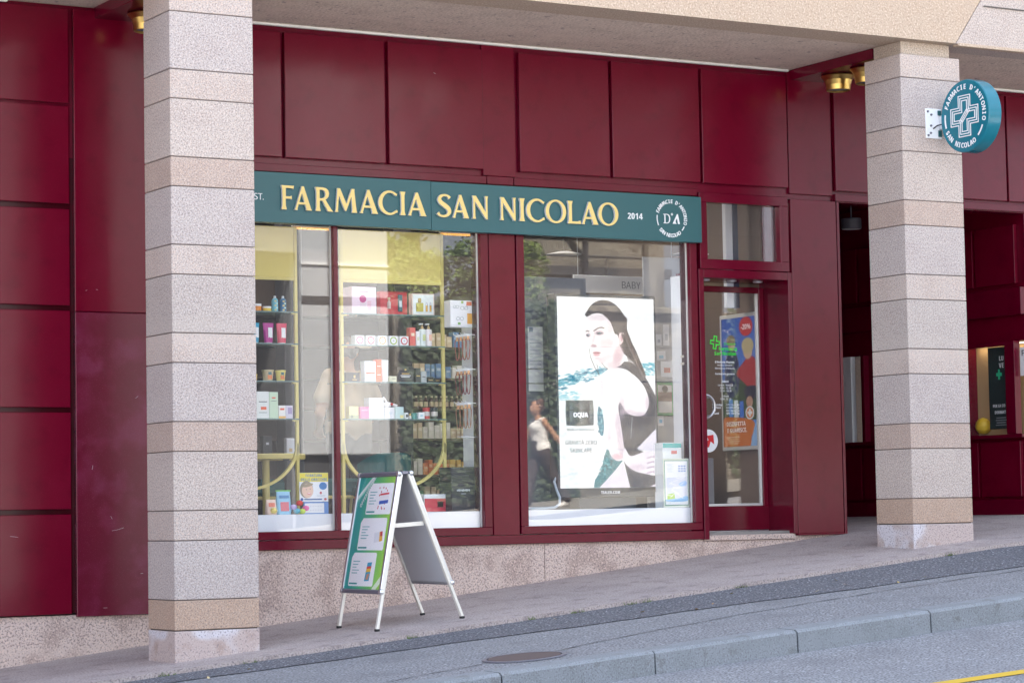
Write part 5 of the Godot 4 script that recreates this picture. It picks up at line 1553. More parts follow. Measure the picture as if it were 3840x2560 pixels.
func build_goods() -> void:
	shelf_unit(0.955, 1.880, "yellow metal display shelf with an arched foot beside the granite column", 0)
	shelf_unit(2.252, 3.186, "yellow metal display shelf with an arched foot carrying gift boxes", 0)
	var z := -1.978
	var W := Color8(240, 241, 243)
	# top shelf of the wide unit
	var g := goods_box("gift_box", "large pale pink gift box with a magenta flower print on the top shelf", 2.368, 2.584, 1.3225, 1.537, z, 0.16, Color8(238, 214, 226), [[0.5, 0.82, 0.34, 0.035, Color8(190, 160, 176)]], "", "gift box")
	part(g, "flower_print", lathe([Vector2(0, 0.001), Vector2(0.030, 0.001), Vector2(0.030, 0)], 18), tint(Color8(190, 60, 130), 0.5), Vector3(-0.012, 0.118, 0.0803), Vector3(PI / 2, 0, 0))
	part(g, "bottle_print", cbox(Vector3(0.055, 0.06, 0.0012), 0.0), tint(Color8(226, 206, 214), 0.5), Vector3(-0.01, 0.058, 0.0805))
	part(g, "tube_print", cbox(Vector3(0.035, 0.075, 0.0012), 0.0), tint(Color8(232, 190, 204), 0.5), Vector3(0.045, 0.066, 0.0805))
	var rgift := goods_box("gift_box", "open red gift box with a perfume bottle and a dark green tube inside", 2.618, 2.862, 1.3225, 1.506, z, 0.06, Color8(188, 18, 38), [], "", "gift box")
	part(rgift, "perfume_bottle", lathe([Vector2(0, 0), Vector2(0.014, 0), Vector2(0.016, 0.05), Vector2(0.008, 0.06), Vector2(0.008, 0.068), Vector2(0.0, 0.068)], 14), tint(Color8(206, 190, 180), 0.2), Vector3(-0.045, 0.045, 0.036))
	part(rgift, "stopper", lathe([Vector2(0, 0), Vector2(0.012, 0.004), Vector2(0.012, 0.018), Vector2(0, 0.024)], 14), tint(Color8(226, 206, 160), 0.3), Vector3(-0.045, 0.115, 0.036))
	part(rgift, "green_tube", cbox(Vector3(0.038, 0.135, 0.012), 0.004), tint(Color8(30, 92, 98), 0.35), Vector3(0.055, 0.092, 0.037))
	part(rgift, "tube_label", cbox(Vector3(0.022, 0.05, 0.0015), 0.0), tint(Color8(196, 214, 220), 0.5), Vector3(0.055, 0.085, 0.0441))
	part(rgift, "rim", cbox(Vector3(0.244, 0.006, 0.012), 0.002), tint(Color8(150, 12, 30), 0.45), Vector3(0, 0.1815, 0.035))
	var wset := goods_box("gift_box", "white gift set box holding a yellow perfume bottle and two vials", 2.905, 3.110, 1.3225, 1.497, z, 0.055, Color8(226, 206, 196), [[0.5, 0.5, 0.90, 0.90, Color8(232, 240, 240)]], "", "gift box")
	part(wset, "perfume_bottle", cbox(Vector3(0.062, 0.07, 0.016), 0.008), tint(Color8(206, 196, 92), 0.15), Vector3(-0.035, 0.064, 0.034))
	part(wset, "stopper", cbox(Vector3(0.024, 0.034, 0.014), 0.003), tint(Color8(196, 170, 110), 0.25), Vector3(-0.035, 0.119, 0.034))
	for x in [0.028, 0.064]:
		part(wset, "vial", lathe([Vector2(0, 0), Vector2(0.008, 0), Vector2(0.008, 0.05), Vector2(0.0, 0.05)], 10), tint(Color8(214, 160, 40), 0.15), Vector3(x, 0.030, 0.034))
		part(wset, "vial_cap", lathe([Vector2(0, 0), Vector2(0.007, 0), Vector2(0.006, 0.026), Vector2(0.0, 0.026)], 10), tint(Color8(206, 208, 214), 0.2), Vector3(x, 0.0805, 0.034))
	# second shelf: cubes with coloured rings
	var rings := [["pale pink", Color8(226, 120, 150), 2.393], ["rose red", Color8(216, 84, 104), 2.492], ["orange", Color8(236, 160, 84), 2.596], ["lime green", Color8(150, 186, 50), 2.694], ["crimson", Color8(206, 44, 66), 2.791]]
	for r in rings:
		var t := goods_box("cube_box", "small white cube box with a %s ring on its front" % r[0], r[2], r[2] + 0.079, 1.0745, 1.152, z, 0.075, W, [], "ring-printed cube boxes on the second shelf")
		part(t, "ring_print", lathe([Vector2(0.023, 0.0), Vector2(0.023, 0.0012), Vector2(0.031, 0.0012), Vector2(0.031, 0.0)], 28), tint(r[1], 0.5), Vector3(0, 0.039, 0.0378), Vector3(PI / 2, 0, 0))
		part(t, "centre_print", lathe([Vector2(0.0, 0.0011), Vector2(0.007, 0.0011), Vector2(0.007, 0.0)], 12), tint(Color8(188, 196, 206), 0.5), Vector3(0, 0.039, 0.0378), Vector3(PI / 2, 0, 0))
	goods_box("tall_box", "tall coral red carton with a round seal next to the pump bottles", 2.883, 2.935, 1.0745, 1.223, z, 0.06, Color8(226, 104, 96), [[0.5, 0.62, 0.55, 0.16, Color8(240, 214, 190)]])
	goods_box("slim_box", "slim white carton between the coral carton and a pump bottle", 2.940, 2.974, 1.0745, 1.194, z, 0.045, W, [[0.5, 0.5, 0.5, 0.25, Color8(214, 220, 190)]])
	for b in [[3.011, Color8(226, 236, 236), "pale blue-white", Color8(206, 216, 150)], [3.068, Color8(240, 232, 236), "pinkish white", Color8(240, 190, 170)]]:
		var pb := goods_lathe("pump_bottle", "%s pump bottle with a white dispenser head" % b[2], "bottle", b[0], 1.0745, z - 0.03, [Vector2(0, 0), Vector2(0.025, 0), Vector2(0.027, 0.004), Vector2(0.027, 0.130), Vector2(0.022, 0.138), Vector2(0.010, 0.140), Vector2(0, 0.140)], b[1], [["collar", [Vector2(0.011, 0.1405), Vector2(0.011, 0.158), Vector2(0.004, 0.160), Vector2(0.004, 0.176), Vector2(0, 0.176)], Color8(206, 176, 120)]], "pump bottles on the second shelf")
		part(pb, "nozzle", bar(Vector3(0.006, 0.181, 0), Vector3(-0.032, 0.178, 0.006), 0.012, 0.010), tint(W, 0.4))
		part(pb, "label_print", cbox(Vector3(0.026, 0.05, 0.002), 0.0), tint(b[3], 0.5), Vector3(0.004, 0.07, 0.0265))
	# third shelf
	var y3 := 0.7835
	var gold := Color8(206, 170, 90)
	goods_box("flat_box", "low black carton with gold print at the end of the third shelf", 2.300, 2.430, y3, 0.857, z, 0.07, Color8(44, 44, 50), [[0.62, 0.55, 0.12, 0.3, gold], [0.62, 0.22, 0.3, 0.08, gold]])
	goods_box("carton", "large white carton with red-orange lettering beside an orange carton", 2.473, 2.571, y3, 0.949, z, 0.075, W, [[0.5, 0.42, 0.8, 0.08, Color8(232, 110, 70)], [0.5, 0.85, 0.7, 0.03, Color8(180, 184, 190)]])
	goods_box("tall_box", "tall bright orange carton between white carton and white tube", 2.573, 2.625, y3, 0.963, z, 0.05, Color8(238, 98, 44), [[0.5, 0.70, 0.6, 0.04, Color8(246, 220, 206)], [0.5, 0.32, 0.6, 0.03, Color8(246, 220, 206)]])
	soft_tube("cosmetic_tube", "white cosmetic tube standing beside the orange carton", 2.627, 2.694, y3, 0.176, z - 0.02, Color8(236, 238, 240), W, Color8(214, 220, 226))
	goods_box("jar_box", "small cream coloured carton next to the big black box", 2.693, 2.757, y3, 0.832, z, 0.05, Color8(236, 234, 206), [[0.6, 0.55, 0.5, 0.2, Color8(206, 204, 176)]])
	var bx := goods_box("black_box", "wide black box with a framed white and gold emblem", 2.762, 2.913, y3, 0.909, z, 0.09, Color8(38, 38, 44), [[0.5, 0.80, 0.10, 0.10, gold], [0.5, 0.55, 0.45, 0.06, gold], [0.5, 0.43, 0.6, 0.05, Color8(226, 226, 230)], [0.5, 0.34, 0.5, 0.05, Color8(226, 226, 230)]])
	for e in [[0, 0.078, 0.118, 0.0012], [0, 0.028, 0.118, 0.0012], [-0.059, 0.053, 0.0012, 0.05], [0.059, 0.053, 0.0012, 0.05]]:
		part(bx, "frame_line", cbox(Vector3(e[2], e[3], 0.001), 0.0), tint(Color8(150, 150, 156), 0.5), Vector3(e[0], e[1], 0.0456))
	goods_box("tall_box", "tall black carton with a gold band beside the silver carton", 2.930, 2.976, y3, 0.899, z, 0.05, Color8(40, 40, 46), [[0.5, 0.45, 0.7, 0.06, gold]])
	goods_box("tall_box", "silver-grey carton between black cartons on the third shelf", 2.978, 3.029, y3, 0.875, z, 0.05, Color8(168, 174, 178), [[0.5, 0.5, 0.55, 0.08, Color8(70, 72, 80)]])
	goods_box("low_box", "low black carton with a gold stripe beside the silver carton", 3.039, 3.093, y3, 0.829, z, 0.05, Color8(40, 40, 44), [[0.5, 0.45, 0.7, 0.12, gold]])
	goods_box("low_box", "lowest black carton at the yellow upright on the third shelf", 3.103, 3.150, y3, 0.822, z, 0.05, Color8(40, 40, 44), [[0.5, 0.45, 0.7, 0.12, gold]])
	# fourth shelf
	var y4 := 0.4915
	goods_box("flower_box", "pale yellow carton with a flowery base on the lowest shelf", 2.329, 2.412, y4, 0.590, z, 0.06, Color8(240, 222, 160), [[0.5, 0.16, 0.98, 0.30, Color8(186, 190, 150)], [0.3, 0.16, 0.2, 0.2, Color8(120, 130, 120)]])
	goods_box("pink_box", "bright pink carton beside the pale yellow one", 2.427, 2.505, y4, 0.587, z, 0.06, Color8(230, 120, 170), [[0.5, 0.7, 0.7, 0.06, Color8(246, 190, 214)]])
	goods_box("tall_box", "tall white carton beside the pink carton", 2.507, 2.576, y4, 0.658, z, 0.09, W, [[0.5, 0.7, 0.3, 0.1, Color8(222, 224, 230)]])
	goods_box("tall_box", "tall white carton touching the low white carton under a toy rabbit", 2.578, 2.637, y4, 0.658, z, 0.09, W, [[0.5, 0.7, 0.3, 0.1, Color8(222, 224, 230)]])
	goods_box("low_box", "low white carton with a toy rabbit lying on top", 2.647, 2.734, y4, 0.584, z, 0.07, W, [[0.5, 0.5, 0.5, 0.2, Color8(222, 228, 234)]])
	var bun := thing("toy_rabbit", "white plush rabbit with a red bow lying on a low carton", "plush toy", Vector3(2.70, 0.5845, z - 0.03))
	part(bun, "body", lathe([Vector2(0, 0), Vector2(0.030, 0.004), Vector2(0.038, 0.020), Vector2(0.030, 0.038), Vector2(0, 0.044)], 16), tint(Color8(236, 232, 232), 0.9), Vector3(-0.018, 0, 0))
	part(bun, "ear", tube([Vector3(-0.02, 0.036, 0), Vector3(-0.034, 0.062, 0), Vector3(-0.052, 0.078, 0.004)], 0.008, 8), tint(Color8(236, 232, 232), 0.9))
	part(bun, "leg", tube([Vector3(0.0, 0.03, 0.0), Vector3(0.03, 0.022, 0.006), Vector3(0.066, 0.012, 0.008)], 0.011, 8), tint(Color8(230, 226, 228), 0.9))
	part(bun, "bow", lathe([Vector2(0, -0.012), Vector2(0.012, -0.006), Vector2(0.014, 0.004), Vector2(0, 0.012)], 10), tint(Color8(206, 50, 56), 0.7), Vector3(0.008, 0.024, 0.030))
	goods_box("carton", "pale turquoise carton next to the toy rabbit's carton", 2.741, 2.816, y4, 0.588, z, 0.06, Color8(196, 222, 222), [[0.75, 0.2, 0.4, 0.25, Color8(236, 222, 150)]])
	goods_box("tiny_box", "tiny white box with a black round print on the lowest shelf", 2.820, 2.847, y4, 0.541, z + 0.02, 0.03, W, [[0.5, 0.5, 0.6, 0.5, Color8(40, 40, 50)]])
	goods_lathe("small_bottle", "tiny bottle with a gold cap on the lowest shelf", "bottle", 2.883, y4, z - 0.02, [Vector2(0, 0), Vector2(0.011, 0), Vector2(0.011, 0.022), Vector2(0.006, 0.026), Vector2(0, 0.026)], Color8(226, 220, 216), [["cap", [Vector2(0.007, 0.0262), Vector2(0.007, 0.044), Vector2(0, 0.045)], Color8(206, 170, 90)]])
	goods_lathe("cosmetic_jar", "dark teal jar beside the small white box", "jar", 2.924, y4, z - 0.03, [Vector2(0, 0), Vector2(0.022, 0), Vector2(0.023, 0.004), Vector2(0.023, 0.046), Vector2(0.020, 0.049), Vector2(0, 0.049)], Color8(20, 130, 130))
	goods_box("low_box", "small white box between the teal jar and a red can", 2.950, 3.005, y4, 0.545, z, 0.045, W, [[0.5, 0.5, 0.4, 0.35, Color8(180, 214, 226)]])
	for c in [[3.039, Color8(186, 30, 40), "red"], [3.111, Color8(46, 52, 56), "dark grey"]]:
		goods_lathe("tin", "%s round tin standing at the end of the lowest shelf" % c[2], "tin", c[0], y4, z - 0.035, [Vector2(0, 0), Vector2(0.028, 0), Vector2(0.0285, 0.003), Vector2(0.0285, 0.080), Vector2(0.027, 0.083), Vector2(0.031, 0.083), Vector2(0.031, 0.092), Vector2(0, 0.092)], c[1], [["label", [Vector2(0.0288, 0.025), Vector2(0.0288, 0.06)], Color8(206, 200, 196)]])
	# goods on the shelf beside the column
	var ya := 1.3225
	goods_lathe("cosmetic_jar", "orange jar with a white lid on the upper shelf beside the column", "jar", 1.560, ya, z - 0.04, [Vector2(0, 0), Vector2(0.034, 0), Vector2(0.036, 0.006), Vector2(0.036, 0.040), Vector2(0, 0.040)], Color8(232, 140, 30), [["lid", [Vector2(0.037, 0.0402), Vector2(0.037, 0.058), Vector2(0, 0.060)], W]], "lidded jars on the upper shelf")
	goods_lathe("cosmetic_jar", "yellow jar with a white lid standing between orange jar and blue bottle", "jar", 1.648, ya, z - 0.04, [Vector2(0, 0), Vector2(0.032, 0), Vector2(0.033, 0.004), Vector2(0.033, 0.026), Vector2(0, 0.026)], Color8(236, 206, 60), [["lid", [Vector2(0.034, 0.0262), Vector2(0.034, 0.040), Vector2(0, 0.042)], W]], "lidded jars on the upper shelf")
	for b in [[1.716, Color8(110, 190, 214), "light blue"], [1.785, Color8(50, 110, 150), "dark blue"]]:
		var sp := goods_lathe("spray_bottle", "%s patterned spray bottle on the upper shelf" % b[2], "bottle", b[0], ya, z - 0.04, [Vector2(0, 0), Vector2(0.025, 0), Vector2(0.026, 0.004), Vector2(0.026, 0.086), Vector2(0.020, 0.100), Vector2(0.010, 0.108), Vector2(0, 0.110)], b[1], [["cap", [Vector2(0.010, 0.1085), Vector2(0.010, 0.124), Vector2(0, 0.126)], Color8(214, 220, 224)]], "spray bottles on the upper shelf")
		for k in 5:
			part(sp, "print", cbox(Vector3(0.016, 0.010, 0.002), 0.0), tint([Color8(236, 214, 110), Color8(200, 230, 220)][k % 2], 0.5), Vector3(0.006 * (1 if k % 2 else -1), 0.014 + k * 0.017, 0.0255))
	soft_tube("cosmetic_tube", "turquoise cosmetic tube partly behind the column", 1.500, 1.572, 1.0745, 0.158, z - 0.02, Color8(30, 156, 190), W, W)
	soft_tube("cosmetic_tube", "magenta cosmetic tube with a white label", 1.600, 1.693, 1.0745, 0.158, z - 0.02, Color8(182, 40, 140), W, W)
	soft_tube("cosmetic_tube", "raspberry red cosmetic tube with a white label", 1.714, 1.806, 1.0745, 0.158, z - 0.02, Color8(214, 50, 88), W, W)
	for c in [[1.535, Color8(236, 200, 50), "yellow", 0.024, 0.052], [1.650, Color8(206, 190, 150), "brown and cream", 0.045, 0.086], [1.759, Color8(236, 220, 120), "pale yellow", 0.040, 0.084]]:
		var cup := goods_lathe("cosmetic_cup", "%s printed paper cup on the third shelf beside the column" % c[2], "cup", c[0], y3, z - 0.045, [Vector2(0, 0), Vector2(c[3] * 0.80, 0), Vector2(c[3] * 0.98, c[4] * 0.86), Vector2(c[3] * 1.05, c[4] * 0.88), Vector2(c[3] * 1.05, c[4]), Vector2(0, c[4])], c[1], [], "printed cups on the third shelf")
		part(cup, "print", cbox(Vector3(c[3] * 0.8, c[4] * 0.38, 0.002), 0.0), tint(Color8(226, 130, 70), 0.5), Vector3(0, c[4] * 0.34, c[3] * 0.90), Vector3(-0.1, 0, 0))
		part(cup, "badge_print", cbox(Vector3(c[3] * 0.6, c[4] * 0.26, 0.002), 0.0), tint(Color8(60, 110, 110), 0.5), Vector3(0, c[4] * 0.68, c[3] * 0.97), Vector3(-0.1, 0, 0))
	goods_box("carton", "large white carton with orange print partly behind the column", 1.500, 1.638, y4, 0.700, z, 0.07, Color8(232, 236, 232), [[0.66, 0.38, 0.34, 0.11, Color8(236, 96, 40)], [0.62, 0.62, 0.5, 0.03, Color8(60, 66, 66)], [0.62, 0.22, 0.5, 0.02, Color8(120, 130, 126)]])
	goods_box("tall_box", "tall mint green carton with an orange mark", 1.640, 1.715, y4, 0.697, z, 0.06, Color8(204, 226, 198), [[0.5, 0.78, 0.42, 0.05, Color8(226, 90, 50)], [0.5, 0.66, 0.6, 0.02, Color8(110, 130, 116)]])
	goods_box("carton", "small white and orange carton beside the mint carton", 1.719, 1.778, y4, 0.593, z, 0.05, Color8(240, 236, 232), [[0.5, 0.72, 0.6, 0.14, Color8(232, 90, 40)], [0.5, 0.10, 0.98, 0.18, Color8(240, 190, 110)]])
	goods_box("carton", "small white and lilac carton at the yellow upright", 1.780, 1.840, y4, 0.593, z, 0.05, Color8(222, 216, 232), [[0.6, 0.6, 0.6, 0.5, Color8(176, 160, 200)]])

func build_displays() -> void:
	# white ledges inside the windows
	for r in [[1.10, 3.31, "white display ledge inside the window with the yellow shelves"], [3.70, 5.33, "white display ledge inside the window with the lit screen"]]:
		var t := thing("display_ledge", r[2], "ledge", Vector3((r[0] + r[1]) / 2, -0.45, -2.0))
		slab(t, "front_board", Vector3(r[0], -0.445, -1.655) - t.position, Vector3(r[1], -0.2515, -1.632) - t.position, M.ledge_white, 0.003)
		slab(t, "top_board", Vector3(r[0], -0.272, -2.42) - t.position, Vector3(r[1], -0.250, -1.656) - t.position, M.ledge_white, 0.002)
		slab(t, "rear_board", Vector3(r[0], -0.445, -2.42) - t.position, Vector3(r[1], -0.273, -2.40) - t.position, M.ledge_white, 0.002)
	var y := -0.2495
	# counter card, calendar, toys
	var card := thing("counter_card", "yellow and white ear piercing counter card with a smiling child", "display card", Vector3(1.905, y, -1.76))
	part(card, "board", cbox(Vector3(0.246, 0.222, 0.004), 0.001), M.print_white, Vector3(0, 0.205, 0))
	part(card, "print", print_face(0.244, 0.220), M.card_print, Vector3(0, 0.205, 0.0025))
	part(card, "support", cbox(Vector3(0.16, 0.095, 0.004), 0.001), M.print_white, Vector3(0, 0.048, -0.02))
	part(card, "lettering", lettering("FORATURA", 0.020, true, 0.001), tint(Color8(70, 120, 170)), Vector3(0, 0.294, 0.003))
	part(card, "lettering", lettering("DELLE ORECCHIE", 0.020, true, 0.001), tint(Color8(70, 120, 170)), Vector3(0, 0.263, 0.003))
	var cal := thing("calendar_card", "white and blue studs tray card standing in front of the ear piercing card", "display card", Vector3(1.910, y, -1.735))
	part(cal, "board", cbox(Vector3(0.21, 0.092, 0.006), 0.001), tint(Color8(90, 140, 206)), Vector3(0, 0.046, 0))
	part(cal, "sheet", cbox(Vector3(0.165, 0.075, 0.001), 0.0), M.print_white, Vector3(-0.015, 0.045, 0.004))
	for k in 12:
		part(cal, "stud_print", cbox(Vector3(0.008, 0.006, 0.001), 0.0), tint(Color8(190, 196, 206)), Vector3(-0.07 + (k % 6) * 0.022, 0.03 + (k / 6) * 0.028, 0.0049))
	var bag := thing("toy_pack", "cream gift pack with a fruit toy on the window ledge", "toy", Vector3(1.540, y, -1.76), "toys on the window ledge")
	part(bag, "pack", bag_mesh(0.044, 0.115, 0.03), tint(Color8(236, 208, 190), 0.6))
	part(bag, "fruit", lathe([Vector2(0, 0), Vector2(0.02, 0.004), Vector2(0.028, 0.022), Vector2(0.02, 0.04), Vector2(0, 0.046)], 14), tint(Color8(236, 214, 110), 0.5), Vector3(0.008, 0.008, 0.034))
	part(bag, "print", cbox(Vector3(0.05, 0.03, 0.002), 0.0), tint(Color8(226, 120, 90)), Vector3(-0.002, 0.075, 0.022), Vector3(-0.2, 0, 0))
	var pou := thing("toy_pouch", "pale blue clear pouch of red toys with a green zip", "toy", Vector3(1.648, y, -1.77), "toys on the window ledge")
	part(pou, "pouch", bag_mesh(0.062, 0.175, 0.035), tint(Color8(142, 196, 222), 0.3))
	part(pou, "zip", cbox(Vector3(0.126, 0.012, 0.008), 0.002), tint(Color8(110, 190, 90)), Vector3(0, 0.18, 0))
	part(pou, "print", cbox(Vector3(0.07, 0.07, 0.002), 0.0), tint(Color8(216, 110, 120)), Vector3(0, 0.06, 0.030), Vector3(-0.13, 0, 0))
	part(pou, "print", cbox(Vector3(0.08, 0.022, 0.002), 0.0), tint(Color8(70, 130, 180)), Vector3(0, 0.135, 0.020), Vector3(-0.13, 0, 0))
	var fl := thing("flower_toy", "plush flower toy with lilac, red, green and pink petals", "toy", Vector3(1.770, y, -1.735), "toys on the window ledge")
	for e in [[-0.05, 0.055, Color8(180, 160, 214)], [0.0, 0.085, Color8(226, 70, 60)], [0.052, 0.045, Color8(232, 110, 170)], [-0.022, 0.025, Color8(110, 190, 206)], [0.022, 0.022, Color8(196, 220, 90)]]:
		part(fl, "petal", lathe([Vector2(0, -0.022), Vector2(0.02, -0.016), Vector2(0.028, 0.0), Vector2(0.02, 0.016), Vector2(0, 0.022)], 14), tint(e[2], 0.85), Vector3(e[0], e[1], 0))
	# red and white carton, black box
	var cart := goods_box("sample_carton", "red and white carton with a white label on the window ledge", 2.893, 3.133, y, -0.110, -1.80, 0.12, Color8(226, 228, 232), [[0.5, 0.38, 0.98, 0.74, Color8(196, 36, 60)], [0.60, 0.42, 0.22, 0.34, Color8(240, 240, 244)]])
	goods_box("funnel_bag", "coral red gift bag standing behind the pavement board", 2.300, 2.370, y, -0.12, -1.80, 0.05, Color8(226, 96, 90), [], "", "bag")
	var blk := goods_box("perfume_box", "large black display box with silver lettering at the window corner", 3.085, 3.300, y, 0.100, -1.70, 0.20, Color8(26, 30, 40), [], "", "box", 0.5)
	for k in 11:
		part(blk, "silver_print", cbox(Vector3(0.0075, 0.012 + 0.004 * (k % 3), 0.001), 0.0), tint(Color8(190, 196, 206)), Vector3(-0.055 + k * 0.011, 0.165 + 0.002 * (k % 2), 0.1003))
	part(blk, "silver_print", cbox(Vector3(0.045, 0.007, 0.001), 0.0), tint(Color8(140, 146, 156)), Vector3(0.0, 0.138, 0.1003))
	# white side panel with eyewear cords on hooks
	var sp := thing("side_panel", "white side panel of the window display with rows of hooks", "display panel", Vector3(3.312, y, -1.76))
	slab(sp, "panel", Vector3(3.302, -0.2495, -1.885) - sp.position, Vector3(3.318, 1.40, -1.632) - sp.position, M.ledge_white, 0.002)
	var cords := [[1.15, Color8(150, 70, 60), "brown"], [0.875, Color8(120, 22, 40), "dark red"], [0.605, Color8(150, 96, 70), "tan"]]
	for c in cords:
		for k in 4:
			var z := -1.665 - 0.058 * k
			part(sp, "hook", tube([Vector3(3.302, c[0], z) - sp.position, Vector3(3.21, c[0] + 0.006, z) - sp.position, Vector3(3.20, c[0] + 0.018, z) - sp.position], 0.0035, 6), M.white_plastic)
			var pk := thing("eyewear_cord", "%s beaded eyewear cord hanging from a hook by an orange tag" % c[2], "eyewear cord", Vector3(3.235, c[0], z), "%s eyewear cords" % c[2])
			part(pk, "tag", cbox(Vector3(0.022, 0.036, 0.002), 0.0), tint(Color8(226, 170, 120), 0.5), Vector3(0, -0.024, 0.006))
			part(pk, "header", cbox(Vector3(0.034, 0.016, 0.002), 0.0), M.print_white, Vector3(0, -0.002, 0.0062))
			var loop := []
			for e in 17:
				var a := TAU * e / 16.0
				loop.append(Vector3(sin(a) * (0.020 + 0.008 * cos(a)), -0.112 + cos(a) * 0.085, 0.002 + 0.004 * sin(a * 3.0)))
			part(pk, "cord", tube(loop, 0.0042, 6), tint(c[1], 0.4))
	for k in 3:
		part(sp, "hook", tube([Vector3(3.302, 0.335, -1.69 - 0.06 * k) - sp.position, Vector3(3.21, 0.345, -1.69 - 0.06 * k) - sp.position], 0.0035, 6), M.white_plastic)
	var gb := goods_box("glasses_box", "white eyewear display box printed with spectacles, above the hooks", 3.10, 3.30, 1.225, 1.425, -1.70, 0.10, Color8(232, 232, 234), [[0.88, 0.28, 0.22, 0.42, Color8(226, 160, 50)], [0.86, 0.88, 0.24, 0.16, Color8(200, 90, 50)], [0.55, 0.93, 0.1, 0.1, Color8(150, 180, 90)], [0.4, 0.08, 0.12, 0.1, Color8(120, 170, 90)]])
	for e in [[-0.06, 0.15, 0.013], [-0.035, 0.15, 0.013], [-0.03, 0.055, 0.016], [0.005, 0.055, 0.016], [0.01, 0.14, 0.016], [0.045, 0.14, 0.016]]:
		var ringp := []
		for q in 16:
			var a := TAU * q / 16.0
			ringp.append(Vector3(e[0] + cos(a) * e[2], e[1] + sin(a) * e[2] * 0.8, 0.0515))
		part(gb, "spectacle_print", tube(ringp, 0.0016, 4, true), M.print_grey)
	solo("panel_bracket", "small white bracket shelf carrying the eyewear display box", "bracket", cbox(Vector3(0.205, 0.012, 0.10), 0.002), M.ledge_white, Vector3(3.200, 1.218, -1.75))
	# lit advertising screen
	var scr := thing("advertising_screen", "tall lit advertising screen showing a woman in a dark swimsuit by the sea", "screen", Vector3(4.70, y, -1.96))
	var o := scr.position
	slab(scr, "cabinet", Vector3(4.205, -0.155, -2.04) - o, Vector3(5.205, 1.530, -1.912) - o, M.screen_case, 0.006)
	part(scr, "display", print_face(0.957, 1.582), M.screen_picture, Vector3(4.7045, 0.714, -1.9105) - o, Vector3.ZERO, "bright picture of a woman with wet hair, with a grey jar")
	slab(scr, "foot", Vector3(4.42, -0.2495, -2.10) - o, Vector3(4.98, -0.155, -1.93) - o, M.screen_case, 0.004)
	for l in [["OQUA", 0.036, 4.436, 0.526, true, M.print_white_glow], ["Made in Switzerland", 0.021, 4.432, 0.405, false, M.screen_ink], ["GRAVITÀ ZERO", 0.034, 4.434, 0.298, false, M.screen_ink], ["SKINCARE", 0.034, 4.434, 0.234, false, M.screen_ink]]:
		part(scr, "lettering", lettering(l[0], l[1], l[4], 0.0008), l[5], Vector3(l[2], l[3], -1.9095) - o)
	part(scr, "lettering", lettering("TSALED.COM", 0.022, true, 0.001), M.print_white, Vector3(4.715, -0.116, -1.9110) - o)
	# power cable of the screen on the ledge
	solo("power_cable", "thick pale grey cable curling down from the screen to the ledge", "cable", tube([Vector3(4.22, 0.02, -1.955), Vector3(4.185, -0.02, -1.94), Vector3(4.195, -0.09, -1.92), Vector3(4.205, -0.15, -1.89), Vector3(4.17, -0.205, -1.84), Vector3(4.09, -0.232, -1.78), Vector3(3.98, -0.238, -1.74), Vector3(3.80, -0.238, -1.72)], 0.011, 10), tint(Color8(170, 182, 192), 0.35))
	# things at the jamb beyond the screen
	var jp := solo("jamb_panel", "narrow white panel closing the screen window display at the door side", "display panel", cbox(Vector3(0.014, 1.94, 0.22), 0.002), M.ledge_white, Vector3(5.330, 0.7205, -1.745))
	for e in [[0.66, -1.70], [0.60, -1.70]]:
		part(jp, "sticker", cbox(Vector3(0.001, 0.022, 0.05), 0.0), tint(Color8(196, 190, 176)), Vector3(-0.0076, e[0] - 0.7205 + 0.35, e[1] + 1.745))
	var mp := thing("city_map_poster", "city map poster with a green border taped inside the pane", "poster", Vector3(5.195, y, -1.645))
	part(mp, "sheet", cbox(Vector3(0.262, 0.405, 0.003), 0.001), tint(Color8(214, 222, 206)), Vector3(0, 0.2035, 0))
	part(mp, "border", cbox(Vector3(0.236, 0.375, 0.001), 0.0), tint(Color8(70, 140, 110)), Vector3(0, 0.2035, 0.0019))
	part(mp, "map_print", print_face(0.226, 0.362), M.map_print, Vector3(0, 0.2035, 0.0032))
	for k in 4:
		goods_box("leaflet_box", ["white leaflet box at the bottom of the stack behind the city map", "white leaflet box second in the stack behind the city map", "white box with a teal band under the topmost box", "white box with a teal band on top of the stack behind the city map"][k], 5.09 + 0.006 * (k % 2), 5.285, y + k * 0.135, y + k * 0.135 + 0.134, -1.69, 0.12, Color8(232, 238, 238), [[0.5, 0.82, 0.98, 0.28, Color8(70, 180, 176)], [0.6, 0.4, 0.3, 0.2, Color8(206, 110, 110)]] if k > 1 else [[0.5, 0.5, 0.6, 0.1, Color8(206, 150, 150)]], "leaflet boxes behind the city map")
	# pale partition with notices, seen between screen and door
	var nb := thing("notice_partition", "pale grey partition with paper notices beside the screen", "partition", Vector3(5.62, -0.46, -2.24))
	slab(nb, "panel", Vector3(5.30, -0.459, -2.25) - nb.position, Vector3(5.70, 1.90, -2.225) - nb.position, M.room_wall, 0.003)
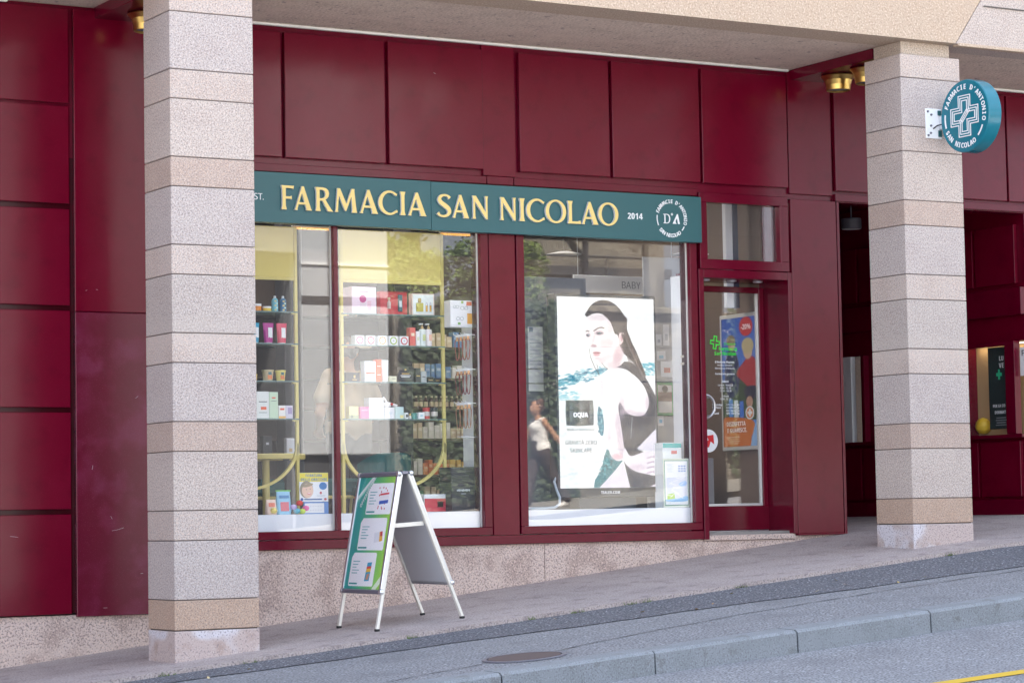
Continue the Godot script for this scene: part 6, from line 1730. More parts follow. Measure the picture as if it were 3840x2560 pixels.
	for e in [[5.516, 1.230, 0.062, 0.18, "tall narrow white notice with a red corner"], [5.440, 1.188, 0.056, 0.098, "small white notice beside the narrow one"], [5.518, 0.942, 0.130, 0.146, "white notice with a light blue figure"], [5.44, 0.50, 0.06, 0.10, "white notice with an orange seal under the green frame"], [5.46, 1.05, 0.09, 0.085, "pale grey handwritten notice between other notices"]]:
		var n := thing("paper_notice", e[4], "notice", Vector3(e[0], e[1], -2.2225), "paper notices on the pale partition")
		part(n, "sheet", cbox(Vector3(e[2], e[3], 0.002), 0.0), M.print_white)
		part(n, "print", cbox(Vector3(e[2] * 0.5, e[3] * 0.3, 0.001), 0.0), tint([Color8(120, 190, 220), Color8(200, 120, 110), Color8(170, 176, 186)][int(e[2] * 1000) % 3]), Vector3(0, -e[3] * 0.1, 0.0013))
	var gf := thing("green_picture", "small green-framed picture with a brown print on the partition", "picture", Vector3(5.478, 0.68, -2.2225))
	part(gf, "frame", cbox(Vector3(0.186, 0.288, 0.018), 0.006), tint(Color8(24, 140, 72), 0.3), Vector3(0, 0, 0.009))
	part(gf, "sheet", cbox(Vector3(0.142, 0.236, 0.002), 0.0), tint(Color8(226, 222, 212)), Vector3(0, 0, 0.0185))
	part(gf, "print", cbox(Vector3(0.142, 0.08, 0.001), 0.0), tint(Color8(140, 110, 96)), Vector3(0, 0.02, 0.0197))
	part(gf, "print", lathe([Vector2(0, 0.001), Vector2(0.03, 0.001), Vector2(0.03, 0)], 16), tint(Color8(70, 60, 60)), Vector3(0, 0.085, 0.0197), Vector3(PI / 2, 0, 0))
	# sheet hanging on the grey screen beside the display
	var st2 := thing("grey_screen_panel", "slate grey panel with a long white sheet, left of the lit screen", "partition", Vector3(4.2, y, -2.30))
	st2.set_meta("label", "slate grey panel behind the lit screen, a long white sheet pinned to it")
	slab(st2, "panel", Vector3(3.72, -0.2495, -2.31) - st2.position, Vector3(4.75, 1.70, -2.285) - st2.position, tint(Color8(96, 102, 114), 0.6), 0.003)
	slab(st2, "sheet", Vector3(4.165, 0.74, -2.2845) - st2.position, Vector3(4.31, 1.28, -2.2825) - st2.position, M.print_white, 0.0)
	slab(st2, "print", Vector3(4.175, 1.235, -2.2822) - st2.position, Vector3(4.215, 1.275, -2.2812) - st2.position, tint(Color8(110, 120, 150)), 0.0)
	for k in 9:
		slab(st2, "text_line", Vector3(4.18, 1.17 - k * 0.03, -2.2822) - st2.position, Vector3(4.29, 1.176 - k * 0.03, -2.2812) - st2.position, tint(Color8(170, 176, 186)), 0.0)
	for yy in [0.92, 0.80]:
		slab(st2, "seam", Vector3(3.73, yy, -2.2847) - st2.position, Vector3(4.74, yy + 0.008, -2.2817) - st2.position, M.joint, 0.0)

func bag_mesh(w: float, h: float, d: float) -> ArrayMesh:
	var st := begin()
	var rows := [[0.0, 0.9, 1.0], [0.15, 1.0, 1.0], [0.55, 0.95, 0.7], [1.0, 0.92, 0.08]]
	for k in rows.size() - 1:
		for i in 14:
			var v := []
			for e in [[k, i], [k, i + 1], [k + 1, i + 1], [k + 1, i]]:
				var r: Array = rows[e[0]]
				var a: float = TAU * e[1] / 14.0
				var c := cos(a)
				var s := sin(a)
				v.append(Vector3(signf(c) * pow(absf(c), 0.5) * w * r[1], h * r[0], signf(s) * pow(absf(s), 0.5) * d * r[2]))
			quad_auto(st, v[0], v[1], v[2], v[3], (v[0] + v[1] + v[2]) * Vector3(1, 0, 1))
	return st.commit()

# ------------------------------------------------------------------ the room behind the glass
func build_room() -> void:
	structure("shop_floor", cbox(Vector3(5.6, 0.10, 5.5), 0.0), M.room_floor, Vector3(3.62, -0.512, -4.37))
	structure("shop_ceiling", cbox(Vector3(5.6, 0.10, 5.6), 0.0), M.room_ceiling, Vector3(3.62, 2.80, -4.45))
	structure("shop_wall_back", cbox(Vector3(5.6, 3.4, 0.12), 0.0), M.room_panelling, Vector3(3.62, 1.15, -7.1))
	structure("shop_wall_side", cbox(Vector3(0.12, 3.4, 5.45), 0.0), M.room_panelling, Vector3(0.86, 1.15, -4.36))
	structure("shop_wall_door_side", cbox(Vector3(0.02, 3.2, 5.2), 0.0), M.door_side_dim_brown, Vector3(6.385, 1.10, -4.60))
	structure("shop_wall_front", cbox(Vector3(4.2, 0.62, 0.06), 0.0), M.room_wall, Vector3(3.28, 2.42, -1.76))
	# ceiling light panels
	for e in [[1.9, -2.9], [3.5, -2.9], [4.9, -3.2]]:
		var p := thing("ceiling_light", "flat white light panel in the shop ceiling", "light panel", Vector3(e[0], 2.745, e[1]), "light panels in the shop ceiling")
		part(p, "frame", cbox(Vector3(0.66, 0.02, 0.66), 0.002), M.white_plastic)
		part(p, "diffuser", cbox(Vector3(0.60, 0.006, 0.60), 0.0), M.lamp_glow, Vector3(0, -0.012, 0))
		var a := AreaLight3D.new()
		a.name = "panel_light"
		a.area_size = Vector2(0.6, 0.6)
		a.light_energy = 0.25
		a.light_color = Color(1.0, 0.97, 0.94)
		a.area_range = 9.0
		a.shadow_enabled = true
		add_child(a, true)
		a.position = Vector3(e[0], 2.722, e[1])
		a.rotation = Vector3(-PI / 2, 0, 0)
	# warm ribbed strip lamps seen at the window head
	for e in [[2.25, 2.035], [3.60, 2.041]]:
		var s := thing("strip_lamp", "warm ribbed strip lamp hanging just inside the window head", "lamp", Vector3(e[0], e[1], -2.42), "warm strip lamps at the window head")
		for k in 9:
			part(s, "lens", cbox(Vector3(0.034, 0.016, 0.03), 0.005), M.warm_glow, Vector3(-0.16 + k * 0.04, 0, 0))
		part(s, "rail", cbox(Vector3(0.37, 0.012, 0.034), 0.002), M.aluminium_matt, Vector3(0, 0.0145, 0))
	# dark square post
	solo("dark_post", "dark grey square post inside the shop", "post", cbox(Vector3(0.17, 3.2, 0.17), 0.006), M.dark_furniture, Vector3(3.35, 1.14, -3.05))
	solo("dark_post", "second dark grey post behind the shelf beside the column", "post", cbox(Vector3(0.17, 3.2, 0.17), 0.006), M.dark_furniture, Vector3(2.28, 1.14, -2.95))
	# wooden wall shelving with rows of goods
	var cab := thing("wall_shelving", "dark brown wooden wall shelving filled with bottles and cartons", "shelving", Vector3(4.1, -0.46, -4.35))
	slab(cab, "back_panel", Vector3(2.0, -0.46, -4.52) - cab.position, Vector3(6.2, 2.1, -4.48) - cab.position, M.dark_wood, 0.0)
	for x in [2.0, 2.95, 3.9, 5.05, 6.16]:
		slab(cab, "divider", Vector3(x, -0.46, -4.479) - cab.position, Vector3(x + 0.035, 2.1, -4.18) - cab.position, M.dark_wood, 0.002)
	var rows := [1.50, 1.235, 0.955, 0.685, 0.41, 0.085, -0.165]
	for ry in rows:
		slab(cab, "shelf", Vector3(2.036, ry - 0.022, -4.478) - cab.position, Vector3(6.159, ry, -4.17) - cab.position, M.dark_wood, 0.002)
	var kinds := [["brown glass bottle with a cream label", Color8(70, 40, 30), "bottle"], ["cream coloured carton", Color8(206, 190, 160), "box"], ["orange carton", Color8(214, 110, 40), "box"], ["white carton", Color8(220, 220, 214), "box"], ["blue and white carton", Color8(90, 130, 180), "box"], ["mustard yellow carton", Color8(206, 160, 40), "box"], ["green carton", Color8(50, 120, 90), "box"]]
	var shelf_words := ["the topmost board", "the second board from the top", "the third board", "the fourth board", "the fifth board", "the sixth board", "the lowest board"]
	var plan := [[1, [3, 1, 4]], [2, [1, 4, 3]], [3, [0, 0, 0]], [4, [1, 3, 1]], [5, [3, 2, 5]], [6, [6, 1, 4]]]
	for pl in plan:
		var ry: float = rows[pl[0]]
		var x := 3.93
		var k := 0
		while x < 5.0:
			var kd: Array = kinds[pl[1][(k / 5) % 3]]
			var w := rng.randf_range(0.034, 0.058)
			var h := rng.randf_range(0.09, 0.15)
			var label := "%s on %s of the wooden shelving" % [kd[0], shelf_words[pl[0]]]
			if kd[2] == "bottle":
				var bt := goods_lathe("shelf_bottle", label, "bottle", x + 0.022, ry, -4.24, [Vector2(0, 0), Vector2(0.019, 0), Vector2(0.020, 0.003), Vector2(0.020, 0.070), Vector2(0.009, 0.084), Vector2(0.009, 0.094), Vector2(0, 0.094)], kd[1], [["label", [Vector2(0.0204, 0.014), Vector2(0.0204, 0.056)], Color8(206, 190, 160)], ["cap", [Vector2(0.011, 0.0945), Vector2(0.011, 0.110), Vector2(0, 0.110)], Color8(210, 196, 170)]], "goods on the wooden wall shelving")
				w = 0.042
			else:
				goods_box("shelf_carton", label, x, x + w, ry, ry + h, -4.21, 0.09, kd[1], [[0.5, 0.6, 0.7, 0.2, kd[1].lightened(0.4)]], "goods on the wooden wall shelving")
			x += w + rng.randf_range(0.004, 0.016)
			k += 1
	# consulting table and teal seats
	var bench := thing("teal_bench", "low teal upholstered bench with a thin yellow frame inside the shop", "bench", Vector3(2.35, -0.46, -3.1))
	part(bench, "cushion", cbox(Vector3(1.15, 0.14, 0.42), 0.03), M.teal_velvet, Vector3(0, 0.43, 0))
	part(bench, "frame", cbox(Vector3(1.2, 0.025, 0.44), 0.004), M.shelf_yellow, Vector3(0, 0.3465, 0))
	for e in [[-0.57, -0.19], [0.57, -0.19], [-0.57, 0.19], [0.57, 0.19]]:
		part(bench, "leg", tube([Vector3(e[0], 0.335, e[1]), Vector3(e[0], 0.0, e[1])], 0.012, 8), M.shelf_yellow)
	var chair := thing("teal_chair", "teal velvet tub chair with yellow metal legs", "chair", Vector3(3.02, -0.46, -2.78))
	var st := begin()
	for i in 18:
		for jn in [[0.23, 1.0], [0.17, -1.0]]:
			var q := []
			for e in [[i, 0.30], [i + 1, 0.30], [i + 1, 0.70], [i, 0.70]]:
				var a: float = PI * 0.08 + PI * 0.84 * e[0] / 18.0
				var rad: float = jn[0] * (1.0 if e[1] < 0.5 else 1.06)
				q.append(Vector3(cos(a) * rad * 1.05, e[1] - 0.10 * pow(absf(cos(a)), 4) * (1.0 if e[1] > 0.5 else 0.0), sin(a) * rad))
			quad_auto(st, q[0], q[1], q[2], q[3], (q[0] + q[1]) * Vector3(1, 0, 1) * jn[1])
		var tp := []
		for e in [[i, 0.23], [i + 1, 0.23], [i + 1, 0.17], [i, 0.17]]:
			var a: float = PI * 0.08 + PI * 0.84 * e[0] / 18.0
			tp.append(Vector3(cos(a) * e[1] * 1.06 * 1.05, 0.70 - 0.10 * pow(absf(cos(a)), 4), sin(a) * e[1] * 1.06))
		quad_auto(st, tp[0], tp[1], tp[2], tp[3], Vector3.UP)
	part(chair, "backrest", st.commit(), M.teal_velvet)
	part(chair, "seat", cbox(Vector3(0.42, 0.10, 0.42), 0.03), M.teal_velvet, Vector3(0, 0.39, 0))
	for e in [[-0.18, -0.18], [0.18, -0.18], [-0.18, 0.18], [0.18, 0.18]]:
		part(chair, "leg", tube([Vector3(e[0], 0.35, e[1]), Vector3(e[0] * 1.15, 0.0, e[1] * 1.15)], 0.011, 8), M.shelf_yellow)
	var desk := thing("round_table", "round dark display table with yellow rims near the yellow shelf", "table", Vector3(1.95, -0.46, -2.72))
	part(desk, "table_top", lathe([Vector2(0, 0.66), Vector2(0.30, 0.66), Vector2(0.31, 0.672), Vector2(0.30, 0.684), Vector2(0, 0.684)], 32), M.dark_furniture)
	part(desk, "rim", lathe([Vector2(0.311, 0.650), Vector2(0.318, 0.656), Vector2(0.318, 0.688), Vector2(0.311, 0.694)], 32), M.shelf_yellow)
	part(desk, "column", lathe([Vector2(0.0, 0.02), Vector2(0.03, 0.02), Vector2(0.03, 0.649), Vector2(0, 0.649)], 16), M.shelf_yellow)
	part(desk, "foot", lathe([Vector2(0, 0), Vector2(0.2, 0), Vector2(0.2, 0.014), Vector2(0.03, 0.019)], 28), M.dark_furniture)
	goods_box("perfume_carton", "black carton with a white mark on the round display table", 1.88, 1.96, 0.2245, 0.38, -2.62, 0.06, Color8(34, 34, 42), [[0.5, 0.6, 0.3, 0.12, Color8(200, 200, 206)]])
	goods_box("perfume_carton", "white carton standing at the edge of the round display table", 2.08, 2.15, 0.2245, 0.36, -2.60, 0.05, Color8(230, 230, 234), [[0.5, 0.3, 0.4, 0.2, Color8(220, 190, 140)]])
	# banner with the department name
	var ban := thing("department_board", "pale hanging board lettered BABY inside the shop", "signboard", Vector3(5.62, 1.73, -3.0))
	part(ban, "board", cbox(Vector3(1.10, 0.155, 0.012), 0.002), M.print_white)
	part(ban, "lettering", lettering("BABY", 0.062, false, 0.002), M.print_grey, Vector3(0.05, 0.0, 0.008))
	for x in [-0.5, 0.5]:
		part(ban, "wire", tube([Vector3(x, 0.077, 0), Vector3(x, 1.02, 0)], 0.003, 5), M.steel)
	# lit poster case on the wall inside the door
	var lb := thing("poster_case", "lit blue poster case inside the door with a red discount disc", "lit poster", Vector3(6.372, 0.25, -2.30))
	part(lb, "case", cbox(Vector3(0.56, 1.20, 0.04), 0.006), M.aluminium_matt, Vector3(-0.021, 0.59, 0), Vector3(0, -PI / 2, 0))
	part(lb, "poster", print_face(0.50, 1.13), M.lightbox_print, Vector3(-0.0425, 0.59, 0), Vector3(0, -PI / 2, 0), "blue poster of two people kneeling in a meadow")
	for l in [["-20%", 0.045, 0.120, 1.066, M.print_white], ["DISINFETTA", 0.036, -0.06, 0.222, M.print_white], ["E GUARISCE.", 0.036, -0.045, 0.165, M.print_white]]:
		part(lb, "lettering", lettering(l[0], l[1], true, 0.001), l[4], Vector3(-0.0435, l[3], l[2]), Vector3(0, -PI / 2, 0))
	solo("white_reflection_bar", "slim white duct added as a solid bar for a reflection in the transom", "streak", cbox(Vector3(0.075, 1.27, 0.05), 0.004), M.ledge_white, Vector3(6.172, 2.115, -2.20))  # white bar added in place of a reflection on the transom glass
	solo("slate_added_bar", "slate blue duct beside the slim white duct as a second added bar", "streak", cbox(Vector3(0.06, 1.27, 0.05), 0.004), tint(Color8(70, 76, 92), 0.5), Vector3(6.25, 2.115, -2.215))  # slate bar added beside the white reflection bar
	# furniture by the door: pale cabinet and rail
	var rack := thing("low_cabinet", "pale low cabinet with a steel rail inside the door", "cabinet", Vector3(6.02, -0.46, -2.75))
	part(rack, "carcass", cbox(Vector3(0.42, 0.62, 0.36), 0.006), tint(Color8(150, 150, 152), 0.6), Vector3(0, 0.33, 0))
	part(rack, "plinth", cbox(Vector3(0.40, 0.02, 0.34), 0.002), M.dark_furniture, Vector3(0, 0.01, 0))
	part(rack, "rail", tube([Vector3(-0.25, 0.20, 0.2), Vector3(0.25, 0.20, 0.2)], 0.012, 8), M.steel)
	var curtain := solo("grey_cabinet", "tall dark grey cabinet standing inside the door", "cabinet", cbox(Vector3(0.5, 1.9, 0.5), 0.01), M.dark_furniture, Vector3(5.95, 0.492, -3.6))
	# pendant seen through the transom
	for e in [[6.05, 1.98, -2.6], [5.6, 2.1, -4.0]]:
		var pd := thing("pendant_lamp", "white disc pendant lamp seen through the light above the door", "lamp", Vector3(e[0], 2.745, e[2]), "white disc pendants in the shop")
		part(pd, "shade", lathe([Vector2(0.0, 0.03), Vector2(0.06, 0.028), Vector2(0.16, 0.004), Vector2(0.165, 0.0), Vector2(0.0, -0.004)], 28), M.white_plastic, Vector3(0, e[1] - 2.745, 0))
		part(pd, "cord", tube([Vector3(0, e[1] - 2.72, 0), Vector3(0, 0, 0)], 0.004, 6), M.black_rubber)

# ------------------------------------------------------------------ people: tapered capsules joined smoothly, meshed as surface nets
# bones: [a, b, radius a, radius b, colour]
func figure(bones: Array, cell: float, blend: float) -> ArrayMesh:
	var lo := Vector3.ONE * 1e9
	var hi := Vector3.ONE * -1e9
	for b in bones:
		var r: float = maxf(b[2], b[3]) + cell * 3 + blend
		lo = lo.min(b[0].min(b[1]) - Vector3.ONE * r)
		hi = hi.max(b[0].max(b[1]) + Vector3.ONE * r)
	var nx := int((hi.x - lo.x) / cell) + 2
	var ny := int((hi.y - lo.y) / cell) + 2
	var nz := int((hi.z - lo.z) / cell) + 2
	var field := PackedFloat32Array()
	field.resize(nx * ny * nz)
	field.fill(1.0)
	var owner_of := PackedInt32Array()
	owner_of.resize(nx * ny * nz)
	var nearest := PackedFloat32Array()
	nearest.resize(nx * ny * nz)
	nearest.fill(1.0)
	for bi in bones.size():
		var b: Array = bones[bi]
		var a: Vector3 = b[0]
		var d: Vector3 = b[1] - a
		var dd := maxf(d.length_squared(), 1e-9)
		var ra: float = b[2]
		var rb: float = b[3]
		var reach := maxf(ra, rb) + cell * 2.5 + blend
		var p0 := (a.min(b[1]) - Vector3.ONE * reach - lo) / cell
		var p1 := (a.max(b[1]) + Vector3.ONE * reach - lo) / cell
		for k in range(maxi(int(p0.z), 0), mini(int(p1.z) + 1, nz)):
			for j in range(maxi(int(p0.y), 0), mini(int(p1.y) + 1, ny)):
				var row := (k * ny + j) * nx
				for i in range(maxi(int(p0.x), 0), mini(int(p1.x) + 1, nx)):
					var p := lo + Vector3(i, j, k) * cell - a
					var t := clampf(p.dot(d) / dd, 0.0, 1.0)
					var v := (p - d * t).length() - lerpf(ra, rb, t)
					var f := field[row + i]
					var h := maxf(blend - absf(f - v), 0.0) / blend
					field[row + i] = minf(f, v) - h * h * blend * 0.25
					if v < nearest[row + i]:
						nearest[row + i] = v
						owner_of[row + i] = bi
	var st := begin()
	var index := {}
	var verts := PackedVector3Array()
	var norms := PackedVector3Array()
	var cols := PackedColorArray()
	var step := [1, nx, nx * ny]
	for k in nz - 1:
		for j in ny - 1:
			for i in nx - 1:
				var c := (k * ny + j) * nx + i
				var f0 := field[c]
				if f0 > cell * 2.0 or f0 < -cell * 2.0:
					continue
				var acc := Vector3.ZERO
				var cnt := 0
				var s := []
				for q in 8:
					s.append(field[c + (q & 1) + ((q >> 1) & 1) * nx + ((q >> 2) & 1) * nx * ny])
				for e in [[0, 1], [2, 3], [4, 5], [6, 7], [0, 2], [1, 3], [4, 6], [5, 7], [0, 4], [1, 5], [2, 6], [3, 7]]:
					var sa: float = s[e[0]]
					var sb: float = s[e[1]]
					if (sa < 0.0) != (sb < 0.0):
						var t := sa / (sa - sb)
						var va := Vector3(e[0] & 1, (e[0] >> 1) & 1, (e[0] >> 2) & 1)
						var vb := Vector3(e[1] & 1, (e[1] >> 1) & 1, (e[1] >> 2) & 1)
						acc += va.lerp(vb, t)
						cnt += 1
				if cnt > 0:
					index[c] = verts.size()
					verts.append(lo + (Vector3(i, j, k) + acc / cnt) * cell)
					norms.append(Vector3(s[1] + s[3] + s[5] + s[7] - s[0] - s[2] - s[4] - s[6], s[2] + s[3] + s[6] + s[7] - s[0] - s[1] - s[4] - s[5], s[4] + s[5] + s[6] + s[7] - s[0] - s[1] - s[2] - s[3]).normalized())
					cols.append(bones[owner_of[c]][4])
	for c in index.keys():
		var f0 := field[c]
		for ax in 3:
			var f1 := field[c + step[ax]]
			if (f0 < 0.0) == (f1 < 0.0):
				continue
			var u: int = step[(ax + 1) % 3]
			var w: int = step[(ax + 2) % 3]
			var ids := [c, c - u, c - u - w, c - w]
			var ok := true
			for q in ids:
				if not index.has(q):
					ok = false
			if not ok:
				continue
			var n := norms[index[c]]
			for t in [[0, 1, 2], [0, 2, 3]]:
				var ia: int = index[ids[t[0]]]
				var ib: int = index[ids[t[1]]]
				var ic: int = index[ids[t[2]]]
				var g := (verts[ib] - verts[ia]).cross(verts[ic] - verts[ia])
				if g.dot(n) > 0.0:
					var sw := ib
					ib = ic
					ic = sw
				for q in [ia, ib, ic]:
					st.set_normal(norms[q])
					st.set_color(cols[q])
					st.add_vertex(verts[q])
	return st.commit()

func hand_bones(wrist: Vector3, down: Vector3, side: Vector3, palm_out: Vector3, c: Color) -> Array:
	# palm and five fingers, curling a little towards the palm
	var out := []
	var knuckle := wrist + down * 0.085
	for k in 4:
		var s := side * (0.028 - 0.019 * k)
		out.append([wrist + side * (0.016 - 0.011 * k), knuckle + s, 0.014, 0.012, c])
		var l: float = [0.070, 0.078, 0.074, 0.058][k]
		var m := knuckle + s + (down * 0.8 + palm_out * 0.45).normalized() * l * 0.55
		out.append([knuckle + s, m, 0.0095, 0.0085, c])
		out.append([m, m + (down * 0.35 + palm_out * 0.95).normalized() * l * 0.5, 0.0085, 0.0070, c])
	var base := wrist + down * 0.025 + side * 0.022
	var tip := base + (down * 0.7 + side * 0.55 + palm_out * 0.3).normalized() * 0.042
	out.append([base, tip, 0.012, 0.0095, c])
	out.append([tip, tip + (down * 0.85 + palm_out * 0.5).normalized() * 0.032, 0.0095, 0.0075, c])
	return out

func build_person_walking() -> void:
	# a passer-by across the street, mirrored in the shop window; she walks towards -x
	var gx := 13.60
	var gz := 14.5
	var gy := road_height(gx, gz) + 0.09
	var skin := Color(0.46, 0.24, 0.14)
	var top := Color(0.80, 0.78, 0.75)
	var trouser := Color(0.060, 0.040, 0.036)
	var shoe := Color(0.70, 0.68, 0.66)
	var p := thing("person", "person in a white sleeveless top and brown trousers walking across the street", "person", Vector3(gx, gy, gz))
	var b := []
	var hip := Vector3(0.02, 0.90, 0)
	var chest := Vector3(-0.02, 1.24, 0)
	b.append([hip, Vector3(0.0, 1.02, 0), 0.150, 0.125, trouser])
	for s in [-1, 1]:
		b.append([hip + Vector3(0, 0.02, s * 0.07), hip + Vector3(0, -0.05, s * 0.085), 0.105, 0.105, trouser])
		b.append([Vector3(0.01, 1.00, s * 0.05), chest + Vector3(0, 0.02, s * 0.075), 0.105, 0.098, top])
		b.append([chest + Vector3(0, 0.02, s * 0.07), chest + Vector3(-0.005, 0.11, s * 0.135), 0.085, 0.058, top])
	b.append([Vector3(0.01, 0.98, 0), chest, 0.125, 0.120, top])
	b.append([Vector3(0.015, 0.94, -0.06), Vector3(0.015, 0.94, 0.06), 0.118, 0.118, top])
	b.append([chest + Vector3(-0.055, 0.0, -0.05), chest + Vector3(-0.055, 0.0, 0.05), 0.075, 0.075, top])
	b.append([chest + Vector3(0, 0.13, 0), chest + Vector3(-0.02, 0.225, 0), 0.058, 0.048, skin])
	# head turned away a little
	var head := chest + Vector3(-0.04, 0.305, 0)
	b.append([head, head + Vector3(0.01, 0.035, 0), 0.086, 0.090, skin])
	b.append([head + Vector3(-0.03, -0.05, 0), head + Vector3(-0.02, 0.0, 0), 0.052, 0.07, skin])
	b.append([head + Vector3(-0.088, -0.006, 0), head + Vector3(-0.103, -0.022, 0), 0.012, 0.014, skin])
	for s in [-1, 1]:
		b.append([head + Vector3(0.012, -0.02, s * 0.088), head + Vector3(0.016, 0.02, s * 0.090), 0.014, 0.016, skin])
	# legs: front leg forward (-x), rear leg trailing with the heel lifting
	var hips := [hip + Vector3(0, -0.05, 0.085), hip + Vector3(0, -0.05, -0.085)]
	var knees := [Vector3(-0.13, 0.48, 0.09), Vector3(0.17, 0.50, -0.09)]
	var ankles := [Vector3(-0.20, 0.085, 0.09), Vector3(0.40, 0.135, -0.09)]
	for k in 2:
		b.append([hips[k], knees[k], 0.108, 0.084, trouser])
		b.append([knees[k], ankles[k] + Vector3(0, 0.03, 0), 0.084, 0.082, trouser])
		var toe: Vector3 = ankles[k] + (Vector3(-0.15, -0.05, 0) if k == 0 else Vector3(-0.12, -0.095, 0))
		b.append([ankles[k] + Vector3(0.03, -0.045, 0), toe, 0.040, 0.034, shoe])
	# arms: the near one (towards the shop) swings back and carries a small green bottle
	var sh := [chest + Vector3(0.0, 0.105, -0.165), chest + Vector3(0.0, 0.105, 0.165)]
	var el := [Vector3(0.16, 1.08, -0.24), Vector3(-0.12, 1.07, 0.22)]
	var wr := [Vector3(0.31, 0.90, -0.25), Vector3(-0.25, 0.95, 0.16)]
	for k in 2:
		b.append([sh[k], el[k], 0.046, 0.038, skin])
		b.append([el[k], wr[k], 0.038, 0.026, skin])
		b.append([wr[k], wr[k] + (wr[k] - el[k]).normalized() * 0.03, 0.026, 0.022, skin])
	var body := figure(b, 0.0135, 0.035)
	var st := begin()
	st.append_from(body, 0, Transform3D())
	for k in 2:
		var dn: Vector3 = (wr[k] - el[k]).normalized()
		var sd := dn.cross(Vector3(0, 0, 1)).normalized()
		var po := Vector3(0, 0, 1 if k == 0 else -1)
		st.append_from(figure(hand_bones(wr[k] + dn * 0.012, dn, sd, po, skin), 0.0045, 0.008), 0, Transform3D())
	part(p, "body", st.commit(), M.vertex_cloth)
	# face: eyes, brows and mouth; curly auburn hair gathered up
	for s in [-1, 1]:
		part(p, "eye", lathe([Vector2(0, -0.006), Vector2(0.009, 0), Vector2(0, 0.006)], 10), M.print_black, head + Vector3(-0.083, 0.008, s * 0.030))
		part(p, "brow", tube([head + Vector3(-0.086, 0.027, s * 0.018), head + Vector3(-0.080, 0.031, s * 0.045)], 0.004, 5), M.hair)
	part(p, "mouth", tube([head + Vector3(-0.082, -0.052, -0.020), head + Vector3(-0.088, -0.053, 0), head + Vector3(-0.082, -0.052, 0.020)], 0.004, 5), tint(Color8(170, 90, 84)))
	var hb := []
	var r := RandomNumberGenerator.new()
	r.seed = 3
	for k in 46:
		var d := Vector3(r.randf_range(-0.35, 1.0), r.randf_range(-0.55, 1.0), r.randf_range(-1, 1)).normalized()
		if d.x < -0.1 and d.y < 0.45:
			continue
		var c := head + Vector3(0.012, 0.03, 0) + d * 0.088
		hb.append([c, c + Vector3(r.randf_range(-0.02, 0.03), r.randf_range(-0.025, 0.02), r.randf_range(-0.02, 0.02)), 0.026, 0.020, Color(1, 1, 1)])
	hb.append([head + Vector3(0.07, 0.09, 0), head + Vector3(0.09, 0.11, 0), 0.055, 0.05, Color(1, 1, 1)])
	part(p, "hair", figure(hb, 0.008, 0.012), M.hair)
	var hand: Vector3 = wr[0] + (wr[0] - el[0]).normalized() * 0.09
	var bt := solo("drink_bottle", "small dark green bottle held in the hand of the person walking", "bottle", lathe([Vector2(0, -0.07), Vector2(0.020, -0.07), Vector2(0.022, -0.06), Vector2(0.022, 0.03), Vector2(0.009, 0.055), Vector2(0.009, 0.075), Vector2(0, 0.076)], 14), tint(Color8(30, 70, 52), 0.3), p.position + hand + Vector3(0.015, -0.015, 0.030), "", Vector3(0, 0, 0.5))

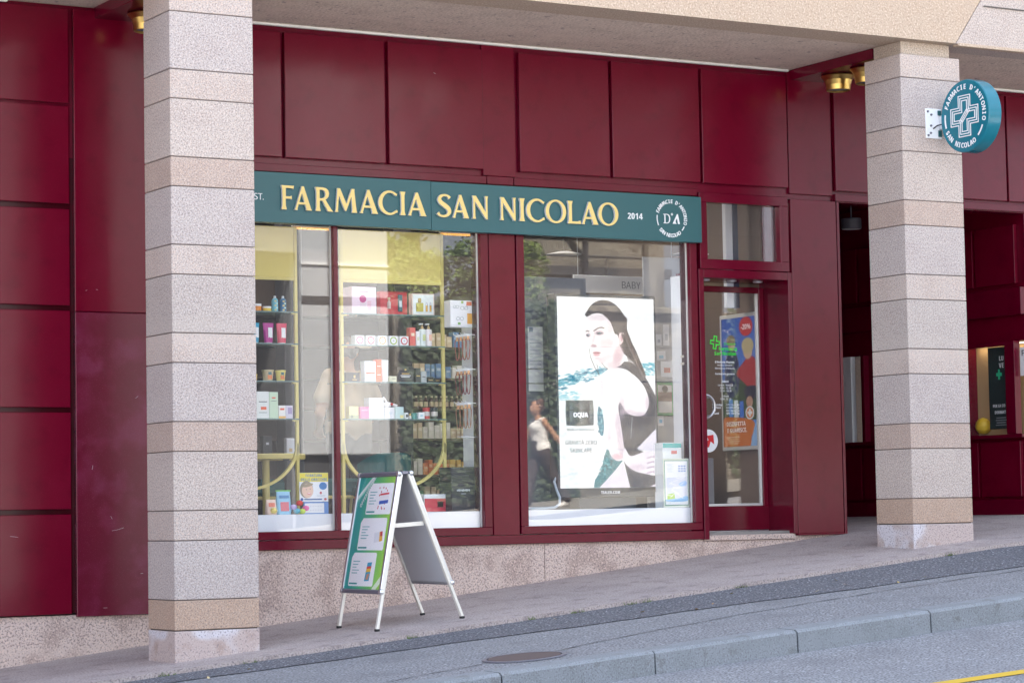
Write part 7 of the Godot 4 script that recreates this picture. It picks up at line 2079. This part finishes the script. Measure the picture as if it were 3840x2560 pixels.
func build_person_inside() -> void:
	var p := thing("person", "person in a beige T-shirt and grey trousers standing inside the shop, seen from behind", "person", Vector3(3.07, -0.46, -3.45))
	var skin := Color(0.46, 0.27, 0.18)
	var shirt := Color(0.52, 0.42, 0.30)
	var leg := Color(0.12, 0.12, 0.13)
	var b := []
	b.append([Vector3(0, 0.95, 0), Vector3(0, 1.10, 0), 0.150, 0.140, shirt])
	b.append([Vector3(-0.085, 0.945, 0), Vector3(0.085, 0.945, 0), 0.125, 0.125, shirt])
	for s in [-1, 1]:
		b.append([Vector3(s * 0.08, 0.84, 0), Vector3(s * 0.095, 0.80, 0), 0.112, 0.110, leg])
		b.append([Vector3(s * 0.07, 1.0, 0), Vector3(s * 0.10, 1.30, 0), 0.115, 0.110, shirt])
		b.append([Vector3(s * 0.09, 1.32, 0), Vector3(s * 0.165, 1.375, 0), 0.085, 0.062, shirt])
		b.append([Vector3(s * 0.175, 1.37, 0), Vector3(s * 0.245, 1.20, -0.01), 0.066, 0.072, shirt])
		b.append([Vector3(s * 0.235, 1.20, -0.01), Vector3(s * 0.27, 1.06, 0.0), 0.042, 0.040, skin])
		b.append([Vector3(s * 0.27, 1.06, 0.0), Vector3(s * 0.20, 0.94, -0.16), 0.038, 0.028, skin])
		b.append([Vector3(s * 0.095, 0.86, 0), Vector3(s * 0.10, 0.48, 0.01), 0.105, 0.075, leg])
		b.append([Vector3(s * 0.10, 0.48, 0.01), Vector3(s * 0.10, 0.09, 0.03), 0.075, 0.055, leg])
		b.append([Vector3(s * 0.10, 0.05, 0.05), Vector3(s * 0.11, 0.035, -0.14), 0.042, 0.034, Color(0.05, 0.05, 0.05)])
	b.append([Vector3(0, 1.38, 0), Vector3(0, 1.50, -0.01), 0.062, 0.054, skin])
	b.append([Vector3(0, 1.58, -0.02), Vector3(0, 1.625, -0.01), 0.082, 0.090, skin])
	b.append([Vector3(0, 1.535, -0.05), Vector3(0, 1.56, -0.03), 0.05, 0.065, skin])
	b.append([Vector3(0, 1.57, -0.112), Vector3(0, 1.56, -0.122), 0.012, 0.013, skin])
	for s in [-1, 1]:
		b.append([Vector3(s * 0.088, 1.56, -0.01), Vector3(s * 0.092, 1.60, -0.01), 0.014, 0.016, skin])
	var st := begin()
	st.append_from(figure(b, 0.0145, 0.035), 0, Transform3D())
	for s in [-1, 1]:
		var dn := (Vector3(s * 0.20, 0.94, -0.16) - Vector3(s * 0.27, 1.06, 0.0)).normalized()
		st.append_from(figure(hand_bones(Vector3(s * 0.20, 0.94, -0.16) + dn * 0.008, dn, Vector3(0, 1, 0).cross(dn).normalized() * -s, Vector3(-s, 0, 0), skin), 0.005, 0.008), 0, Transform3D())
	part(p, "body", st.commit(), M.vertex_cloth)
	for s in [-1, 1]:
		part(p, "eye", lathe([Vector2(0, -0.006), Vector2(0.009, 0), Vector2(0, 0.006)], 10), M.print_black, Vector3(s * 0.030, 1.592, -0.102))
	part(p, "mouth", tube([Vector3(-0.02, 1.528, -0.094), Vector3(0.02, 1.528, -0.094)], 0.004, 5), tint(Color8(150, 90, 84)))
	var hb := []
	var r := RandomNumberGenerator.new()
	r.seed = 13
	for k in 40:
		var d := Vector3(r.randf_range(-1, 1), r.randf_range(-0.6, 1.0), r.randf_range(-0.4, 1)).normalized()
		if d.z < -0.1 and d.y < 0.5:
			continue
		var c := Vector3(0, 1.615, -0.005) + d * 0.078
		hb.append([c, c + Vector3(0, -0.02, 0.005), 0.024, 0.022, Color(1, 1, 1)])
	part(p, "hair", figure(hb, 0.010, 0.012), M.hair_grey)

# ------------------------------------------------------------------ across the street (mirrored in glass and lacquer)
func leaf_mass(centre: Vector3, half: Vector3, count: int, size: float, seed_value: int) -> ArrayMesh:
	var r := RandomNumberGenerator.new()
	r.seed = seed_value
	var clumps := []
	for k in 26:
		var d := Vector3(r.randfn(), r.randfn(), r.randfn()).normalized() * pow(r.randf(), 0.4)
		clumps.append([centre + d * half, r.randf_range(0.22, 0.42)])
	var st := begin()
	for k in count:
		var cl: Array = clumps[k % clumps.size()]
		var d := Vector3(r.randfn(), r.randfn(), r.randfn()).normalized() * (0.6 + 0.4 * r.randf())
		var p: Vector3 = cl[0] + d * half * cl[1]
		var n := (d + Vector3(r.randfn(), r.randfn() + 0.6, r.randfn()) * 0.5).normalized()
		var s := n.cross(Vector3(r.randfn(), r.randfn(), r.randfn())).normalized() * size
		var t := n.cross(s).normalized() * size * 0.55
		tri(st, p - s, p + t, p + s, n)
		tri(st, p - s, p + s, p - t, n)
	return st.commit()

func ivy_sheet(x0: float, x1: float, y0: float, y1: float, z: float, seed_value: int) -> ArrayMesh:
	var r := RandomNumberGenerator.new()
	r.seed = seed_value
	var st := begin()
	var step := 0.062
	for j in int((y1 - y0) / step):
		for i in int((x1 - x0) / step):
			var p := Vector3(x0 + (i + r.randf()) * step, y0 + (j + r.randf()) * step, z + r.randf_range(-0.10, 0.02))
			var n := Vector3(r.randfn() * 0.35, 0.35 + r.randfn() * 0.3, -1.0).normalized()
			var s := n.cross(Vector3(r.randfn(), r.randfn(), r.randfn())).normalized() * 0.062
			var t := n.cross(s).normalized() * 0.05
			tri(st, p - s, p + t, p + s, n)
			tri(st, p - s, p + s, p - t, n)
	return st.commit()

func build_across() -> void:
	# pale rendered house
	var hs := thing("rendered_house", "pale grey rendered house across the street, seen only as a reflection", "building", Vector3(7.0, -0.7, 20.0))
	var o := hs.position
	var put := func(n, lo, hi, mat, bev := 0.01): return slab(hs, n, lo - o, hi - o, mat, bev)
	put.call("wall", Vector3(10.84, 0.69, 17.20), Vector3(12.42, 8.5, 17.6), M.render_grey, 0.02)
	put.call("wall_foot", Vector3(10.90, -1.0, 17.30), Vector3(12.36, 0.689, 17.6), M.slate, 0.0)
	put.call("groove", Vector3(10.85, 3.12, 17.17), Vector3(12.41, 3.22, 17.199), M.slate, 0.0)
	put.call("sill_line", Vector3(10.85, 3.72, 17.17), Vector3(12.41, 3.76, 17.199), M.print_white, 0.0)
	put.call("wall", Vector3(3.6, -1.6, 17.3), Vector3(8.4, 8.5, 17.6), M.render_pale, 0.02)
	put.call("wall", Vector3(8.401, 3.9, 17.3), Vector3(10.839, 8.5, 17.6), M.render_pale, 0.02)
	put.call("garage_depth", Vector3(8.40, -1.0, 20.0), Vector3(10.84, 3.9, 20.1), M.render_pale, 0.0)
	put.call("wall", Vector3(8.2, -1.2, 17.601), Vector3(8.4, 3.9, 20.0), M.render_pale, 0.0)
	put.call("wall", Vector3(10.85, -1.0, 17.601), Vector3(11.05, 3.9, 20.0), M.render_pale, 0.0)
	put.call("garage_ceiling", Vector3(8.2, 3.901, 17.601), Vector3(12.42, 4.1, 20.1), M.render_pale, 0.0)
	put.call("roof", Vector3(3.3, 8.5, 16.9), Vector3(12.7, 8.7, 26.0), M.slate, 0.01)
	put.call("rear_wall", Vector3(3.6, -1.6, 25.6), Vector3(12.42, 8.5, 25.9), M.render_pale, 0.0)
	for e in [[4.4, 1.0], [6.3, 1.0], [4.4, 4.9], [6.3, 4.9], [8.9, 4.9]]:
		var w: MeshInstance3D = put.call("window", Vector3(e[0], e[1], 17.27), Vector3(e[0] + 1.0, e[1] + 1.7, 17.2995), M.window_pane, 0.0)
		part(w, "sill", cbox(Vector3(1.2, 0.06, 0.16), 0.005), M.render_grey, Vector3(0, -0.89, -0.08))
	# board-marked concrete retaining wall
	var rw := thing("retaining_wall", "board-marked concrete retaining wall across the street, seen only as a reflection", "wall", Vector3(20.0, 0.0, 17.5))
	o = rw.position
	for k in 6:
		var y0 := -0.4 + k * 0.58
		var z := 17.2 + (0.012 if k % 2 else 0.0)
		slab(rw, "concrete_course", Vector3(12.5, y0, z) - o, Vector3(36.0, y0 + 0.572, 17.8) - o, M.far_concrete, 0.01)
	slab(rw, "coping", Vector3(12.5, 3.08, 17.1) - o, Vector3(36.0, 3.20, 17.9) - o, M.far_concrete, 0.02)
	slab(rw, "upper_wall", Vector3(16.2, 3.2, 19.6) - o, Vector3(19.4, 5.6, 20.0) - o, M.far_concrete, 0.02)
	slab(rw, "upper_band", Vector3(16.1, 3.95, 19.45) - o, Vector3(19.5, 4.12, 19.599) - o, M.slate, 0.0)
	for k in 7:
		slab(rw, "board_line", Vector3(16.2, 3.45 + k * 0.29, 19.585) - o, Vector3(19.4, 3.47 + k * 0.29, 19.598) - o, M.slate, 0.0)
	for x in [16.3, 18.9]:
		slab(rw, "wall_pier", Vector3(x, 3.2, 19.30) - o, Vector3(x + 0.34, 5.6, 19.44) - o, M.far_concrete, 0.01)
	part(rw, "downpipe", tube([Vector3(17.6, 3.2, 19.4) - o, Vector3(17.6, 4.6, 19.4) - o, Vector3(16.7, 5.5, 19.4) - o], 0.06, 8), M.dark_furniture)
	slab(rw, "base_course", Vector3(15.9, -0.6, 17.02) - o, Vector3(36.0, 0.42, 17.199) - o, M.far_concrete, 0.01)
	slab(rw, "terrace", Vector3(12.5, 2.6, 17.801) - o, Vector3(36.0, 3.19, 26.0) - o, M.far_asphalt, 0.0)
	# hedge and trees above the wall
	var greens := [tint(Color8(108, 126, 54), 0.6), tint(Color8(92, 112, 50), 0.6)]
	for k in 3:
		var c := Vector3(13.3 + k * 1.05, 3.75, 18.3)
		var hd := thing("hedge_bush", "green clipped bush on top of the retaining wall, seen only as a reflection", "bush", Vector3(c.x, 3.2, c.z), "bushes above the retaining wall")
		part(hd, "foliage", leaf_mass(c, Vector3(0.72, 0.62, 0.5), 2600, 0.045, 40 + k), greens[k % 2], -hd.position)
		part(hd, "stem", tube([Vector3(0, -0.02, 0), Vector3(0.03, 0.4, 0)], 0.03, 8), M.bark)
	for k in 7:  # unseen ivy added so the mirrored wall looks dark
		var x0: float = [12.55, 13.65, 14.75, 19.5, 20.9, 22.3, 23.7][k]
		var x1: float = x0 + (1.12 if k < 3 else 1.42)
		var iv := thing("added_ivy", "dense dark ivy added over the retaining wall to darken the glass, seen only as a reflection", "ivy", Vector3((x0 + x1) / 2, 0.0, 17.1), "added ivy on the retaining wall")
		part(iv, "foliage", ivy_sheet(x0, x1, -0.1, 3.3, 17.06, 80 + k), tint(Color8(52, 66, 38), 0.7), -iv.position)
		part(iv, "stem", tube([Vector3(0, 0, 0.04), Vector3(0.05, 1.0, 0.05), Vector3(-0.05, 2.4, 0.05)], 0.03, 8), M.bark)
	for k in 5:
		var c := Vector3([13.6, 15.8, 18.6, 21.5, 25.0][k], [6.4, 7.6, 8.8, 8.2, 8.4][k], [21.0, 22.6, 22.2, 23.0, 22.5][k])
		var tr := thing("street_tree", "dark leafy tree rising behind the retaining wall, seen only as a reflection", "tree", Vector3(c.x, 3.19, c.z), "trees behind the retaining wall")
		part(tr, "trunk", lathe([Vector2(0.24, -0.05), Vector2(0.17, 0.6), Vector2(0.13, 2.2), Vector2(0.06, c.y - 3.0)], 12), M.bark)
		part(tr, "limb", tube([Vector3(0, 1.8, 0), Vector3(0.5, 2.8, 0.3), Vector3(0.9, 3.6, 0.4)], 0.06, 8), M.bark)
		part(tr, "limb", tube([Vector3(0, 1.9, 0), Vector3(-0.5, 2.9, -0.2), Vector3(-0.8, 3.7, -0.3)], 0.06, 8), M.bark)
		part(tr, "crown", leaf_mass(c, Vector3(1.9, 2.5, 1.7), 5200, 0.10, 60 + k), tint(Color8(58, 76, 40), 0.7), -tr.position)

# ------------------------------------------------------------------ assembly
func _ready() -> void:
	rng.seed = 20240611
	# camera
	var cam := Camera3D.new()
	cam.name = "camera"
	cam.fov = 15.3115
	cam.near = 0.1
	cam.far = 900.0
	add_child(cam)
	var rt := Vector3(0.86130542, -0.0182089, 0.50776117).normalized()
	var fw := Vector3(0.50775803, 0.06683484, -0.85890331).normalized()
	var up := rt.cross(fw).normalized()
	cam.transform = Transform3D(Basis(rt, up, -fw), Vector3(-6.71386, -0.25981, 15.85704))
	cam.current = true
	# sky, exposure
	var env := Environment.new()
	var sky := Sky.new()
	var sm := ProceduralSkyMaterial.new()
	sm.sky_top_color = Color(0.69, 0.75, 0.85)
	sm.sky_horizon_color = Color(0.88, 0.90, 0.93)
	sm.sky_curve = 0.18
	sm.ground_bottom_color = Color(0.35, 0.34, 0.33)
	sm.ground_horizon_color = Color(0.6, 0.6, 0.6)
	sm.sun_angle_max = 25.0
	sm.sky_energy_multiplier = 0.62
	sky.sky_material = sm
	env.background_mode = Environment.BG_SKY
	env.sky = sky
	env.tonemap_mode = Environment.TONE_MAPPER_LINEAR
	env.tonemap_exposure = 10.4
	env.sdfgi_enabled = true
	env.ssao_enabled = true
	env.ssil_enabled = true
	var we := WorldEnvironment.new()
	we.name = "world_environment"
	we.environment = env
	add_child(we)
	# the sun stands behind the building: the near side of the street lies in its shade
	var sun := DirectionalLight3D.new()
	sun.name = "sun"
	sun.light_energy = 1.6
	sun.light_color = Color(1.0, 0.97, 0.92)
	sun.light_angular_distance = 0.53
	sun.shadow_enabled = true
	add_child(sun)
	sun.look_at_from_position(Vector3(-8, 40, -28), Vector3.ZERO, Vector3.UP)
	make_materials()
	more_materials()
	build_ground()
	build_house()
	build_shopfront()
	build_passage()
	build_column(0.0, "granite column with a whitish stained foot beside the smooth burgundy panel")
	build_column(6.35, "granite column carrying the round teal sign")
	brass_lamp(Vector3(6.655, 3.404, -1.20), "brass bell lamp under the cross beam beside the wall, near the sign column")
	brass_lamp(Vector3(6.655, 3.404, -0.80), "brass bell lamp under the cross beam close to the sign column")
	brass_lamp(Vector3(0.34, 3.404, -1.20), "brass bell lamp half hidden behind the column with the stained foot")
	build_room()
	build_displays()
	build_goods()
	build_signs()
	build_aboard()
	build_across()
	build_person_inside()
	build_person_walking()
	leaf_litter()

func more_materials() -> void:
	M.granite.albedo_color = Color(0.97, 0.96, 0.96)
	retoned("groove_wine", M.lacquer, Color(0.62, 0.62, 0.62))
	paint("yellow_line", lin(0.62, 0.40, 0.03), 0.8)
	world_mapped("far_asphalt", speckled(512, Color8(128, 124, 118), [[0.01, 211, 0.4, 0.9, Color8(110, 106, 100), 0.7, 4], [0.2, 212, 0.55, 0.8, Color8(150, 146, 138), 0.5]]), 3.0, 0.9)
	paint("print_red", lin(0.62, 0.015, 0.02), 0.5)
	paint("print_green", lin(0.05, 0.75, 0.05), 0.5)
	paint("print_mint", lin(0.02, 0.55, 0.26), 0.5)
	paint("tan_board", lin(0.52, 0.36, 0.18), 0.7)
	paint("tar", lin(0.035, 0.035, 0.038), 0.7)
	paint("scuff", lin(0.42, 0.34, 0.40), 0.7)
	paint("window_pane", lin(0.05, 0.06, 0.07), 0.06)
	paint("poster_green", lin(0.006, 0.022, 0.022), 0.5)
	paint("screen_ink", lin(0.03, 0.045, 0.05), 0.6)
	paint("letter_side", lin(0.72, 0.72, 0.74), 0.35)
	paint("sign_teal_gloss", lin(0.006, 0.15, 0.21), 0.22)
	paint("aluminium_cream", lin(0.76, 0.73, 0.66), 0.45, 0.3)
	paint("rail_grey", lin(0.22, 0.22, 0.27), 0.35, 0.5)
	paint("glass_edge", lin(0.12, 0.20, 0.20), 0.15)
	paint("screen_case", lin(0.035, 0.045, 0.055), 0.4)
	paint("hair", lin(0.10, 0.042, 0.02), 0.6)
	paint("hair_grey", lin(0.16, 0.15, 0.14), 0.6)
	paint("slate", lin(0.05, 0.05, 0.055), 0.7)
	paint("bark", lin(0.07, 0.05, 0.035), 0.9)
	var cloth := paint("vertex_cloth", Color.WHITE, 0.75)
	cloth.vertex_color_use_as_albedo = true
	paint("render_grey", lin(0.48, 0.50, 0.53), 0.9)
	paint("render_pale", lin(0.22, 0.225, 0.24), 0.9)
	world_mapped("far_concrete", speckled(512, Color8(122, 116, 106), [[0.006, 221, 0.45, 0.75, Color8(88, 82, 74), 0.8, 5], [0.03, 222, 0.6, 0.9, Color8(70, 64, 58), 0.6, 4], [0.01, 223, 0.66, 0.8, Color8(150, 144, 130), 0.6, 4]]), 2.5, 0.9)
	var glow := paint("lamp_glow", Color(0.9, 0.9, 0.88), 0.6)
	glow.emission_enabled = true
	glow.emission = Color(1.0, 0.96, 0.90)
	glow.emission_energy_multiplier = 0.18
	var warm := paint("warm_glow", Color(0.9, 0.7, 0.4), 0.5)
	warm.emission_enabled = true
	warm.emission = Color(1.0, 0.72, 0.34)
	warm.emission_energy_multiplier = 0.09
	var pic := screen_picture()
	var scr := paint("screen_picture", Color(0.05, 0.05, 0.05), 0.25)
	scr.emission_enabled = true
	scr.emission_operator = BaseMaterial3D.EMISSION_OP_MULTIPLY
	scr.emission = Color.WHITE
	scr.emission_texture = pic
	scr.emission_energy_multiplier = 0.104
	var pw := paint("print_white_glow", Color(0.9, 0.9, 0.9), 0.5)
	pw.emission_enabled = true
	pw.emission = Color(0.95, 0.97, 1.0)
	pw.emission_energy_multiplier = 0.09
	paint("board_print", Color.WHITE, 0.5).albedo_texture = board_picture()
	var lb := paint("lightbox_print", Color(0.4, 0.4, 0.4), 0.4)
	var lp := lightbox_picture()
	lb.albedo_texture = lp
	lb.emission_enabled = true
	lb.emission_operator = BaseMaterial3D.EMISSION_OP_MULTIPLY
	lb.emission = Color.WHITE
	lb.emission_texture = lp
	lb.emission_energy_multiplier = 0.035
	paint("card_print", Color.WHITE, 0.5).albedo_texture = card_picture()
	paint("map_print", Color.WHITE, 0.5).albedo_texture = map_picture()
